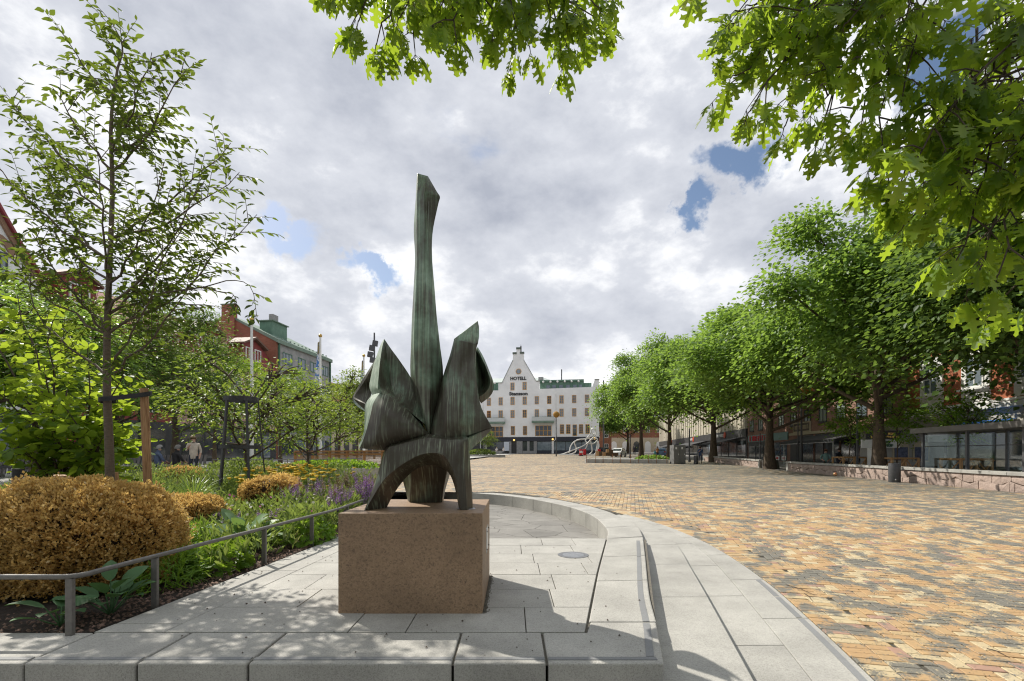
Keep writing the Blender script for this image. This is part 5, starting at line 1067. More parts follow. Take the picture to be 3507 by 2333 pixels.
def bough(start, ends, r0, rr, nt=7, tl_=.34, k=6):
    for (u, v, Y) in ends:
        e = P(u, v, Y); pth = branchy(tb, start+Vector((rr.uniform(-.5, .3), rr.uniform(-.3, .3), rr.uniform(-.2, .5))), e, r0, .005, .15, 12, .07, rr)
        for q in range(nt):
            t = 1-.62*(q/nt)**1.1; x = min(.999, t)*11; i = int(x); p = pth[i].lerp(pth[min(11, i+1)], x-i); d = (pth[min(11, i+1)]-pth[i]).normalized()
            sd = Vector((rr.gauss(0, 1), rr.gauss(0, 1), rr.gauss(0, .45))); sd -= d*sd.dot(d); sd.normalize(); dd = (d*.7+sd).normalized() if q else d
            L = tl_*rr.uniform(.5, 1.15) if q else .06; e2 = p+dd*L+Vector((0, 0, -.10*L)); tb.tube([p, p.lerp(e2, .5)+Vector((0, 0, .02)), e2], [.006, .005, .003], 5, cap=False)
            rosette(e2, dd, k, rr, .17)
            if L > .2: rosette(p.lerp(e2, .55), dd, k-3, rr, .15)
hub1 = P(1900, -900, 3.2); hub2 = P(3300, -700, 2.9)
tb.tube(crom([TB+Vector((-.1, .4, 5.4)), Vector((3.6, 1.2, 6.3)), hub1.lerp(P(1650, -420, 4.2), .2), P(1650, -330, 4.3)], 14), [.12-.085*i/13 for i in range(14)], 8)
tb.tube(crom([TB+Vector((-.1, .4, 4.6)), Vector((4.8, .6, 5.2)), hub2, P(3250, -160, 3.7)], 14), [.13-.085*i/13 for i in range(14)], 8)
tb.tube(crom([TB+Vector((-.1, .4, 4.0)), Vector((5.3, 1.2, 4.6)), P(3900, -100, 3.3), P(3650, 200, 3.5)], 14), [.10-.065*i/13 for i in range(14)], 8)
S1 = P(1650, -330, 4.3)
bough(S1, [(1170, -20, 4.5), (1230, 70, 4.2), (1290, 150, 4.5), (1370, 60, 4.1), (1420, 165, 4.6), (1500, 40, 4.3), (1560, 120, 4.0), (1640, 40, 4.4), (1690, 110, 4.1), (1760, 60, 4.0), (1810, 155, 4.3), (1880, 30, 4.0), (1930, 130, 4.1), (2000, 90, 4.3), (2040, 20, 4.0), (2070, -40, 4.3), (1330, -80, 4.4), (1600, -60, 4.0), (1850, -60, 4.3), (1960, 10, 4.5), (1470, -60, 4.5), (1730, 0, 4.5)], .018, ro, 6, .26, 6)
S2 = P(3250, -160, 3.7); S3 = P(3650, 200, 3.5)
bough(S2, [(2410, -60, 4.2), (2530, 40, 4.0), (2500, 160, 4.1), (2520, 260, 4.0), (2570, 380, 3.9), (2690, 430, 3.9), (2790, 380, 3.6), (2800, 480, 3.8), (2900, 430, 3.7), (2640, 150, 3.9), (2720, 60, 3.6), (2830, 190, 3.8), (3060, 150, 3.6), (2900, 80, 3.5), (3020, 470, 3.6), (2620, -30, 3.7), (2780, -60, 4.0), (2960, -40, 3.6), (3130, 60, 3.9), (3090, 340, 3.5), (2570, 20, 4.3)], .011, ro, 6, .34, 5)
bough(S3, [(3000, 560, 3.7), (3080, 640, 3.8), (3110, 760, 3.7), (3190, 700, 3.5), (3230, 560, 3.7), (3300, 640, 3.4), (3340, 480, 3.6), (3130, 560, 3.3), (3400, 780, 3.6), (3270, 900, 3.5), (3320, 990, 3.4), (3420, 940, 3.3), (3480, 820, 3.5), (3420, 350, 3.4), (3180, 430, 3.8), (3520, 1000, 3.4), (3250, 380, 3.5), (3460, 220, 3.8), (3560, 700, 3.3), (3380, 120, 3.6), (3500, 60, 3.4)], .010, ro, 6, .34, 5)
tb.build('limbs', m_twig, ok_, smooth=60)
o = link('crown', oakA[1], ok_, (-1.6, -9.0, -1.0)); o.scale = (1.3, .95, 1.0); o.rotation_euler.z = 1.3      # unseen rest of its crown, added behind the camera to darken front faces
put_tree('oak_tree', oakB, Vector((-7.5, -11.5, zp(-7))), .9, (1.25, 1.0, 1.0), 'unseen oak added behind the viewer to darken front faces', G1)  # unseen tree, added to block sky light on surfaces facing the camera
LCn = np.array(LC); LDn = np.array(LD); LNn = np.array(LN); n = len(LCn); Sz = NP.uniform(.13, .23, n)
sc_ = Sz/LCn[:, 1]; uu = LCn[:, 0]/LCn[:, 1]*F+CX; vv_ = HV-(LCn[:, 2]-CZ)/LCn[:, 1]*F
inside = (uu > -40) & (uu < 3550) & (vv_ > -60); od = np.argsort(-(sc_*inside)); single = od[:300]
oak_me = leaf_mesh('leaf', m_oak, [(0, 0, 0)], [(0, 1, 0)], [(0, 0, 1)], [1.0], T_OAK[0], T_OAK[1])
for i in single:
    d = Vector(LDn[i]).normalized(); x = d.cross(Vector(LNn[i])).normalized(); z = x.cross(d); Mx = Matrix.Identity(4); p = Vector(LCn[i])-ok_.location
    for k in range(3): Mx[k][0] = x[k]*Sz[i]; Mx[k][1] = d[k]*Sz[i]; Mx[k][2] = z[k]*Sz[i]; Mx[k][3] = p[k]
    o = link('leaf', oak_me, ok_); o.matrix_local = Mx
rst = np.setdiff1d(np.arange(n), single)
T_OAK2 = ([(x, y, -.28*abs(x)+.10*math.sin(y*3)-.22*y*y) for x, y, z in T_OAK[0]], T_OAK[1])          # curled leaves among the flat ones
for tt_, sl in ((T_OAK, rst[::2]), (T_OAK2, rst[1::2])): leafobj('foliage', m_oak, LCn[sl], LDn[sl], LNn[sl], Sz[sl], tt_, ok_, kind='stuff', W=NP.uniform(.75, 1.2, len(sl)))
print('oak leaves', n)
# ---------------------------------------------------------------- flower bed
def bx(y): return bedx(y) if y < 8 else _ip([(8, -2.853), (10, -2.95), (13, -3.5), (16, -5.6), (18.5, -8.5), (30, -14)], y)
bed = MB(); ysb = [3.66, 4.2, 5, 6, 7, 8, 9, 10, 11, 12, 13, 14, 15, 16, 17.2]
sheet(bed, lambda y: -17, bx, ysb, lambda y: zl(y)-.01+.0, 8); bed = bed.build('flower_bed_soil', m_soil); tag(bed, kind='structure')
A = [Vector((bx(y), y, 0)) for y in np.linspace(7.78, 17.0, 60)]; B = [Vector((bx(y)+.16, y, 0)) for y in np.linspace(7.78, 17.0, 60)]
bk = structure('bed_kerb', (-3, 11, 0)); band('kerb_stone', A, B, [i/9 for i in range(10)], lambda y: zl(y)+.02 if y > 11 else .0, .42, .008, m_gran, bk)
n = 4200; yy = NP.uniform(3.68, 9, n); xx = np.array([bx(y) for y in yy])-.02-np.abs(NP.normal(0, .45, n)); xx = np.where(NP.rand(n) < .35, NP.uniform(-6, -3.25, n), xx)
leafobj('mulch', m_mulch, np.c_[xx, yy, np.full(n, -.012)], np.c_[NP.normal(size=(n, 2)), NP.uniform(-.1, .2, n)], np.tile((0, 0, 1.), (n, 1)), NP.uniform(.012, .035, n), T_PEB, kind='stuff')

# handrail along the bed
hr = thing('handrail', (-3.2, 5, 0), 'low grey steel handrail along the edge of the flower bed', 'handrail')
RZ_ = .437; rp = [Vector((-9.5, 3.58, RZ_)), Vector((-3.52, 3.60, RZ_)), Vector((-3.30, 3.63, RZ_)), Vector((-3.215, 3.78, RZ_))]+[Vector((bx(y)-.05, y, RZ_)) for y in (4.3, 5, 6, 7, 8, 9, 10, 11, 12, 13)]
m = MB(); m.tube([Vector((-9.5, 3.60, RZ_)), Vector((-3.36, 3.60, RZ_)), Vector((-3.30, 3.607, RZ_)), Vector((-3.258, 3.64, RZ_)), Vector((-3.236, 3.70, RZ_))]+crom([Vector((bx(y)-.05, y, RZ_)) for y in (3.8, 5, 6, 7, 8, 9, 10, 11, 12, 13)], 20), .020, 10); m.build('rail', m_post, hr, smooth=60)
for y in (3.67, 4.33, 5.98, 7.17, 8.6, 10.2, 11.8):
    x = -3.30 if y < 3.7 else bx(y)-.05; y = 3.612 if y < 3.7 else y; m = MB(); m.box(x-.026, x+.026, y-.016, y+.016, -.12, RZ_-.015); m.build('post', m_post, hr, bevel=.002)
for x in (-5.2, -7.2): m = MB(); m.box(x-.026, x+.026, 3.575, 3.607, -.12, RZ_-.015); m.build('post', m_post, hr, bevel=.002)

# box shrubs scorched brown
def box_shrub(label, c, rx, ry, h, n, ls, seed, sqp=2.6, group='scorched box shrubs'):
    g = np.random.RandomState(seed); root = thing('box_shrub', c, label, 'shrub', group)
    th_ = g.uniform(0, 2*math.pi, n); w = g.uniform(-.96, 1, n)
    ct, st_ = np.cos(th_), np.sin(th_); cp = np.where(w > 0, np.sqrt(np.maximum(0, 1-w*w)), 1-.16*w*w)
    def sgn(a, e): return np.sign(a)*np.abs(a)**(2/e)
    def lump(x, y, z): return 1+.055*np.sin(3.1*x/rx+seed)*np.cos(2.7*y/ry+1)+.045*np.sin(5.3*z/h+2.3*x/rx+seed*2)+.03*np.sin(9*x/rx+7*y/ry)
    ex = rx*sgn(cp, sqp)*sgn(ct, sqp); ey = ry*sgn(cp, sqp)*sgn(st_, sqp); ez = h*.5*sgn(w, sqp)
    k = lump(ex, ey, ez)*g.uniform(.87, 1.05, n)*(1+g.uniform(.02, .10, n)*(g.rand(n) < .12)); X = np.c_[ex*k, ey*k, h*.52+ez*k]
    Nn = np.c_[ex/rx**2, ey/ry**2, np.where(ez > 0, ez/(h*.5)**2, 0)]; Nn /= np.linalg.norm(Nn, axis=1, keepdims=True)+1e-9
    per = 6; C = np.repeat(X, per, 0)+g.normal(size=(n*per, 3))*ls*.42; O = np.repeat(Nn, per, 0)
    D = O*.85+np.array([0, 0, .5])+g.normal(size=(n*per, 3))*.6; N2 = O*.4+g.normal(size=(n*per, 3))*.6+np.array([0, 0, .5])
    C += np.array(c[:]); leafobj('foliage', m_box, C, D, N2, ls*g.uniform(.7, 1.35, n*per), T_DIA, root, W=g.uniform(1.0, 1.6, n*per))
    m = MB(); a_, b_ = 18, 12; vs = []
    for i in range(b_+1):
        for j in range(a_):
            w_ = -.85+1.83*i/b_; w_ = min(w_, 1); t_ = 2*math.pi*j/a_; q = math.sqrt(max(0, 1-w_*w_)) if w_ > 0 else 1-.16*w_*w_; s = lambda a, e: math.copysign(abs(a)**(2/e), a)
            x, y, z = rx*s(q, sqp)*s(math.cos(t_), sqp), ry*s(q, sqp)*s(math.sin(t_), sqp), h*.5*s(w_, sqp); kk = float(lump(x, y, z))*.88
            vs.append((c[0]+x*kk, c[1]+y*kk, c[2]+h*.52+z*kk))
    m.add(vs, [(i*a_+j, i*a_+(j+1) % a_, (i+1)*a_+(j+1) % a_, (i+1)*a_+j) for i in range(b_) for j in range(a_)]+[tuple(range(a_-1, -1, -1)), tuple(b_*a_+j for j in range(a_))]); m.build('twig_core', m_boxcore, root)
    return root
box_shrub('big rounded golden brown box shrub behind the bent handrail', Vector((-4.50, 5.05, -.02)), .88, .70, 1.04, 13500, .031, 3, 2.2)
box_shrub('smaller golden brown box shrub just right of the biggest one', Vector((-5.12, 7.7, -.02)), .50, .45, .70, 2600, .036, 4)
box_shrub('golden brown box shrub half hidden by purple flowers', Vector((-4.75, 9.6, -.02)), .52, .45, .92, 2600, .038, 5)
box_shrub('low golden shrub behind the big one, by the low stakes', Vector((-6.9, 7.4, -.02)), .80, .50, .72, 2400, .038, 6)
box_shrub('far golden shrub in front of the two seated men', Vector((-11.0, 16.2, .16)), .70, .5, .75, 1500, .05, 7)
box_shrub('tiny golden shrub on the pale path behind the stake', Vector((-12.6, 17.0, .22)), .35, .3, .4, 500, .05, 8)
box_shrub('small golden shrub ahead of the timber net fence', Vector((-8.9, 19.6, .40)), .45, .4, .5, 700, .05, 9)
box_shrub('golden ball shrub at the left end of the kerbed planter', Vector((-9.6, 18.6, .35)), .38, .35, .48, 600, .05, 10)

# tree stakes and ties
def stake(label, p0, p1, r, tie=True):
    t_ = thing('tree_stake', p0, label, 'stake', 'wooden tree stakes'); m = MB(); pts = [p0.lerp(p1, i/6)+Vector((rnd.gauss(0, .002), rnd.gauss(0, .002), 0)) for i in range(7)]
    m.tube(pts, [r*1.02, r, r, r*.99, r, r, r*.97], 14); m.build('pole', m_stake, t_, smooth=50); return t_
s1 = stake('tall round wooden stake strapped to the slim tree', Vector((-5.05, 6.75, -.02)), P(493, 1330, 6.6), .052)
stake('short wooden stake with black cap at the left edge', Vector((-6.55, 6.4, -.02)), P(62, 1608, 6.3), .056)
stake('short wooden stake whose black strap dips behind the big shrub', Vector((-5.85, 6.2, -.02)), P(205, 1628, 6.1), .066)
stake('short stake hidden behind the trunk of the slim tree', Vector((-5.72, 7.1, -.02)), P(393, 1618, 7.0), .045)
def strap(label, pts, w, name='tree_tie'):
    m = MB(); pts = crom(pts, 26); vs = []
    for i, p in enumerate(pts):
        for s in (-1, 1): vs.append(p+Vector((0, 0, s*w/2)))
    k = len(pts); out_ = []
    for i, p in enumerate(pts):
        t_ = (pts[min(i+1, k-1)]-pts[max(0, i-1)]); t_.z = 0; n_ = Vector((t_.y, -t_.x, 0)).normalized()*.004
        for s in (-1, 1): out_.append(p+Vector((0, 0, s*w/2))+n_)
    m.add(vs+out_, [(2*i, 2*i+1, 2*i+3, 2*i+2) for i in range(k-1)]+[(2*k+2*i, 2*k+2*i+2, 2*k+2*i+3, 2*k+2*i+1) for i in range(k-1)]+[(2*i+1, 2*k+2*i+1, 2*k+2*i+3, 2*i+3) for i in range(k-1)]+[(2*i, 2*i+2, 2*k+2*i+2, 2*k+2*i) for i in range(k-1)])
    return tag(m.build(name, m_black_p), label, 'tree tie', 'black rubber tree ties')
trx = (366-CX)/F*6.6
strap('black strap tying the slim tree to its tall stake', [Vector((trx+.06, 6.68, P(0, 1372, 6.6).z)), Vector((trx-.075, 6.60, P(0, 1373, 6.6).z)), Vector((trx-.02, 6.50, P(0, 1371, 6.6).z)), Vector((trx+.12, 6.52, P(0, 1367, 6.6).z)), P(460, 1356, 6.52), P(505, 1350, 6.53), P(519, 1347, 6.60), P(512, 1347, 6.68)], .062)
strap('black strap running from the short stake behind the big shrub', [P(183, 1650, 6.18), P(187, 1652, 6.04), P(210, 1651, 6.02), P(226, 1652, 6.06), P(270, 1662, 6.12), P(340, 1678, 6.3)], .085)
m = MB(); p = P(62, 1608, 6.3); m.cyl(p-Vector((0, 0, .10)), .060, .108, 14); tag(m.build('stake_cap', m_black_p), 'black cap band on the leftmost short stake', 'cap')

# plants with large leaves
def rosette_plant(label, c, leaves, ls, mt, seed, T=T_BIG, up=.55, group=None, name='broad_leaved_plant', spread=1.0):
    r = random.Random(seed); root = thing(name, c, label, 'plant', group); me = leaf_mesh('leaf', mt, [(0, 0, 0)], [(0, 1, 0)], [(0, 0, 1)], [1.0], *T)
    stm = MB()
    for i in range(leaves):
        a = i*2.399+r.uniform(-.3, .3); el = up*r.uniform(.3, 1.5)*(1.2-.7*i/leaves); s = ls*r.uniform(.7, 1.2)
        d = Vector((math.cos(a)*math.cos(el), math.sin(a)*math.cos(el), math.sin(el))); off = ls*(.25+.9*(i/leaves))*spread
        b = Vector((math.cos(a)*off*.55, math.sin(a)*off*.55, ls*.2+ls*.9*math.sin(el)*(1.1-.5*i/leaves)+r.uniform(0, .06)))
        nn = Vector((-math.cos(a)*math.sin(el), -math.sin(a)*math.sin(el), math.cos(el)))+Vector((r.gauss(0, .25), r.gauss(0, .25), 0))
        x = d.cross(nn).normalized(); z = x.cross(d); Mx = Matrix.Identity(4)
        for k in range(3): Mx[k][0] = x[k]*s*r.uniform(.85, 1.2); Mx[k][1] = d[k]*s; Mx[k][2] = z[k]*s; Mx[k][3] = b[k]
        o = link('leaf', me, root); o.matrix_local = Mx; stm.tube([Vector(c)+Vector((0, 0, -.02)), Vector(c)+b*.6+Vector((0, 0, -.01)), Vector(c)+b], [.007, .006, .004], 5, cap=False)
    stm.build('stalks', m_lamb, root); return root
rosette_plant('felted broad leaved plant between the first two rail posts', Vector((-3.42, 4.12, 0)), 15, .215, m_lamb, 3, spread=1.35, group='felted plants by the rail')
rosette_plant('small felted plant left of the corner rail post', Vector((-3.62, 3.88, -.01)), 8, .21, m_lamb, 4, up=.35, spread=1.2, group='felted plants by the rail')
rosette_plant('large grey green hosta like plant behind the handrail', Vector((-3.72, 6.75, .02)), 40, .27, m_hosta, 5, up=.55, spread=1.9)
rosette_plant('second grey green leaf clump left behind the hosta', Vector((-4.15, 7.3, .02)), 24, .24, m_hosta, 6, up=.7, spread=1.5)
rosette_plant('low broad leaves at the lower left corner of the bed', Vector((-4.35, 3.85, -.01)), 7, .13, m_lime, 8, T=T_OAK, up=.4, name='low_plant')
# clumps of many small leaves
def clump(name, label, c, rx, ry, h, n, ls, mt, T, seed, W=None, up=.4, group=None):
    g = np.random.RandomState(seed); root = thing(name, c, label, 'plant', group); d = unit(n); d[:, 2] = np.abs(d[:, 2]); k = g.uniform(.55, 1, n)**.5
    C = np.c_[c[0]+d[:, 0]*rx*k, c[1]+d[:, 1]*ry*k, c[2]+d[:, 2]*h*k]; N = d*.5+np.array([0, 0, up])+g.normal(size=(n, 3))*.35; D = d*.8+g.normal(size=(n, 3))*.6
    leafobj('foliage', mt, C, D, N, ls*g.uniform(.6, 1.3, n), T, root, W=None if W is None else np.full(n, W)); return root
clump('cranesbill', 'lobed bright green cranesbill clump at the third rail post', Vector((-3.52, 5.72, 0)), .34, .50, .30, 420, .10, m_lime, T_OAK, 1, 1.7, group='cranesbill clumps')
clump('cranesbill', 'lobed green cranesbill clump next to the plinth corner', Vector((-3.22, 7.55, 0)), .40, .55, .36, 420, .10, m_lime, T_OAK, 2, 1.7, group='cranesbill clumps')
clump('feathery_plant', 'fine needle leaved green plant right of the big shrub', Vector((-3.62, 5.10, 0)), .30, .45, .34, 1500, .10, m_lime, T_BLADE, 3, .13, group='fine leaved plants')
clump('feathery_plant', 'fine leaved green plant behind the cranesbill and hosta', Vector((-4.25, 6.3, 0)), .45, .55, .45, 1700, .11, m_lime, T_BLADE, 4, .14, group='fine leaved plants')
clump('leafy_plant', 'broad bright leaves behind the tall round stake', Vector((-5.9, 9.2, 0)), .8, .7, .42, 700, .13, m_lime, T_ELM, 5, 1.5)
clump('sedum', 'flat green sedum mound right of the smaller box shrub', Vector((-4.55, 7.55, 0)), .32, .3, .34, 900, .05, m_lime, T_RND, 6, group='sedum mounds')
clump('sedum', 'flat green sedum mound before the purple flower spikes', Vector((-4.05, 8.4, 0)), .45, .4, .38, 1100, .05, m_lime, T_RND, 7, group='sedum mounds')
clump('rose_bush', 'small leaved rose bush growing inside the metal obelisk', Vector((-6.25, 11.2, 0)), .42, .42, 1.25, 1500, .055, m_crab, T_ELM, 8)
# wild planting between them: nobody could count it
n = 42000; g = np.random.RandomState(4); yy = g.uniform(4.6, 16.5, n); yy = np.where(g.rand(n) < .5, g.uniform(7.2, 12.5, n), yy); bxs = np.array([bx(y) for y in yy]); xx = bxs-.12-g.uniform(0, 1, n)**1.1*np.minimum(8.5, .95*yy)
ok = ~((np.abs(xx+4.32) < 1.0) & (np.abs(yy-5.0) < .75)) & ~((yy < 6.2) & (xx < -4.6) & (yy < 5.6)) & ~((yy < 5.2))
xx, yy = xx[ok], yy[ok]; n = len(xx); nz = np.sin(xx*2.1+1)*np.cos(yy*1.7)+np.sin(xx*4.7+yy*3.1)*.5
hh_ = np.clip(.36+.13*nz+.05*(yy-6), .12, .82); kz = g.uniform(0, 1, n)**.7; zz_ = np.array([zl(y) for y in yy])+hh_*kz
D = np.c_[g.normal(size=(n, 2))*.55, g.uniform(.3, 1.2, n)]; N = np.c_[g.normal(size=(n, 2)), g.uniform(.0, 1, n)]
leafobj('meadow_planting', m_mead, np.c_[xx, yy, zz_], D, N, g.uniform(.09, .20, n), T_DIA, kind='stuff', W=g.uniform(.14, .65, n))
# flower spikes and heads
def salvia_mesh(seed, n=26):
    g = random.Random(seed); st_ = MB(); C, D, N, S = [], [], [], []
    for i in range(n):
        a = g.uniform(0, 6.28); r_ = g.uniform(0, .22); b = Vector((math.cos(a)*r_*.5, math.sin(a)*r_*.5, .15)); t_ = Vector((math.cos(a)*r_*1.3, math.sin(a)*r_*1.3, g.uniform(.48, .78)))
        st_.tube([b, t_], [.004, .002], 4, cap=False); L = g.uniform(.14, .24); d = (t_-b).normalized()
        for j in range(22):
            q = j/22; aa = j*2.4; o = Vector((math.cos(aa), math.sin(aa), .35)); C.append((t_-d*L*(1-q))[:]); D.append(o[:]); N.append((d+Vector((.3*g.gauss(0, 1), .3*g.gauss(0, 1), 0)))[:]); S.append((.044*(1.1-.6*q)))
    return st_.mesh('stems', m_mead), (C, D, N, S)
def flower_meshes(seed, mt):
    s, (C, D, N, S) = salvia_mesh(seed); return s, leaf_mesh('flower_spikes', mt, C, D, N, S, *T_DIA)
sv = [flower_meshes(1, m_salv), flower_meshes(2, m_salvd), flower_meshes(3, m_salv)]
sp_ = [(-3.25, 8.9), (-3.45, 9.6), (-3.2, 10.2), (-3.7, 10.6), (-3.35, 11.1), (-4.0, 9.0), (-4.35, 9.2), (-3.9, 11.4), (-3.6, 11.9), (-3.3, 9.2), (-4.3, 10.9), (-3.95, 12.4), (-4.6, 11.8), (-3.55, 8.3), (-3.75, 7.7), (-4.5, 7.4), (-4.7, 7.0), (-3.0, 9.9), (-4.05, 9.9), (-3.15, 11.5)]
ORD = ['first', 'second', 'third', 'fourth', 'fifth', 'sixth', 'seventh', 'eighth', 'ninth', 'tenth', 'eleventh', 'twelfth', 'thirteenth', 'fourteenth', 'fifteenth', 'sixteenth', 'last']
def rank(L, p): return ORD[sorted(L, key=lambda q: q[0]/q[1]).index(p)]
sA = [q for j, q in enumerate(sp_) if not 13 <= j <= 16]; sB = sp_[13:17]
for i, (x, y) in enumerate(sp_):
    lb = 'tall purple salvia clump, %s from the left among those beside the bronze leg' % rank(sA, (x, y)) if i < 13 or i > 16 else 'low purple salvia, %s from the left of those round the hosta like plant' % rank(sB, (x, y))
    o = thing('salvia', Vector((x, y, zl(y)-.06)), lb, 'flower', 'salvia clumps left of the sculpture' if i < 13 or i > 16 else 'salvia clumps beside the hosta', i*1.3); s_ = .85+.3*((i*37) % 10)/10; o.scale = (s_*1.15, s_*1.15, s_*(.72 if 13 <= i <= 16 else 1.22))
    k = sv[i % 3]; link('stems', k[0], o); link('flower_spikes', k[1], o)['kind'] = 'stuff'
def yarrow_mesh(seed):
    g = random.Random(seed); s = MB(); h = MB()
    for i in range(15):
        a = g.uniform(0, 6.28); r_ = g.uniform(.05, .38); t_ = Vector((math.cos(a)*r_, math.sin(a)*r_, g.uniform(.42, .88))); s.tube([Vector((math.cos(a)*r_*.5, math.sin(a)*r_*.5, .1)), t_], [.004, .003], 4, cap=False)
        R_ = g.uniform(.035, .068); tilt = Vector((g.gauss(0, .15), g.gauss(0, .15), 0)); h.lathe(t_, [(.008, -.015), (R_*.8, .002), (R_, .010), (R_*.8, .018), (.004, .021)], 9)
    return s.mesh('stems', m_mead), h.mesh('flower_heads', m_yar)
ya = [yarrow_mesh(1), yarrow_mesh(2)]
yp_ = [(-5.3, 11.0), (-4.9, 11.6), (-5.7, 11.8), (-5.1, 12.4), (-4.6, 12.8), (-5.9, 12.8), (-5.0, 10.4), (-5.55, 10.2), (-5.4, 13.4), (-4.5, 11.2), (-8.0, 7.2)]
for i, (x, y) in enumerate(yp_):
    lb = 'yellow flat headed yarrow, %s from the left behind the brown shrubs' % rank(yp_[:10], (x, y)) if i < 10 else 'yellow yarrow at the left edge beside the capped stake'
    o = thing('yarrow', Vector((x, y, zl(y)-.05)), lb, 'flower', 'yarrow clumps behind the brown shrubs' if i < 10 else None, i*.9); o.scale = (1.1, 1.1, 1.28 if i < 10 else .9); link('stems', ya[i % 2][0], o); link('flower_heads', ya[i % 2][1], o)['kind'] = 'stuff'
n = 420; yy = NP.uniform(7.5, 13.5, n); xx = np.array([bx(y) for y in yy])-NP.uniform(.1, 3.2, n); zz_ = np.array([zl(y) for y in yy])+NP.uniform(.25, .62, n)
for nm, mt, sl in (('pink_flowers', m_pink, slice(0, 110)), ('pale_flowers', m_whfl, slice(110, 420))):
    leafobj(nm, mt, np.c_[xx, yy, zz_][sl], unit(n)[sl], unit(n)[sl]+np.array([0, -.5, .6]), NP.uniform(.025, .05, n)[sl], T_RND, kind='stuff')
def grass_tuft(label, c, n, L, seed):
    g = np.random.RandomState(seed); root = thing('grass_tuft', c, label, 'grass', 'ornamental grass tufts'); mb = MB()
    for i in range(n):
        a = g.uniform(0, 6.28); l = L*g.uniform(.6, 1.15); k = g.uniform(.25, .8); pts = [Vector(c)+Vector((math.cos(a)*k*l*q*q*.9, math.sin(a)*k*l*q*q*.9, l*(q-.42*k*q**3))) for q in (0, .3, .55, .8, 1)]
        s = Vector((-math.sin(a), math.cos(a), 0)); w = .009*g.uniform(.7, 1.3); vs = []
        for j, p in enumerate(pts): ww = w*(1, 1, .9, .6, .08)[j]; vs += [p-s*ww, p+s*ww]
        mb.add(vs, [(2*j, 2*j+1, 2*j+3, 2*j+2) for j in range(4)])
    mb.build('blades', m_grass, root); return root
grass_tuft('tall arching grass tuft in front of the metal obelisk', Vector((-6.2, 9.4, 0)), 170, 1.05, 1)
grass_tuft('grass tuft at the left edge below the capped stake', Vector((-7.1, 6.5, 0)), 110, .75, 2)
grass_tuft('grass tuft on the right of the smaller box shrub', Vector((-5.3, 9.0, 0)), 90, .6, 3)

# metal obelisks for climbing plants
def obelisk(label, c, h, r0, r1, npost=5, bar=.03, rings=((0.10, .06), (.58, .08), (.985, .12)), group='metal obelisks'):
    root = thing('plant_obelisk', c, label, 'obelisk', group); c = Vector(c)
    for i in range(npost):
        a = 2*math.pi*i/npost+.5; A_ = c+Vector((math.cos(a)*r0, math.sin(a)*r0, 0)); B_ = c+Vector((math.cos(a)*r1, math.sin(a)*r1, h)); m = MB()
        t_ = Vector((-math.sin(a), math.cos(a), 0))*bar; o_ = Vector((math.cos(a), math.sin(a), 0))*bar*.6
        m.par(A_-t_/2-o_/2, t_, o_, B_-A_); m.build('upright', m_iron, root)
    for f_, w in rings:
        R_ = r0+(r1-r0)*f_; z = h*f_; m = MB(); k = 28; vs = []
        for j in range(k):
            a = 2*math.pi*j/k
            for rr_, dz in ((R_+.012, -w/2), (R_+.012, w/2), (R_+.026, w/2), (R_+.026, -w/2)): vs.append(c+Vector((math.cos(a)*rr_, math.sin(a)*rr_, z+dz)))
        m.add(vs, [(4*j+q, 4*j+(q+1) % 4, 4*((j+1) % k)+(q+1) % 4, 4*((j+1) % k)+q) for j in range(k) for q in range(4)]); m.build('hoop', m_iron, root)
obelisk('tall dark metal obelisk frame standing in the flower bed', Vector(((826-CX)/F*11.2, 11.2, 0)), 2.66, .56, .34, rings=((.10, .05), (.57, .075), (.985, .10)), bar=.05)
obelisk('distant thin metal obelisk near the timber net fence', Vector(((1062-CX)/F*21, 21, .35)), 1.7, .34, .22, 4, .03)

# crumbs of bark and dry leaf on the slabs
n = 150; yy = NP.uniform(3.2, 7.5, n); xx = NP.uniform(-2.9, 1.2, n); ok = (xx < 1.0+.2*(yy-3)) & ~((xx > PX0-.03) & (xx < PX1+.03) & (yy > PY0-.03) & (yy < PY1+.03)); n = int(ok.sum())
leafobj('leaf_litter', m_twig, np.c_[xx[ok], yy[ok], np.full(n, .004)], np.c_[NP.normal(size=(n, 2)), np.zeros(n)], np.tile((0, 0, 1.), (n, 1)), NP.uniform(.008, .024, n), T_PEB, kind='stuff')
# ---------------------------------------------------------------- furniture on the garden side
bn = thing('slatted_bench', (-18, 20.6, zl(20.6)), 'long dark slatted bench behind the flower bed', 'bench')
BX0, BX1, BY = -25.0, -13.2, 20.8; gz = zl(20.8)
n = 66
for i in range(n):
    x = BX0+(BX1-BX0)*(i+.5)/n; m = MB(); m.par((x-.05, BY+.05, gz+.50), (.1, 0, 0), (0, .035, 0), (.0, .13, .46)); m.build('back_slat', mat('weathered slat', (.21, .19, .19), (.15, .135, .135), 6, .7, var=.25), bn)
    m = MB(); m.box(x-.05, x+.05, BY-.48, BY+.02, gz+.44, gz+.47); m.build('seat_slat', MATS['weathered slat'], bn)
    m = MB(); m.par((x-.045, BY-.5, gz+.14), (.09, 0, 0), (0, .03, 0), (0, .05, .26)); m.build('skirt_slat', MATS['weathered slat'], bn)
for i in range(6):
    x = BX0+1+(BX1-BX0-2)*i/5; m = MB(); m.box(x-.12, x+.12, BY-.4, BY+.1, gz-.03, gz+.43); m.build('foot', m_stonef, bn)
m = MB(); m.box(BX0, BX1, BY-.53, BY-.50, gz+.40, gz+.475); m.build('seat_edge', m_iron, bn)
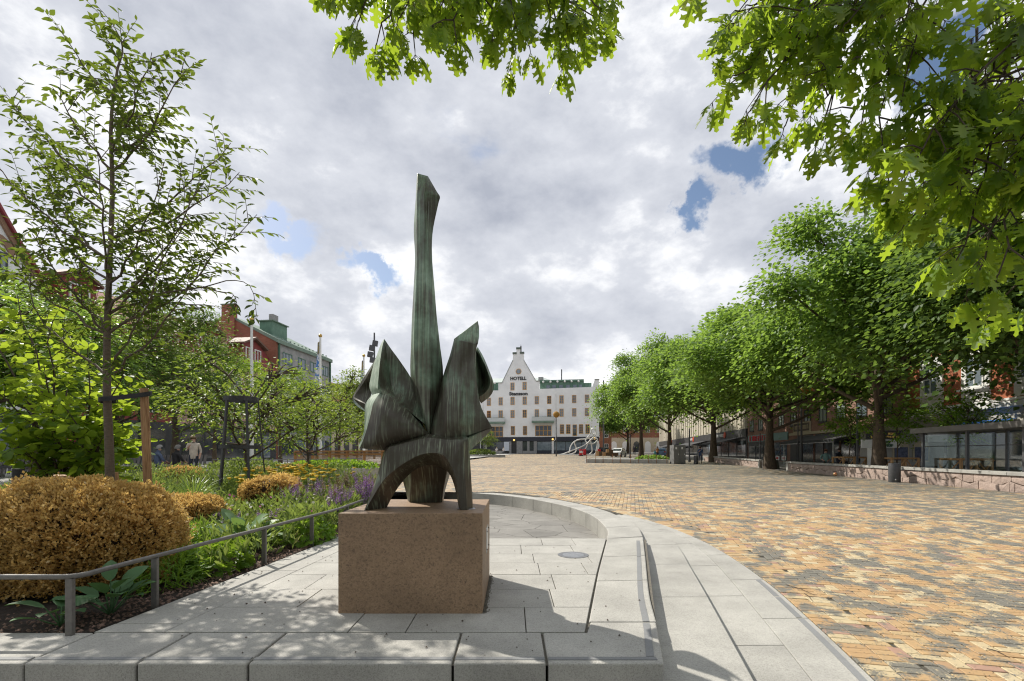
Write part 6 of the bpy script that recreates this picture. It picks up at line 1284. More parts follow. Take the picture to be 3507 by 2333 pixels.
# kerbed planter behind the bed and its low rail
kp = [(-13.5, 20.0), (-10.2, 19.6), (-7.6, 20.4), (-6.1, 21.9), (-5.75, 23.3), (-6.6, 24.6), (-9, 25.2)]
kA = arcpts([(x, y, 0) for x, y in kp], 80); kB = [p+Vector((-.10, .30, 0)) if i < 60 else p+Vector((-.25, -.1, 0)) for i, p in enumerate(kA)]
pk_ = thing('kerbed_planter', (-9, 21, .4), 'curved planter with pale stone kerb left behind the sculpture', 'planter'); band('kerb_stone', kA, kB, [i/6 for i in range(7)], lambda y: zl(y)+.36, .55, .01, m_gran, pk_)
m = MB(); m.add([(p.x, p.y+.15, zl(p.y)+.30) for p in kA], [tuple(range(80))]); m.build('soil', m_soil, pk_)
clump('ground_cover', 'bright green ground cover filling the kerbed planter', Vector((-8.2, 22.2, zl(22)+.3)), 2.2, 1.5, .42, 1800, .13, m_lime, T_ELM, 21, 1.3)
clump('ground_cover', 'green leafy growth left of the kerbed planter', Vector((-11.5, 20.9, zl(21)+.2)), 1.8, 1.0, .6, 1500, .13, m_mead, T_ELM, 22, 1.2)
lr_ = thing('planter_rail', (-8, 21, .7), 'thin dark rail around the kerbed planter', 'rail'); pts = [Vector((p.x-.35, p.y+.35, zl(p.y)+.78)) for p in kA[8:46:3]]; m = MB(); m.tube(pts, .022, 6); m.build('rail', m_post, lr_)
for p in pts[::3]: m = MB(); m.tube([p, p-Vector((0, 0, .5))], .018, 5); m.build('post', m_post, lr_)
# timber net fence
nf = thing('timber_net_fence', (-9, 27, .6), 'brown timber fence with woven net panels left of the bronze legs', 'fence')
ZB, ZT = P(0, 1596, 26).z, P(0, 1543, 26).z; fp = arcpts([(-12.2, 27.2, 0), (-9.5, 26.6, 0), (-7.4, 26.0, 0), (-5.8, 25.7, 0), (-4.4, 25.9, 0)], 60)
def frail(z0, z1, d, nm, mt):
    m = MB(); band_stone(m, [p+Vector((0, -d, 0)) for p in fp], [p+Vector((0, d, 0)) for p in fp], 0, 1, lambda y: z1, z1-z0, 0); 
    for q in range(6): m = MB() if q == 0 else m; 
    m = MB(); k = len(fp)
    vs = [(p.x, p.y+s*d, z) for p in fp for s in (-1, 1) for z in (z0, z1)]; m.add(vs, [(4*i+a, 4*i+b, 4*i+4+b, 4*i+4+a) for i in range(k-1) for a, b in ((0, 1), (1, 3), (3, 2), (2, 0))]); m.build(nm, mt, nf)
frail(ZT-.07, ZT, .10, 'top_rail', m_teak); frail(ZB-.06, ZB+.08, .16, 'base_beam', m_teak); frail(ZT-.24, ZT-.17, .05, 'rail', m_teak)
for i in range(0, 60, 8): p = fp[i]; m = MB(); m.box(p.x-.06, p.x+.06, p.y-.05, p.y+.05, ZB+.05, ZT-.05); m.build('post', m_teak, nf)
m = MB()
for i in range(0, 236): q = i/236*59; j = int(q); p = fp[j].lerp(fp[min(59, j+1)], q-j); m.tube([(p.x, p.y, ZB+.05), (p.x, p.y, ZT-.05)], .010, 3, cap=False)
for k in range(9): z = ZB+.1+k*(ZT-ZB-.2)/9; m.tube([(p.x, p.y, z) for p in fp[::3]], .009, 3, cap=False)
m.build('net', mat('golden cord', (.42, .24, .08), (.36, .20, .07), 8, .7), nf)
# flagpoles
m_gold = mat('gilded knob', (.55, .36, .10), (.5, .32, .09), 3, .35, metal=.8)
t = NT('flag cloth'); s_ = t.noise(t.pos((1, 1, 1)), 3.1, 3); cflag = t.ramp(s_, [(.42, (.72, .73, .76)), (.53, (.72, .73, .76)), (.56, (.10, .22, .55)), (.66, (.14, .28, .6))]); m_flag2 = t.done(t.bsdf(cflag, .8, 0, .2))
def flagpole(label, u, Y, vt, r, flag):
    b = P(u, 1556, Y); b.z = zl(Y)-.05; top = P(u, vt, Y); root = thing('flagpole', b, label, 'flagpole', 'white flagpoles'); m = MB(); m.tube([b, b.lerp(top, .5), top], [r, r*.85, r*.55], 10); m.build('pole', m_white, root, smooth=60)
    m = MB(); m.ball(top+Vector((0, 0, r*.8)), r*1.1, 8); m.build('knob', m_gold, root, smooth=60)
    if flag:
        L, w = flag; vs = []; k = 10
        for i in range(k+1):
            z = top.z-.35-L*i/k; q = i/k
            for j in range(5): x = top.x-.06-w*(j/4)*(.35+.65*q)*(1 if True else 1); vs.append((x, top.y+.05*math.sin(j*1.9+q*4), z-.3*(j/4)*q-.1*(j/4)))
        m = MB(); m.add(vs, [(5*i+j, 5*i+j+1, 5*i+j+6, 5*i+j+5) for i in range(k) for j in range(4)]); m.build('flag', m_flag2, root, smooth=60)
        m = MB(); m.add([(top.x-.05, top.y-.08, top.z-.4), (top.x-.2, top.y-.08, top.z-.5), (top.x-.24, top.y-.08, top.z-1.5), (top.x-.05, top.y-.08, top.z-1.4)], [(0, 1, 2, 3)]); m.build('crest', mat('dark blue and gold crest', (.05, .07, .16), (.45, .33, .05), 2.5, .7), root)
flagpole('white flagpole in front of the brick gable, nearest of three', 862, 28, 1100, .115, None)
flagpole('white flagpole with hanging flag before the grey concrete block', 1097, 42, 1155, .15, (3.3, .42))
flagpole('farthest white flagpole with flag beside the bronze petal', 1246, 52, 1222, .15, (3.0, .40))
# floodlight mast
b = P(1282, 1556, 60); b.z = zl(60); fm = thing('floodlight_mast', b, 'dark floodlight mast rising behind the left bronze petal', 'mast'); top = P(1282, 1140, 60); m = MB(); m.tube([b, top], [.16, .10], 8); m.build('pole', m_mast, fm)
for u, v in ((1286, 1174), (1275, 1190), (1269, 1212), (1277, 1231)):
    p = P(u, v, 59.8); m = MB(); m.par(p+Vector((-.35, -.3, -.35)), (.62, .1, -.1), (-.1, .5, 0), (.1, 0, .62)); hd = m.build('floodlight', m_mast, fm); m = MB(); m.tube([p, Vector((b.x, p.y+.2, p.z))], .06, 5); m.build('bracket', m_mast, hd)
# lamp posts with woven orange balls
m_wov = mat('woven orange ball', (.38, .21, .035), (.27, .13, .02), 14, .8, .8, 30, bdist=.05)
def lamp(label, u, Y, vt, ball=None, r=.075, zf=zp):
    b = P(u, 1556, Y); b.z = zf(Y)-.03; top = P(u, vt, Y); root = thing('lamp_post', b, label, 'lamp post', 'slim dark lamp posts'); m = MB(); m.tube([b, top], [r, r*.8], 8); m.build('pole', m_mast, root); m = MB(); m.cyl(b, r*1.6, .35, 10); m.build('base', m_mast, root)
    if ball: m = MB(); m.ball(P(*ball, Y), .50*Y/75 if Y > 60 else .55, 10); m.build('woven_ball', m_wov, root, smooth=60)
    return root
lamp('dark post with woven orange ball in front of the hotel', 1905, 85, 1418, (1905, 1420)); lamp('tall dark mast at the right corner of the hotel', 2067, 100, 1303, r=.16)
lamp('dark post with orange ball before the brown brick building', 2745, 44, 1340, (2762, 1334), r=.10); lamp('dark post just left of the woven ball post', 2733, 47, 1360, r=.06)
lamp('dark post between dark oak and left timber guard', 2936, 29, 1426, r=.075); lamp('thin post beside the red lettered shop', 2603, 42, 1484, r=.06)
lamp('grey post rising behind the grey cabinets', 2361, 55, 1468, r=.10); lamp('dark post left of the farthest oaks by the white car', 2158, 70, 1488, r=.12)
lamp('lamp post with orange balls among the garden trees', 900, 36, 1400, (900, 1404), r=.06, zf=zl); lamp('tall grey post behind the dense dark tree', 480, 26, 1040, r=.10, zf=zl)
# ---------------------------------------------------------------- stone walls on the right
m_rub = mat('pink rubble stone', (.44, .345, .295), (.36, .28, .24), 2.2, .9, .6, 14, var=.16, bdist=.04)
def stone_wall(label, y0, y1, h, seed, n_cop):
    r = random.Random(seed); root = thing('stone_wall', (15.2+AX*(y0+y1)/2, (y0+y1)/2, zp((y0+y1)/2)), label, 'wall', 'rubble stone walls')
    f = Fac((15.2, 0, 0), dl, nr)                                   # distance along is measured in y / dl.y
    def pt(y, z, d): return Vector((15.2+AX*y, y, z))+nr*d
    m = MB(); k = 12; ysw = [y0+(y1-y0)*i/k for i in range(k+1)]
    m.add([pt(y, z, d) for y in ysw for d in (-.01, -.42) for z in (zp(y)-.1, zp(y)+h-.13)], [(4*i+a, 4*i+b, 4*i+4+b, 4*i+4+a) for i in range(k) for a, b in ((0, 1), (1, 3), (3, 2), (2, 0))]+[(0, 1, 3, 2), (4*k, 4*k+2, 4*k+3, 4*k+1)]); m.build('core', mat('wall mortar', (.24, .19, .16), (.19, .15, .125), 4, .95), root, fixn=True)
    courses = [0, (h-.13)*.48, h-.13]; cut = []
    y = y0+.35; edges = [y]
    while y < y1-.35: y += r.uniform(.42, .95); edges.append(min(y, y1-.3))
    for c_ in range(2):
        e = [edges[0]]+[q+r.uniform(-.16, .16) for q in edges[1:-1]]+[edges[-1]]
        if c_: e = [edges[0]]+[q+.22+r.uniform(-.12, .12) for q in edges[1:-2]]+[edges[-1]]
        jz = lambda q: courses[1]+.07*math.sin(q*5.1+seed)+.03*math.sin(q*13)
        for a, b in zip(e, e[1:]):
            if b-a < .1: continue
            zf0 = (lambda q: zp(q)-.02) if c_ == 0 else (lambda q: zp(q)+jz(q)+.006); zf1 = (lambda q: zp(q)+jz(q)-.006) if c_ == 0 else (lambda q: zp(q)+courses[2]-.006)
            a_, b_ = a+.007, b-.007; mid = (a_+b_)/2; s1_, s2_ = r.uniform(-.05, .05), r.uniform(-.05, .05)
            ring_ = [(a_, zf0(a_)), (mid, zf0(mid)), (b_, zf0(b_)), (b_+s1_*.3, (zf0(b_)+zf1(b_))/2), (b_, zf1(b_)), (mid, zf1(mid)), (a_, zf1(a_)), (a_+s2_*.3, (zf0(a_)+zf1(a_))/2)]
            back = [pt(q, z, -.05) for q, z in ring_]; cq = sum(q for q, z in ring_)/8; cz_ = sum(z for q, z in ring_)/8
            fr = [pt(cq+(q-cq)*.98, cz_+(z-cz_)*.955, .028+r.uniform(0, .014)) for q, z in ring_]; ctr = pt(cq+r.uniform(-.05, .05), cz_, .045+r.uniform(0, .015))
            m = MB(); m.add(back+fr+[ctr], [(i, (i+1) % 8, 8+(i+1) % 8, 8+i) for i in range(8)]+[(8+i, 8+(i+1) % 8, 16) for i in range(8)]); m.build('stone', m_rub, root, fixn=True)
    for i in range(n_cop):
        a, b = y0+(y1-y0)*i/n_cop+.006, y0+(y1-y0)*(i+1)/n_cop-.006; m = MB(); m.add([pt(q, zp(q)+h-z_, d) for q in (a, b) for d in (.10, -.48) for z_ in (.125, 0)], [(0, 1, 3, 2), (4, 6, 7, 5), (0, 4, 5, 1), (1, 5, 7, 3), (3, 7, 6, 2), (2, 6, 4, 0)]); m.build('coping', m_gran, root, fixn=True, bevel=.012)
    for q in (y0, y1-.34): m = MB(); m.add([pt(w, zp(w)+z_, d) for w in (q+.003, q+.337) for d in (.07, -.45) for z_ in (-.05, h-.13)], [(0, 1, 3, 2), (4, 6, 7, 5), (0, 4, 5, 1), (1, 5, 7, 3), (3, 7, 6, 2), (2, 6, 4, 0)]); m.build('end_pier', m_gran, root, fixn=True)
stone_wall('long rubble stone wall with pale coping at the right', 13.0, 35.4, .70, 3, 11); stone_wall('shorter rubble stone wall beyond the gap, by the cabinets', 40.6, 59.0, .66, 5, 8)
m = MB(); m.prism([Vector((15.3+AX*y, y, zp(y)+z)) for y, z in ((39.2, -.02), (40.55, -.02), (40.55, .68), (39.5, .68))], nr*-.9); tag(m.build('end_block', mat('dark stone block', (.14, .13, .115), (.11, .10, .09), 5, .8)), 'dark slanted stone block at the end of the shorter wall', 'block')
# bins, ball, cabinets
def bin_(label, x, y, r, h): 
    root = thing('litter_bin', (x, y, zp(y)), label, 'bin', 'round dark litter bins'); m = MB(); z = zp(y); m.lathe((x, y, z), [(r*.96, 0), (r, .02), (r, h-.02), (r*.98, h), (r*.7, h), (r*.68, h-.05)], 20); m.build('body', m_mast, root, smooth=40); m = MB(); m.ball((x-r*.4, y-r*.85, z+.12), .05, 6); m.build('lock', m_steel, root)
bin_('dark round litter bin in front of the long stone wall', 17.72, 22.4, .235, .88); bin_('dark round litter bin beside the grey cabinets', 18.45, 48.5, .21, .85)
m = MB(); m.ball((18.72, 28.0, zp(28)+.105), .105, 12); tag(m.build('toy_ball', mat('gold and red ball', (.62, .50, .20), (.45, .10, .06), 9, .4), smooth=60), 'small golden ball lying at the foot of the long wall', 'ball')
cx0 = (2308-CX)/F*49; ct_ = thing('utility_cabinet', (cx0+.6, 49.4, zp(49)), 'pair of joined tall grey utility cabinets left of the short wall', 'cabinet')
zb = zp(49); m_cab = mat('grey cabinet paint', (.165, .165, .16), (.14, .14, .137), 9, .6)
for i in range(2):
    m = MB(); x = cx0+i*.60; m.box(x, x+.595, 49, 50.3, zb+.02, zb+1.92+i*.0); b_ = m.build('cabinet_box', m_cab, ct_, bevel=.015); m = MB(); m.box(x+.05, x+.545, 48.975, 48.998, zb+.08, zb+1.86); dr_ = m.build('door', m_cab, b_)
    m = MB(); m.box(x+.46, x+.50, 48.94, 48.974, zb+.9, zb+1.05); m.build('handle', m_white, dr_); m = MB(); m.box(x+.15, x+.30, 48.955, 48.974, zb+1.5, zb+1.72); m.build('label_plate', m_white, dr_)
# low kerb with rusty rods, timber seats
lk = thing('low_kerb_island', (13, 53, zp(53)), 'low pale kerb island left of the grey cabinets', 'kerb island'); q_ = arcpts([(8.6, 53.8, 0), (8.0, 53.0, 0), (8.6, 52.3, 0), (12, 51.3, 0), (16.2, 50.0, 0)], 50); q2 = [p+Vector((.15, .55, 0)) for p in q_]
band('kerb_stone', q_, q2, [i/6 for i in range(7)], lambda y: zp(y)+.42, .55, .012, m_gran, lk); m = MB(); m.add([(p.x, p.y+.3, zp(p.y)+.38) for p in q_]+[(17.5, 56, zp(56)+.4), (10, 58, zp(58)+.4)], [tuple(range(52))]); m.build('fill', m_street, lk)
clump('ground_cover', 'low green plants on the kerb island by the cabinets', Vector((15.2, 52.5, zp(52)+.4)), 1.8, 1.2, .35, 900, .2, m_tree, T_ELM, 31, 1.2)
for i in range(11):
    p = q_[3+int(i*4.5)]; m = MB(); m.tube([(p.x, p.y-.06, zp(p.y)+.0), (p.x, p.y-.06, zp(p.y)+.95)], .022, 5); tag(m.build('rusty_rod', mat('rusty steel', (.30, .13, .05), (.22, .09, .035), 9, .9)), 'thin rusty rod, %s from the left along the low kerb island' % ORD[i], 'rod', 'rusty rods along the kerb island')
for k, (u0, u1, v0, v1, Y, lb) in enumerate(((2043, 2064, 1546, 1562, 58, 'short timber seat block by the low kerb island'), (2066, 2118, 1550, 1562, 60, 'long brown timber seat on the low kerb island'), (2078, 2100, 1540, 1552, 64, 'brown timber block behind the long timber seat'))):
    a, b_ = P(u0, v1, Y), P(u1, v0, Y); m = MB(); m.box(a.x, b_.x, Y, Y+.8, a.z, b_.z); w_ = b_.x-a.x; root = thing('timber_bench', ((a.x+b_.x)/2, Y, a.z), lb, 'bench', 'timber seats on the kerb island'); m.build('body', mat('dark timber', (.11, .065, .03), (.08, .045, .022), 4, .7), root); m = MB(); m.box(a.x-.05, a.x+.3, Y-.02, Y+.1, a.z, b_.z+.05); m.build('end_board', m_timber, root)
# planter by the hotel
hp = arcpts([(-9, 79, 0), (-5, 77.5, 0), (-2, 78.5, 0), (-1.1, 80, 0), (-2.5, 82, 0), (-7, 83, 0)], 60); h2 = [p.lerp(Vector((-6, 80.3, 0)), .12) for p in hp]
hpl = thing('oval_planter', (-5, 80, zp(80)), 'oval planter with low pale kerb in front of the hotel', 'planter'); band('kerb_stone', hp, h2, [i/5 for i in range(6)], lambda y: zp(80)+.38, .5, .01, m_gran, hpl); m = MB(); m.add([(p.x, p.y, zp(80)+.33) for p in hp], [tuple(range(60))]); m.build('soil', m_soil, hpl)
clump('flower_patch', 'mixed low flowers in the oval planter by the hotel', Vector((-5.2, 80.2, zp(80)+.35)), 2.6, 1.4, .9, 1500, .25, m_mead, T_ELM, 41, 1.2); put_tree('small_bush', sm, Vector((-4.6, 80.5, zp(80)+.2)), 1, (1.05, 1.05, .85), 'round green bush in the oval planter by the hotel', cat='bush')
hbk = thing('hotel_bench', (-5, 110, zp(110)), 'grey bench wall in front of the hotel windows', 'bench'); m = MB(); m.box(-9, -2.3, 109, 110, zp(109)-.05, zp(109)+.75); m.build('seat', m_stonef, hbk); m = MB(); m.box(-9, -2.3, 110, 110.1, zp(109)+.75, zp(109)+1.2); m.build('back', m_iron, hbk)
# white pipe sculpture
wp = thing('pipe_sculpture', (16, 96, zp(96)), 'tangled white pipe sculpture shaped like a seated figure before the hotel', 'sculpture')
def wpp(x, y, d=0.0): return P(1600+x*.28706, 1150+y*.28706, 96+d)
for pts in ([(1105, 1425, 0), (1240, 1375, 0), (1400, 1305, -.4), (1480, 1235, -.4), (1540, 1170, -.2), (1510, 1110, 0), (1478, 1130, .2), (1500, 1190, 0), (1470, 1205, 0), (1420, 1230, .3), (1300, 1250, .3), (1240, 1310, .3), (1215, 1400, .2)],
            [(1215, 1420, .5), (1290, 1390, .5), (1300, 1340, .6), (1280, 1280, .6), (1320, 1240, .4), (1420, 1225, .2), (1470, 1165, .2), (1490, 1105, .3), (1535, 1120, .3), (1530, 1165, .3), (1500, 1180, .4), (1520, 1200, .5), (1555, 1240, .5), (1550, 1320, .5), (1520, 1425, .5), (1440, 1435, .5)],
            [(1340, 1430, -.6), (1400, 1370, -.6), (1440, 1290, -.5), (1480, 1240, -.3), (1540, 1225, -.2), (1550, 1250, -.3), (1500, 1290, -.4), (1440, 1280, -.3), (1410, 1245, 0), (1460, 1225, .4), (1480, 1300, .5), (1490, 1380, .5), (1440, 1430, .6)],
            [(1090, 1432, -.4), (1250, 1430, -.6), (1400, 1434, -.5), (1540, 1428, -.3)]):
    m = MB(); m.tube([max(p, Vector((p.x, p.y, zp(96)+.12)), key=lambda q: q.z) for p in crom([wpp(*p) for p in pts], 46)], .11, 7); m.build('pipe', m_rope, wp, smooth=60)
# red barriers
for u, Y, lb in ((1989, 88, 'red and white traffic marker in front of the pipe sculpture'), (2002, 93, 'red traffic marker just right of the red and white one'), (2052, 92, 'red traffic marker at the right foot of the pipe sculpture')):
    b = P(u, 1556, Y); b.z = zp(Y); root = thing('traffic_marker', b, lb, 'marker', 'red traffic markers'); m = MB(); m.box(b.x-.28, b.x+.28, Y-.12, Y+.12, b.z+.12, b.z+1.25); m.build('board', MATS['red print'], root, bevel=.05); m = MB(); m.box(b.x-.4, b.x+.4, Y-.3, Y+.3, b.z, b.z+.13); m.build('foot', m_iron, root)
    if u == 1989: m = MB(); m.box(b.x-.24, b.x+.24, Y-.135, Y-.122, b.z+.55, b.z+.95); m.build('white_band', m_white, root)
# timber guards round the young trees
m_guard = MB()
def guard_parts():
    t_ = thing('timber_guard', (0, 0, 0), 'square timber guard left of the dark oak trunk', 'tree guard', 'timber tree guards'); s, h = .62, 1.12
    for a, b in ((-s, -s), (s, -s), (s, s), (-s, s), (0, -s)): m = MB(); m.box(a-.045, a+.045, b-.045, b+.045, 0, h); m.build('post', m_timber, t_)
    for z in (.28, h):
        for k in range(4):
            c, d = ((-s, -s), (s, -s), (s, s), (-s, s))[k], ((s, -s), (s, s), (-s, s), (-s, -s))[k]; m = MB(); m.tube([(c[0]*1.04, c[1]*1.04, z-.04), (d[0]*1.04, d[1]*1.04, z-.04)], .048, 4); m.build('rail', m_timber, t_)
    for k in range(4):
        c, d = ((-s, -s), (0, -s), (-s, s), (s, -s))[k], ((0, -s), (s, -s), (-s, -s), (s, s))[k]
        m = MB(); m.tube([(c[0]*1.05, c[1]*1.05, .05), (d[0]*1.05, d[1]*1.05, h-.08)], .032, 4); m.build('brace', m_timber, t_)
        m = MB(); m.tube([(c[0]*1.10, c[1]*1.10, h-.08), (d[0]*1.10, d[1]*1.10, .05)], .030, 4)
        if k in (1, 3): m.build('brace', m_timber, t_)
    return t_
gd = guard_parts()
for i, (x, y) in enumerate(GZ):
    o = gd if i == 0 else copy_tree(gd); o.location = (x, y, zp(y)-.02); o.rotation_euler.z = -.14; o['label'] = ('square timber guard left of the dark oak trunk', 'square timber guard right of the dark oak trunk', 'square timber guard seen through the bus shelter glass')[i]
# bus shelter
t = NT('clear glass'); gl = t.n('ShaderNodeBsdfGlossy'); gl.inputs['Roughness'].default_value = .03; tr_ = t.n('ShaderNodeBsdfTransparent'); tr_.inputs[0].default_value = (.86, .91, .89, 1); ms = t.n('ShaderNodeMixShader'); ms.inputs[0].default_value = .09; t.l(tr_.outputs[0], ms.inputs[1]); t.l(gl.outputs[0], ms.inputs[2]); m_clear = t.done(ms)
bs = thing('bus_shelter', (19.2, 20, zp(20)), 'dark framed glass bus shelter behind the stone wall at far right', 'bus shelter'); fb = Fac((19.55, 23.0, zp(20)-.02), -dl, nr)
wall_part(fb, bs, 'roof', mat('shelter roof panel', (.085, .08, .075), (.12, .115, .105), 2, .5), -.35, 8.2, 2.32, 2.56, -1.7, .35)
for a in (0, 2.65, 5.3, 7.9): 
    for d in (0, -1.5): m = MB(); fb.b(m, a-.05, a+.05, 0, 2.32, d-.05, d+.05); m.build('post', m_mast, bs)
for a in (0, 2.65, 5.3): m = MB(); fb.b(m, a+.06, a+2.58, .35, 2.26, -1.51, -1.49); m.build('glass_panel', m_clear, bs); m = MB(); fb.b(m, a+.06, a+2.58, 1.70, 1.74, -1.53, -1.47); m.build('crossbar', m_mast, bs)
for a in (0,): m = MB(); fb.b(m, a-.01, a+.01, .35, 2.26, -1.44, -.06); m.build('glass_panel', m_clear, bs)
m = MB(); fb.b(m, 5.5, 7.5, .6, 1.68, -1.46, -1.40); m.build('timetable_board', m_shopd, bs); m = MB(); fb.b(m, .4, 7.6, .42, .48, -1.35, -.95); m.build('bench', m_stonef, bs)
# kiosk
ks = thing('kiosk', (23.4, 27.2, zp(27)), 'grey kiosk with curved roof and arched boards beside the bus shelter', 'kiosk'); fk = Fac((21.75, 28.4, zp(28)-.02), (.985, -.17, 0), (-.17, -.985, 0))
m_kio = mat('grey kiosk panel', (.34, .335, .31), (.30, .295, .275), 3, .7)
wall_part(fk, ks, 'body', m_kio, 0, 3.2, 0, 2.75, -2.4, 0); wall_part(fk, ks, 'plinth_band', m_shopd, -.01, 3.21, 0, .62, -2.42, .02)
m = MB(); pr = [(-.45+4.1*i/10, 2.75+.62*math.sin(math.pi*i/10)) for i in range(11)]; fk.poly(m, pr+[(3.65, 2.66), (-.45, 2.66)], -2.7, .55); m.build('roof', mat('tan curved roof', (.30, .27, .20), (.25, .22, .165), 2, .6), ks, fixn=True)
for a in (.95, 2.0):
    m = MB(); fk.poly(m, [(a-.42, .85), (a+.42, .85), (a+.42, 1.75), (a+.3, 1.98), (a, 2.08), (a-.3, 1.98), (a-.42, 1.75)], .0, .05); br_ = m.build('board_surround', m_cream, ks, fixn=True); m = MB(); fk.b(m, a-.34, a+.34, .92, 1.70, .05, .08); m.build('menu_board', mat('menu print', (.03, .045, .09), (.10, .12, .2), 9, .5), br_)
wall_part(fk, ks, 'name_board', m_iron, -.9, .9, 2.18, 2.62, .03, .12); strokes(fk, ks, -.6, .6, 2.42, 2.54, 9, m_gold, .12, 11); strokes(fk, ks, -.7, .8, 2.24, 2.36, 9, m_gold, .12, 12)
wall_part(fk, ks, 'white_board', m_white, -1.2, .8, 1.66, 2.14, .13, .2); strokes(fk, ks, -.6, .3, 1.92, 2.08, 6, m_greenp, .2, 13); strokes(fk, ks, -.6, .5, 1.72, 1.88, 7, m_greenp, .2, 14)
wall_part(fk, ks, 'framed_notice', m_white, 2.3, 3.3, 2.0, 2.9, .05, .1); wall_part(fk, ks, 'side_panel', m_white, -.55, -.05, .6, 2.1, -.5, .0)
# parked cars
def car(label, u, Y, rz, col, group='parked cars'):
    b = P(u, 1556, Y); b.z = zp(Y); root = thing('parked_car', b, label, 'car', group, rz); mm_ = mat('car paint '+label[:5], col, tuple(x*.92 for x in col), 2, .25, spec=.6)
    def side(w, prof, name, mt, par):
        m = MB(); k = len(prof); vs = [(x, s*w*(1 if z < .95 else 1-.22*(z-.95)/.55), z) for s in (-1, 1) for x, z in prof]; m.add(vs, [tuple(range(k)), tuple(range(2*k-1, k-1, -1))]+[(i, i+k, (i+1) % k+k, (i+1) % k) for i in range(k)])
        me = m.mesh(name, mt, (0, 0, 0), 35, True); return link(name, me, par)
    side(.88, [(-2.05, .28), (-2.12, .6), (-2.02, .9), (-1.75, 1.0), (-1.2, 1.38), (-.6, 1.5), (.2, 1.48), (.75, 1.3), (1.2, .98), (1.85, .86), (2.1, .65), (2.12, .3), (1.75, .22), (-1.7, .22)], 'body', mm_, root)
    side(.80, [(-1.62, .98), (-1.14, 1.33), (-.6, 1.44), (.2, 1.42), (.72, 1.25), (1.12, .99)], 'side_windows', m_glassd, root).scale = (1.0, 1.10, 1.0)
    for sx_ in (1, -1):
        m = MB(); x0, x1 = (1.20, .73) if sx_ > 0 else (-1.74, -1.2); m.add([(x0+.03*sx_, -.72, 1.0), (x0+.03*sx_, .72, 1.0), (x1+.03*sx_, .62, 1.34), (x1+.03*sx_, -.62, 1.34)], [(0, 1, 2, 3)]); link('windscreen', m.mesh('windscreen', m_glassd), root)
    for x in (-1.3, 1.32):
        for y in (-.8, .8): m = MB(); m.tube([(x, y-.11, .31), (x, y+.11, .31)], .31, 14); w = link('wheel', m.mesh('wheel', m_black_p), root); m = MB(); m.tube([(x, y-.12, .31), (x, y+.12, .31)], .19, 10); link('rim', m.mesh('rim', m_steel), w)
    for y in (-.62, .62): m = MB(); m.box(1.98, 2.09, y-.2, y+.2, .62, .76); link('headlight', m.mesh('headlight', m_white), root); m = MB(); m.box(-2.13, -2.03, y-.15, y+.15, .7, .9); link('tail_light', m.mesh('tail_light', MATS['red print']), root)
    m = MB(); m.box(2.10, 2.13, -.26, .26, .42, .53); link('number_plate', m.mesh('number_plate', m_white), root)
car('white parked car beyond the low kerb island', 2118, 82, R(-118), (.72, .73, .74)); car('pale blue parked car between the oak trunks', 2262, 84, R(75), (.16, .25, .42)); car('dark parked car at the hotel corner behind the mast', 2068, 118, R(-60), (.05, .055, .07))
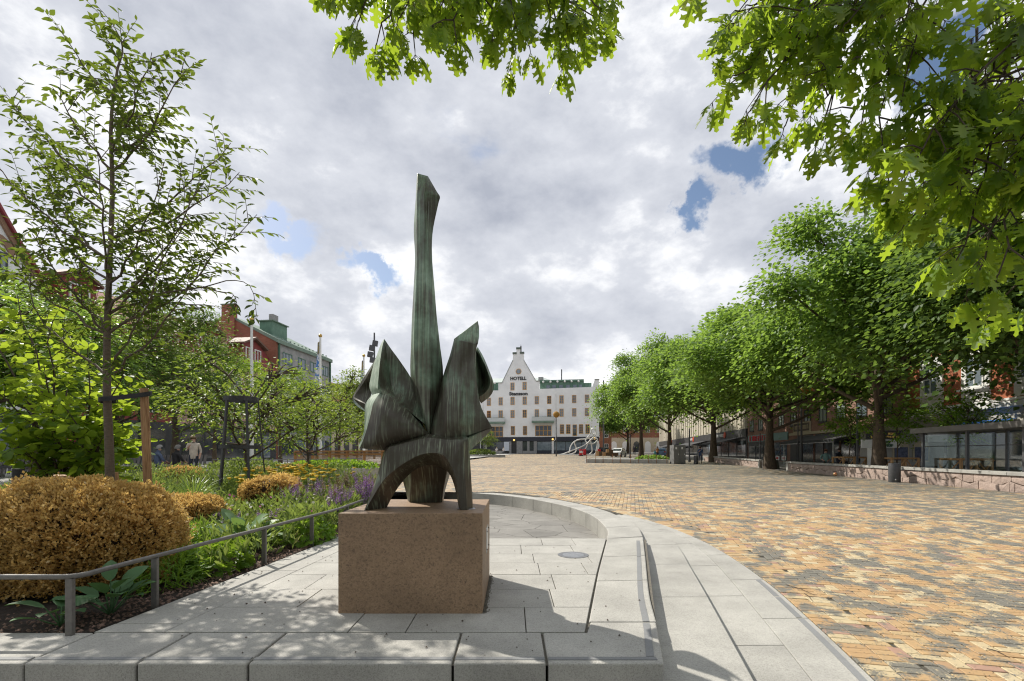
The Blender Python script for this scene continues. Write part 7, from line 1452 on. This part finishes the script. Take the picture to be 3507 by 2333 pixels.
# ---------------------------------------------------------------- people
def person(label, loc, rz, pose, top, legs, skin=(.45, .27, .2), hair=(.06, .05, .045), sc=1.0):
    root = thing('person', loc, label, 'person', None, rz); root.scale = (sc, sc, sc)
    if pose == 'stand': J = dict(pel=(0, 0, .93), waist=(0, .01, 1.08), chest=(0, .0, 1.30), neck=(0, .0, 1.46), jaw=(0, .03, 1.53), head=(0, .03, 1.64), hl=(-.10, 0, .90), hr=(.10, 0, .90), kl=(-.11, .03, .50), kr=(.11, .0, .50), al=(-.11, -.02, .09), ar=(.12, -.03, .09), tl=(-.12, .13, .04), tr=(.14, .12, .04), sl=(-.19, 0, 1.40), sr=(.19, 0, 1.40), el=(-.26, -.03, 1.12), er=(.26, .04, 1.13), wl=(-.24, .08, .88), wr=(.10, .24, 1.32), fl=(-.23, .12, .79), fr=(.05, .25, 1.40))
    else: J = dict(pel=(0, 0, .53), waist=(0, -.05, .68), chest=(0, -.07, .90), neck=(0, -.04, 1.06), jaw=(0, .0, 1.13), head=(0, .01, 1.23), hl=(-.11, .03, .52), hr=(.11, .03, .52), kl=(-.14, .46, .52), kr=(.16, .45, .51), al=(-.14, .50, .10), ar=(.17, .52, .10), tl=(-.15, .66, .04), tr=(.19, .68, .04), sl=(-.20, -.06, 1.0), sr=(.20, -.06, 1.0), el=(-.27, .02, .74), er=(.27, .05, .74), wl=(-.14, .26, .63), wr=(.14, .28, .63), fl=(-.06, .33, .60), fr=(.06, .35, .60))
    rad = dict(pel=.155, waist=.15, chest=.165, neck=.062, jaw=.075, head=.098, hl=.095, hr=.095, kl=.065, kr=.065, al=.045, ar=.045, tl=.04, tr=.04, sl=.07, sr=.07, el=.048, er=.048, wl=.034, wr=.034, fl=.03, fr=.03)
    E = [('pel', 'waist', 1), ('waist', 'chest', 1), ('chest', 'neck', 1), ('neck', 'jaw', 0), ('jaw', 'head', 0), ('pel', 'hl', 2), ('pel', 'hr', 2), ('hl', 'kl', 2), ('hr', 'kr', 2), ('kl', 'al', 2), ('kr', 'ar', 2), ('al', 'tl', 3), ('ar', 'tr', 3), ('chest', 'sl', 1), ('chest', 'sr', 1), ('sl', 'el', 1), ('sr', 'er', 1), ('el', 'wl', 0), ('er', 'wr', 0), ('wl', 'fl', 0), ('wr', 'fr', 0)]
    keys = list(J); me = bpy.data.meshes.new('b'); me.from_pydata([J[k] for k in keys], [(keys.index(a), keys.index(b)) for a, b, _ in E], []); o = bpy.data.objects.new('b', me); COL.objects.link(o)
    sk = o.modifiers.new('s', 'SKIN'); sk.use_smooth_shade = True
    for i, k in enumerate(keys): v = me.skin_vertices[0].data[i]; v.radius = (rad[k], rad[k]*(.8 if k in ('chest', 'waist', 'pel') else 1)); v.use_root = (k == 'pel')
    sb = o.modifiers.new('u', 'SUBSURF'); sb.levels = 1; dg = bpy.context.evaluated_depsgraph_get(); bm_ = bpy.data.meshes.new_from_object(o.evaluated_get(dg)); bpy.data.objects.remove(o)
    nm_ = label[:14]; bm_.materials.clear()
    for q in (mat('skin '+nm_, skin, tuple(x*.9 for x in skin), 9, .55), mat('top '+nm_, top, tuple(x*.8 for x in top), 9, .85), mat('legs '+nm_, legs, tuple(x*.8 for x in legs), 9, .85), m_iron): bm_.materials.append(q)
    segs = [(Vector(J[a]), Vector(J[b]), k) for a, b, k in E]
    for p in bm_.polygons:
        c = p.center; best = 1e9
        for a, b, k in segs:
            t_ = max(0, min(1, (c-a).dot(b-a)/max(1e-9, (b-a).length_squared))); d = (c-(a+(b-a)*t_)).length-(.05 if k == 1 else 0)
            if d < best: best, p.material_index = d, k
    link('body', bm_, root); h = Vector(J['head']); m = MB(); vs = []; k = 12
    for i in range(6):
        for j in range(k):
            a = 2*math.pi*j/k; e_ = math.pi/2*i/5; low = -.05 if math.sin(a) < .35 else .035; r_ = .112*math.cos(e_); vs.append((h.x+r_*math.cos(a), h.y-.008+r_*1.08*math.sin(a), h.z+.02+low*(1-i/5)+.118*math.sin(e_)))
    m.add(vs, [(i*k+j, i*k+(j+1) % k, (i+1)*k+(j+1) % k, (i+1)*k+j) for i in range(5) for j in range(k)]); me = m.mesh('hair', mat('hair '+nm_, hair, tuple(x*.7 for x in hair), 30, .7), (0, 0, 0), 60); link('hair', me, root); return root
def pl_(u, Y, dz=0.0, zf=zp): b = P(u, 1556, Y); b.z = zf(Y)+dz; return b
person('older man in navy vest and striped shirt sitting on the bench', pl_(545, 20.45, -.05, zl), R(-35), 'sit', (.10, .13, .21), (.42, .36, .27), hair=(.3, .29, .28), sc=1.06)
person('man in a dark jacket sitting beyond the man in the vest', pl_(608, 20.6, -.05, zl), R(-30), 'sit', (.03, .028, .03), (.28, .24, .19), hair=(.2, .19, .18), sc=1.06)
person('woman in a cream top standing beside the seated men', pl_(663, 20.2, 0, zl), R(200), 'stand', (.55, .48, .40), (.03, .035, .05), hair=(.32, .24, .15))
person('woman in blue jacket behind the litter bin and cabinets', pl_(2398, 50.5), R(175), 'stand', (.06, .10, .20), (.05, .05, .08), hair=(.09, .04, .025))
person('woman in green patterned blouse sitting behind the long wall', pl_(2828, 33.0, .16), R(150), 'sit', (.18, .30, .29), (.1, .1, .1), hair=(.16, .07, .04), sc=1.05)
person('man in dark blue sitting beside the woman in green blouse', pl_(2874, 32.5, .16), R(200), 'sit', (.025, .03, .05), (.03, .03, .04), sc=1.12)
person('distant man in orange top walking near the blue car', pl_(2252, 72), R(20), 'stand', (.58, .28, .12), (.02, .02, .022)); person('child in turquoise top beside the man in orange', pl_(2243, 71), R(10), 'stand', (.15, .42, .48), (.03, .03, .05), sc=.72)
person('person in white sitting on the hotel bench, left one', pl_(1701, 108.6, .2), R(180), 'sit', (.66, .64, .62), (.3, .3, .32), hair=(.4, .3, .16)); person('person in white sitting on the hotel bench, right one', pl_(1725, 108.6, .2), R(170), 'sit', (.68, .66, .62), (.25, .25, .27), hair=(.5, .45, .35))
person('distant walker in dark clothes by the arched house', pl_(2170, 110), R(30), 'stand', (.03, .03, .04), (.03, .03, .04)); person('distant walker in white left of the far oaks', pl_(2174, 100), R(0), 'stand', (.62, .62, .6), (.4, .4, .42))
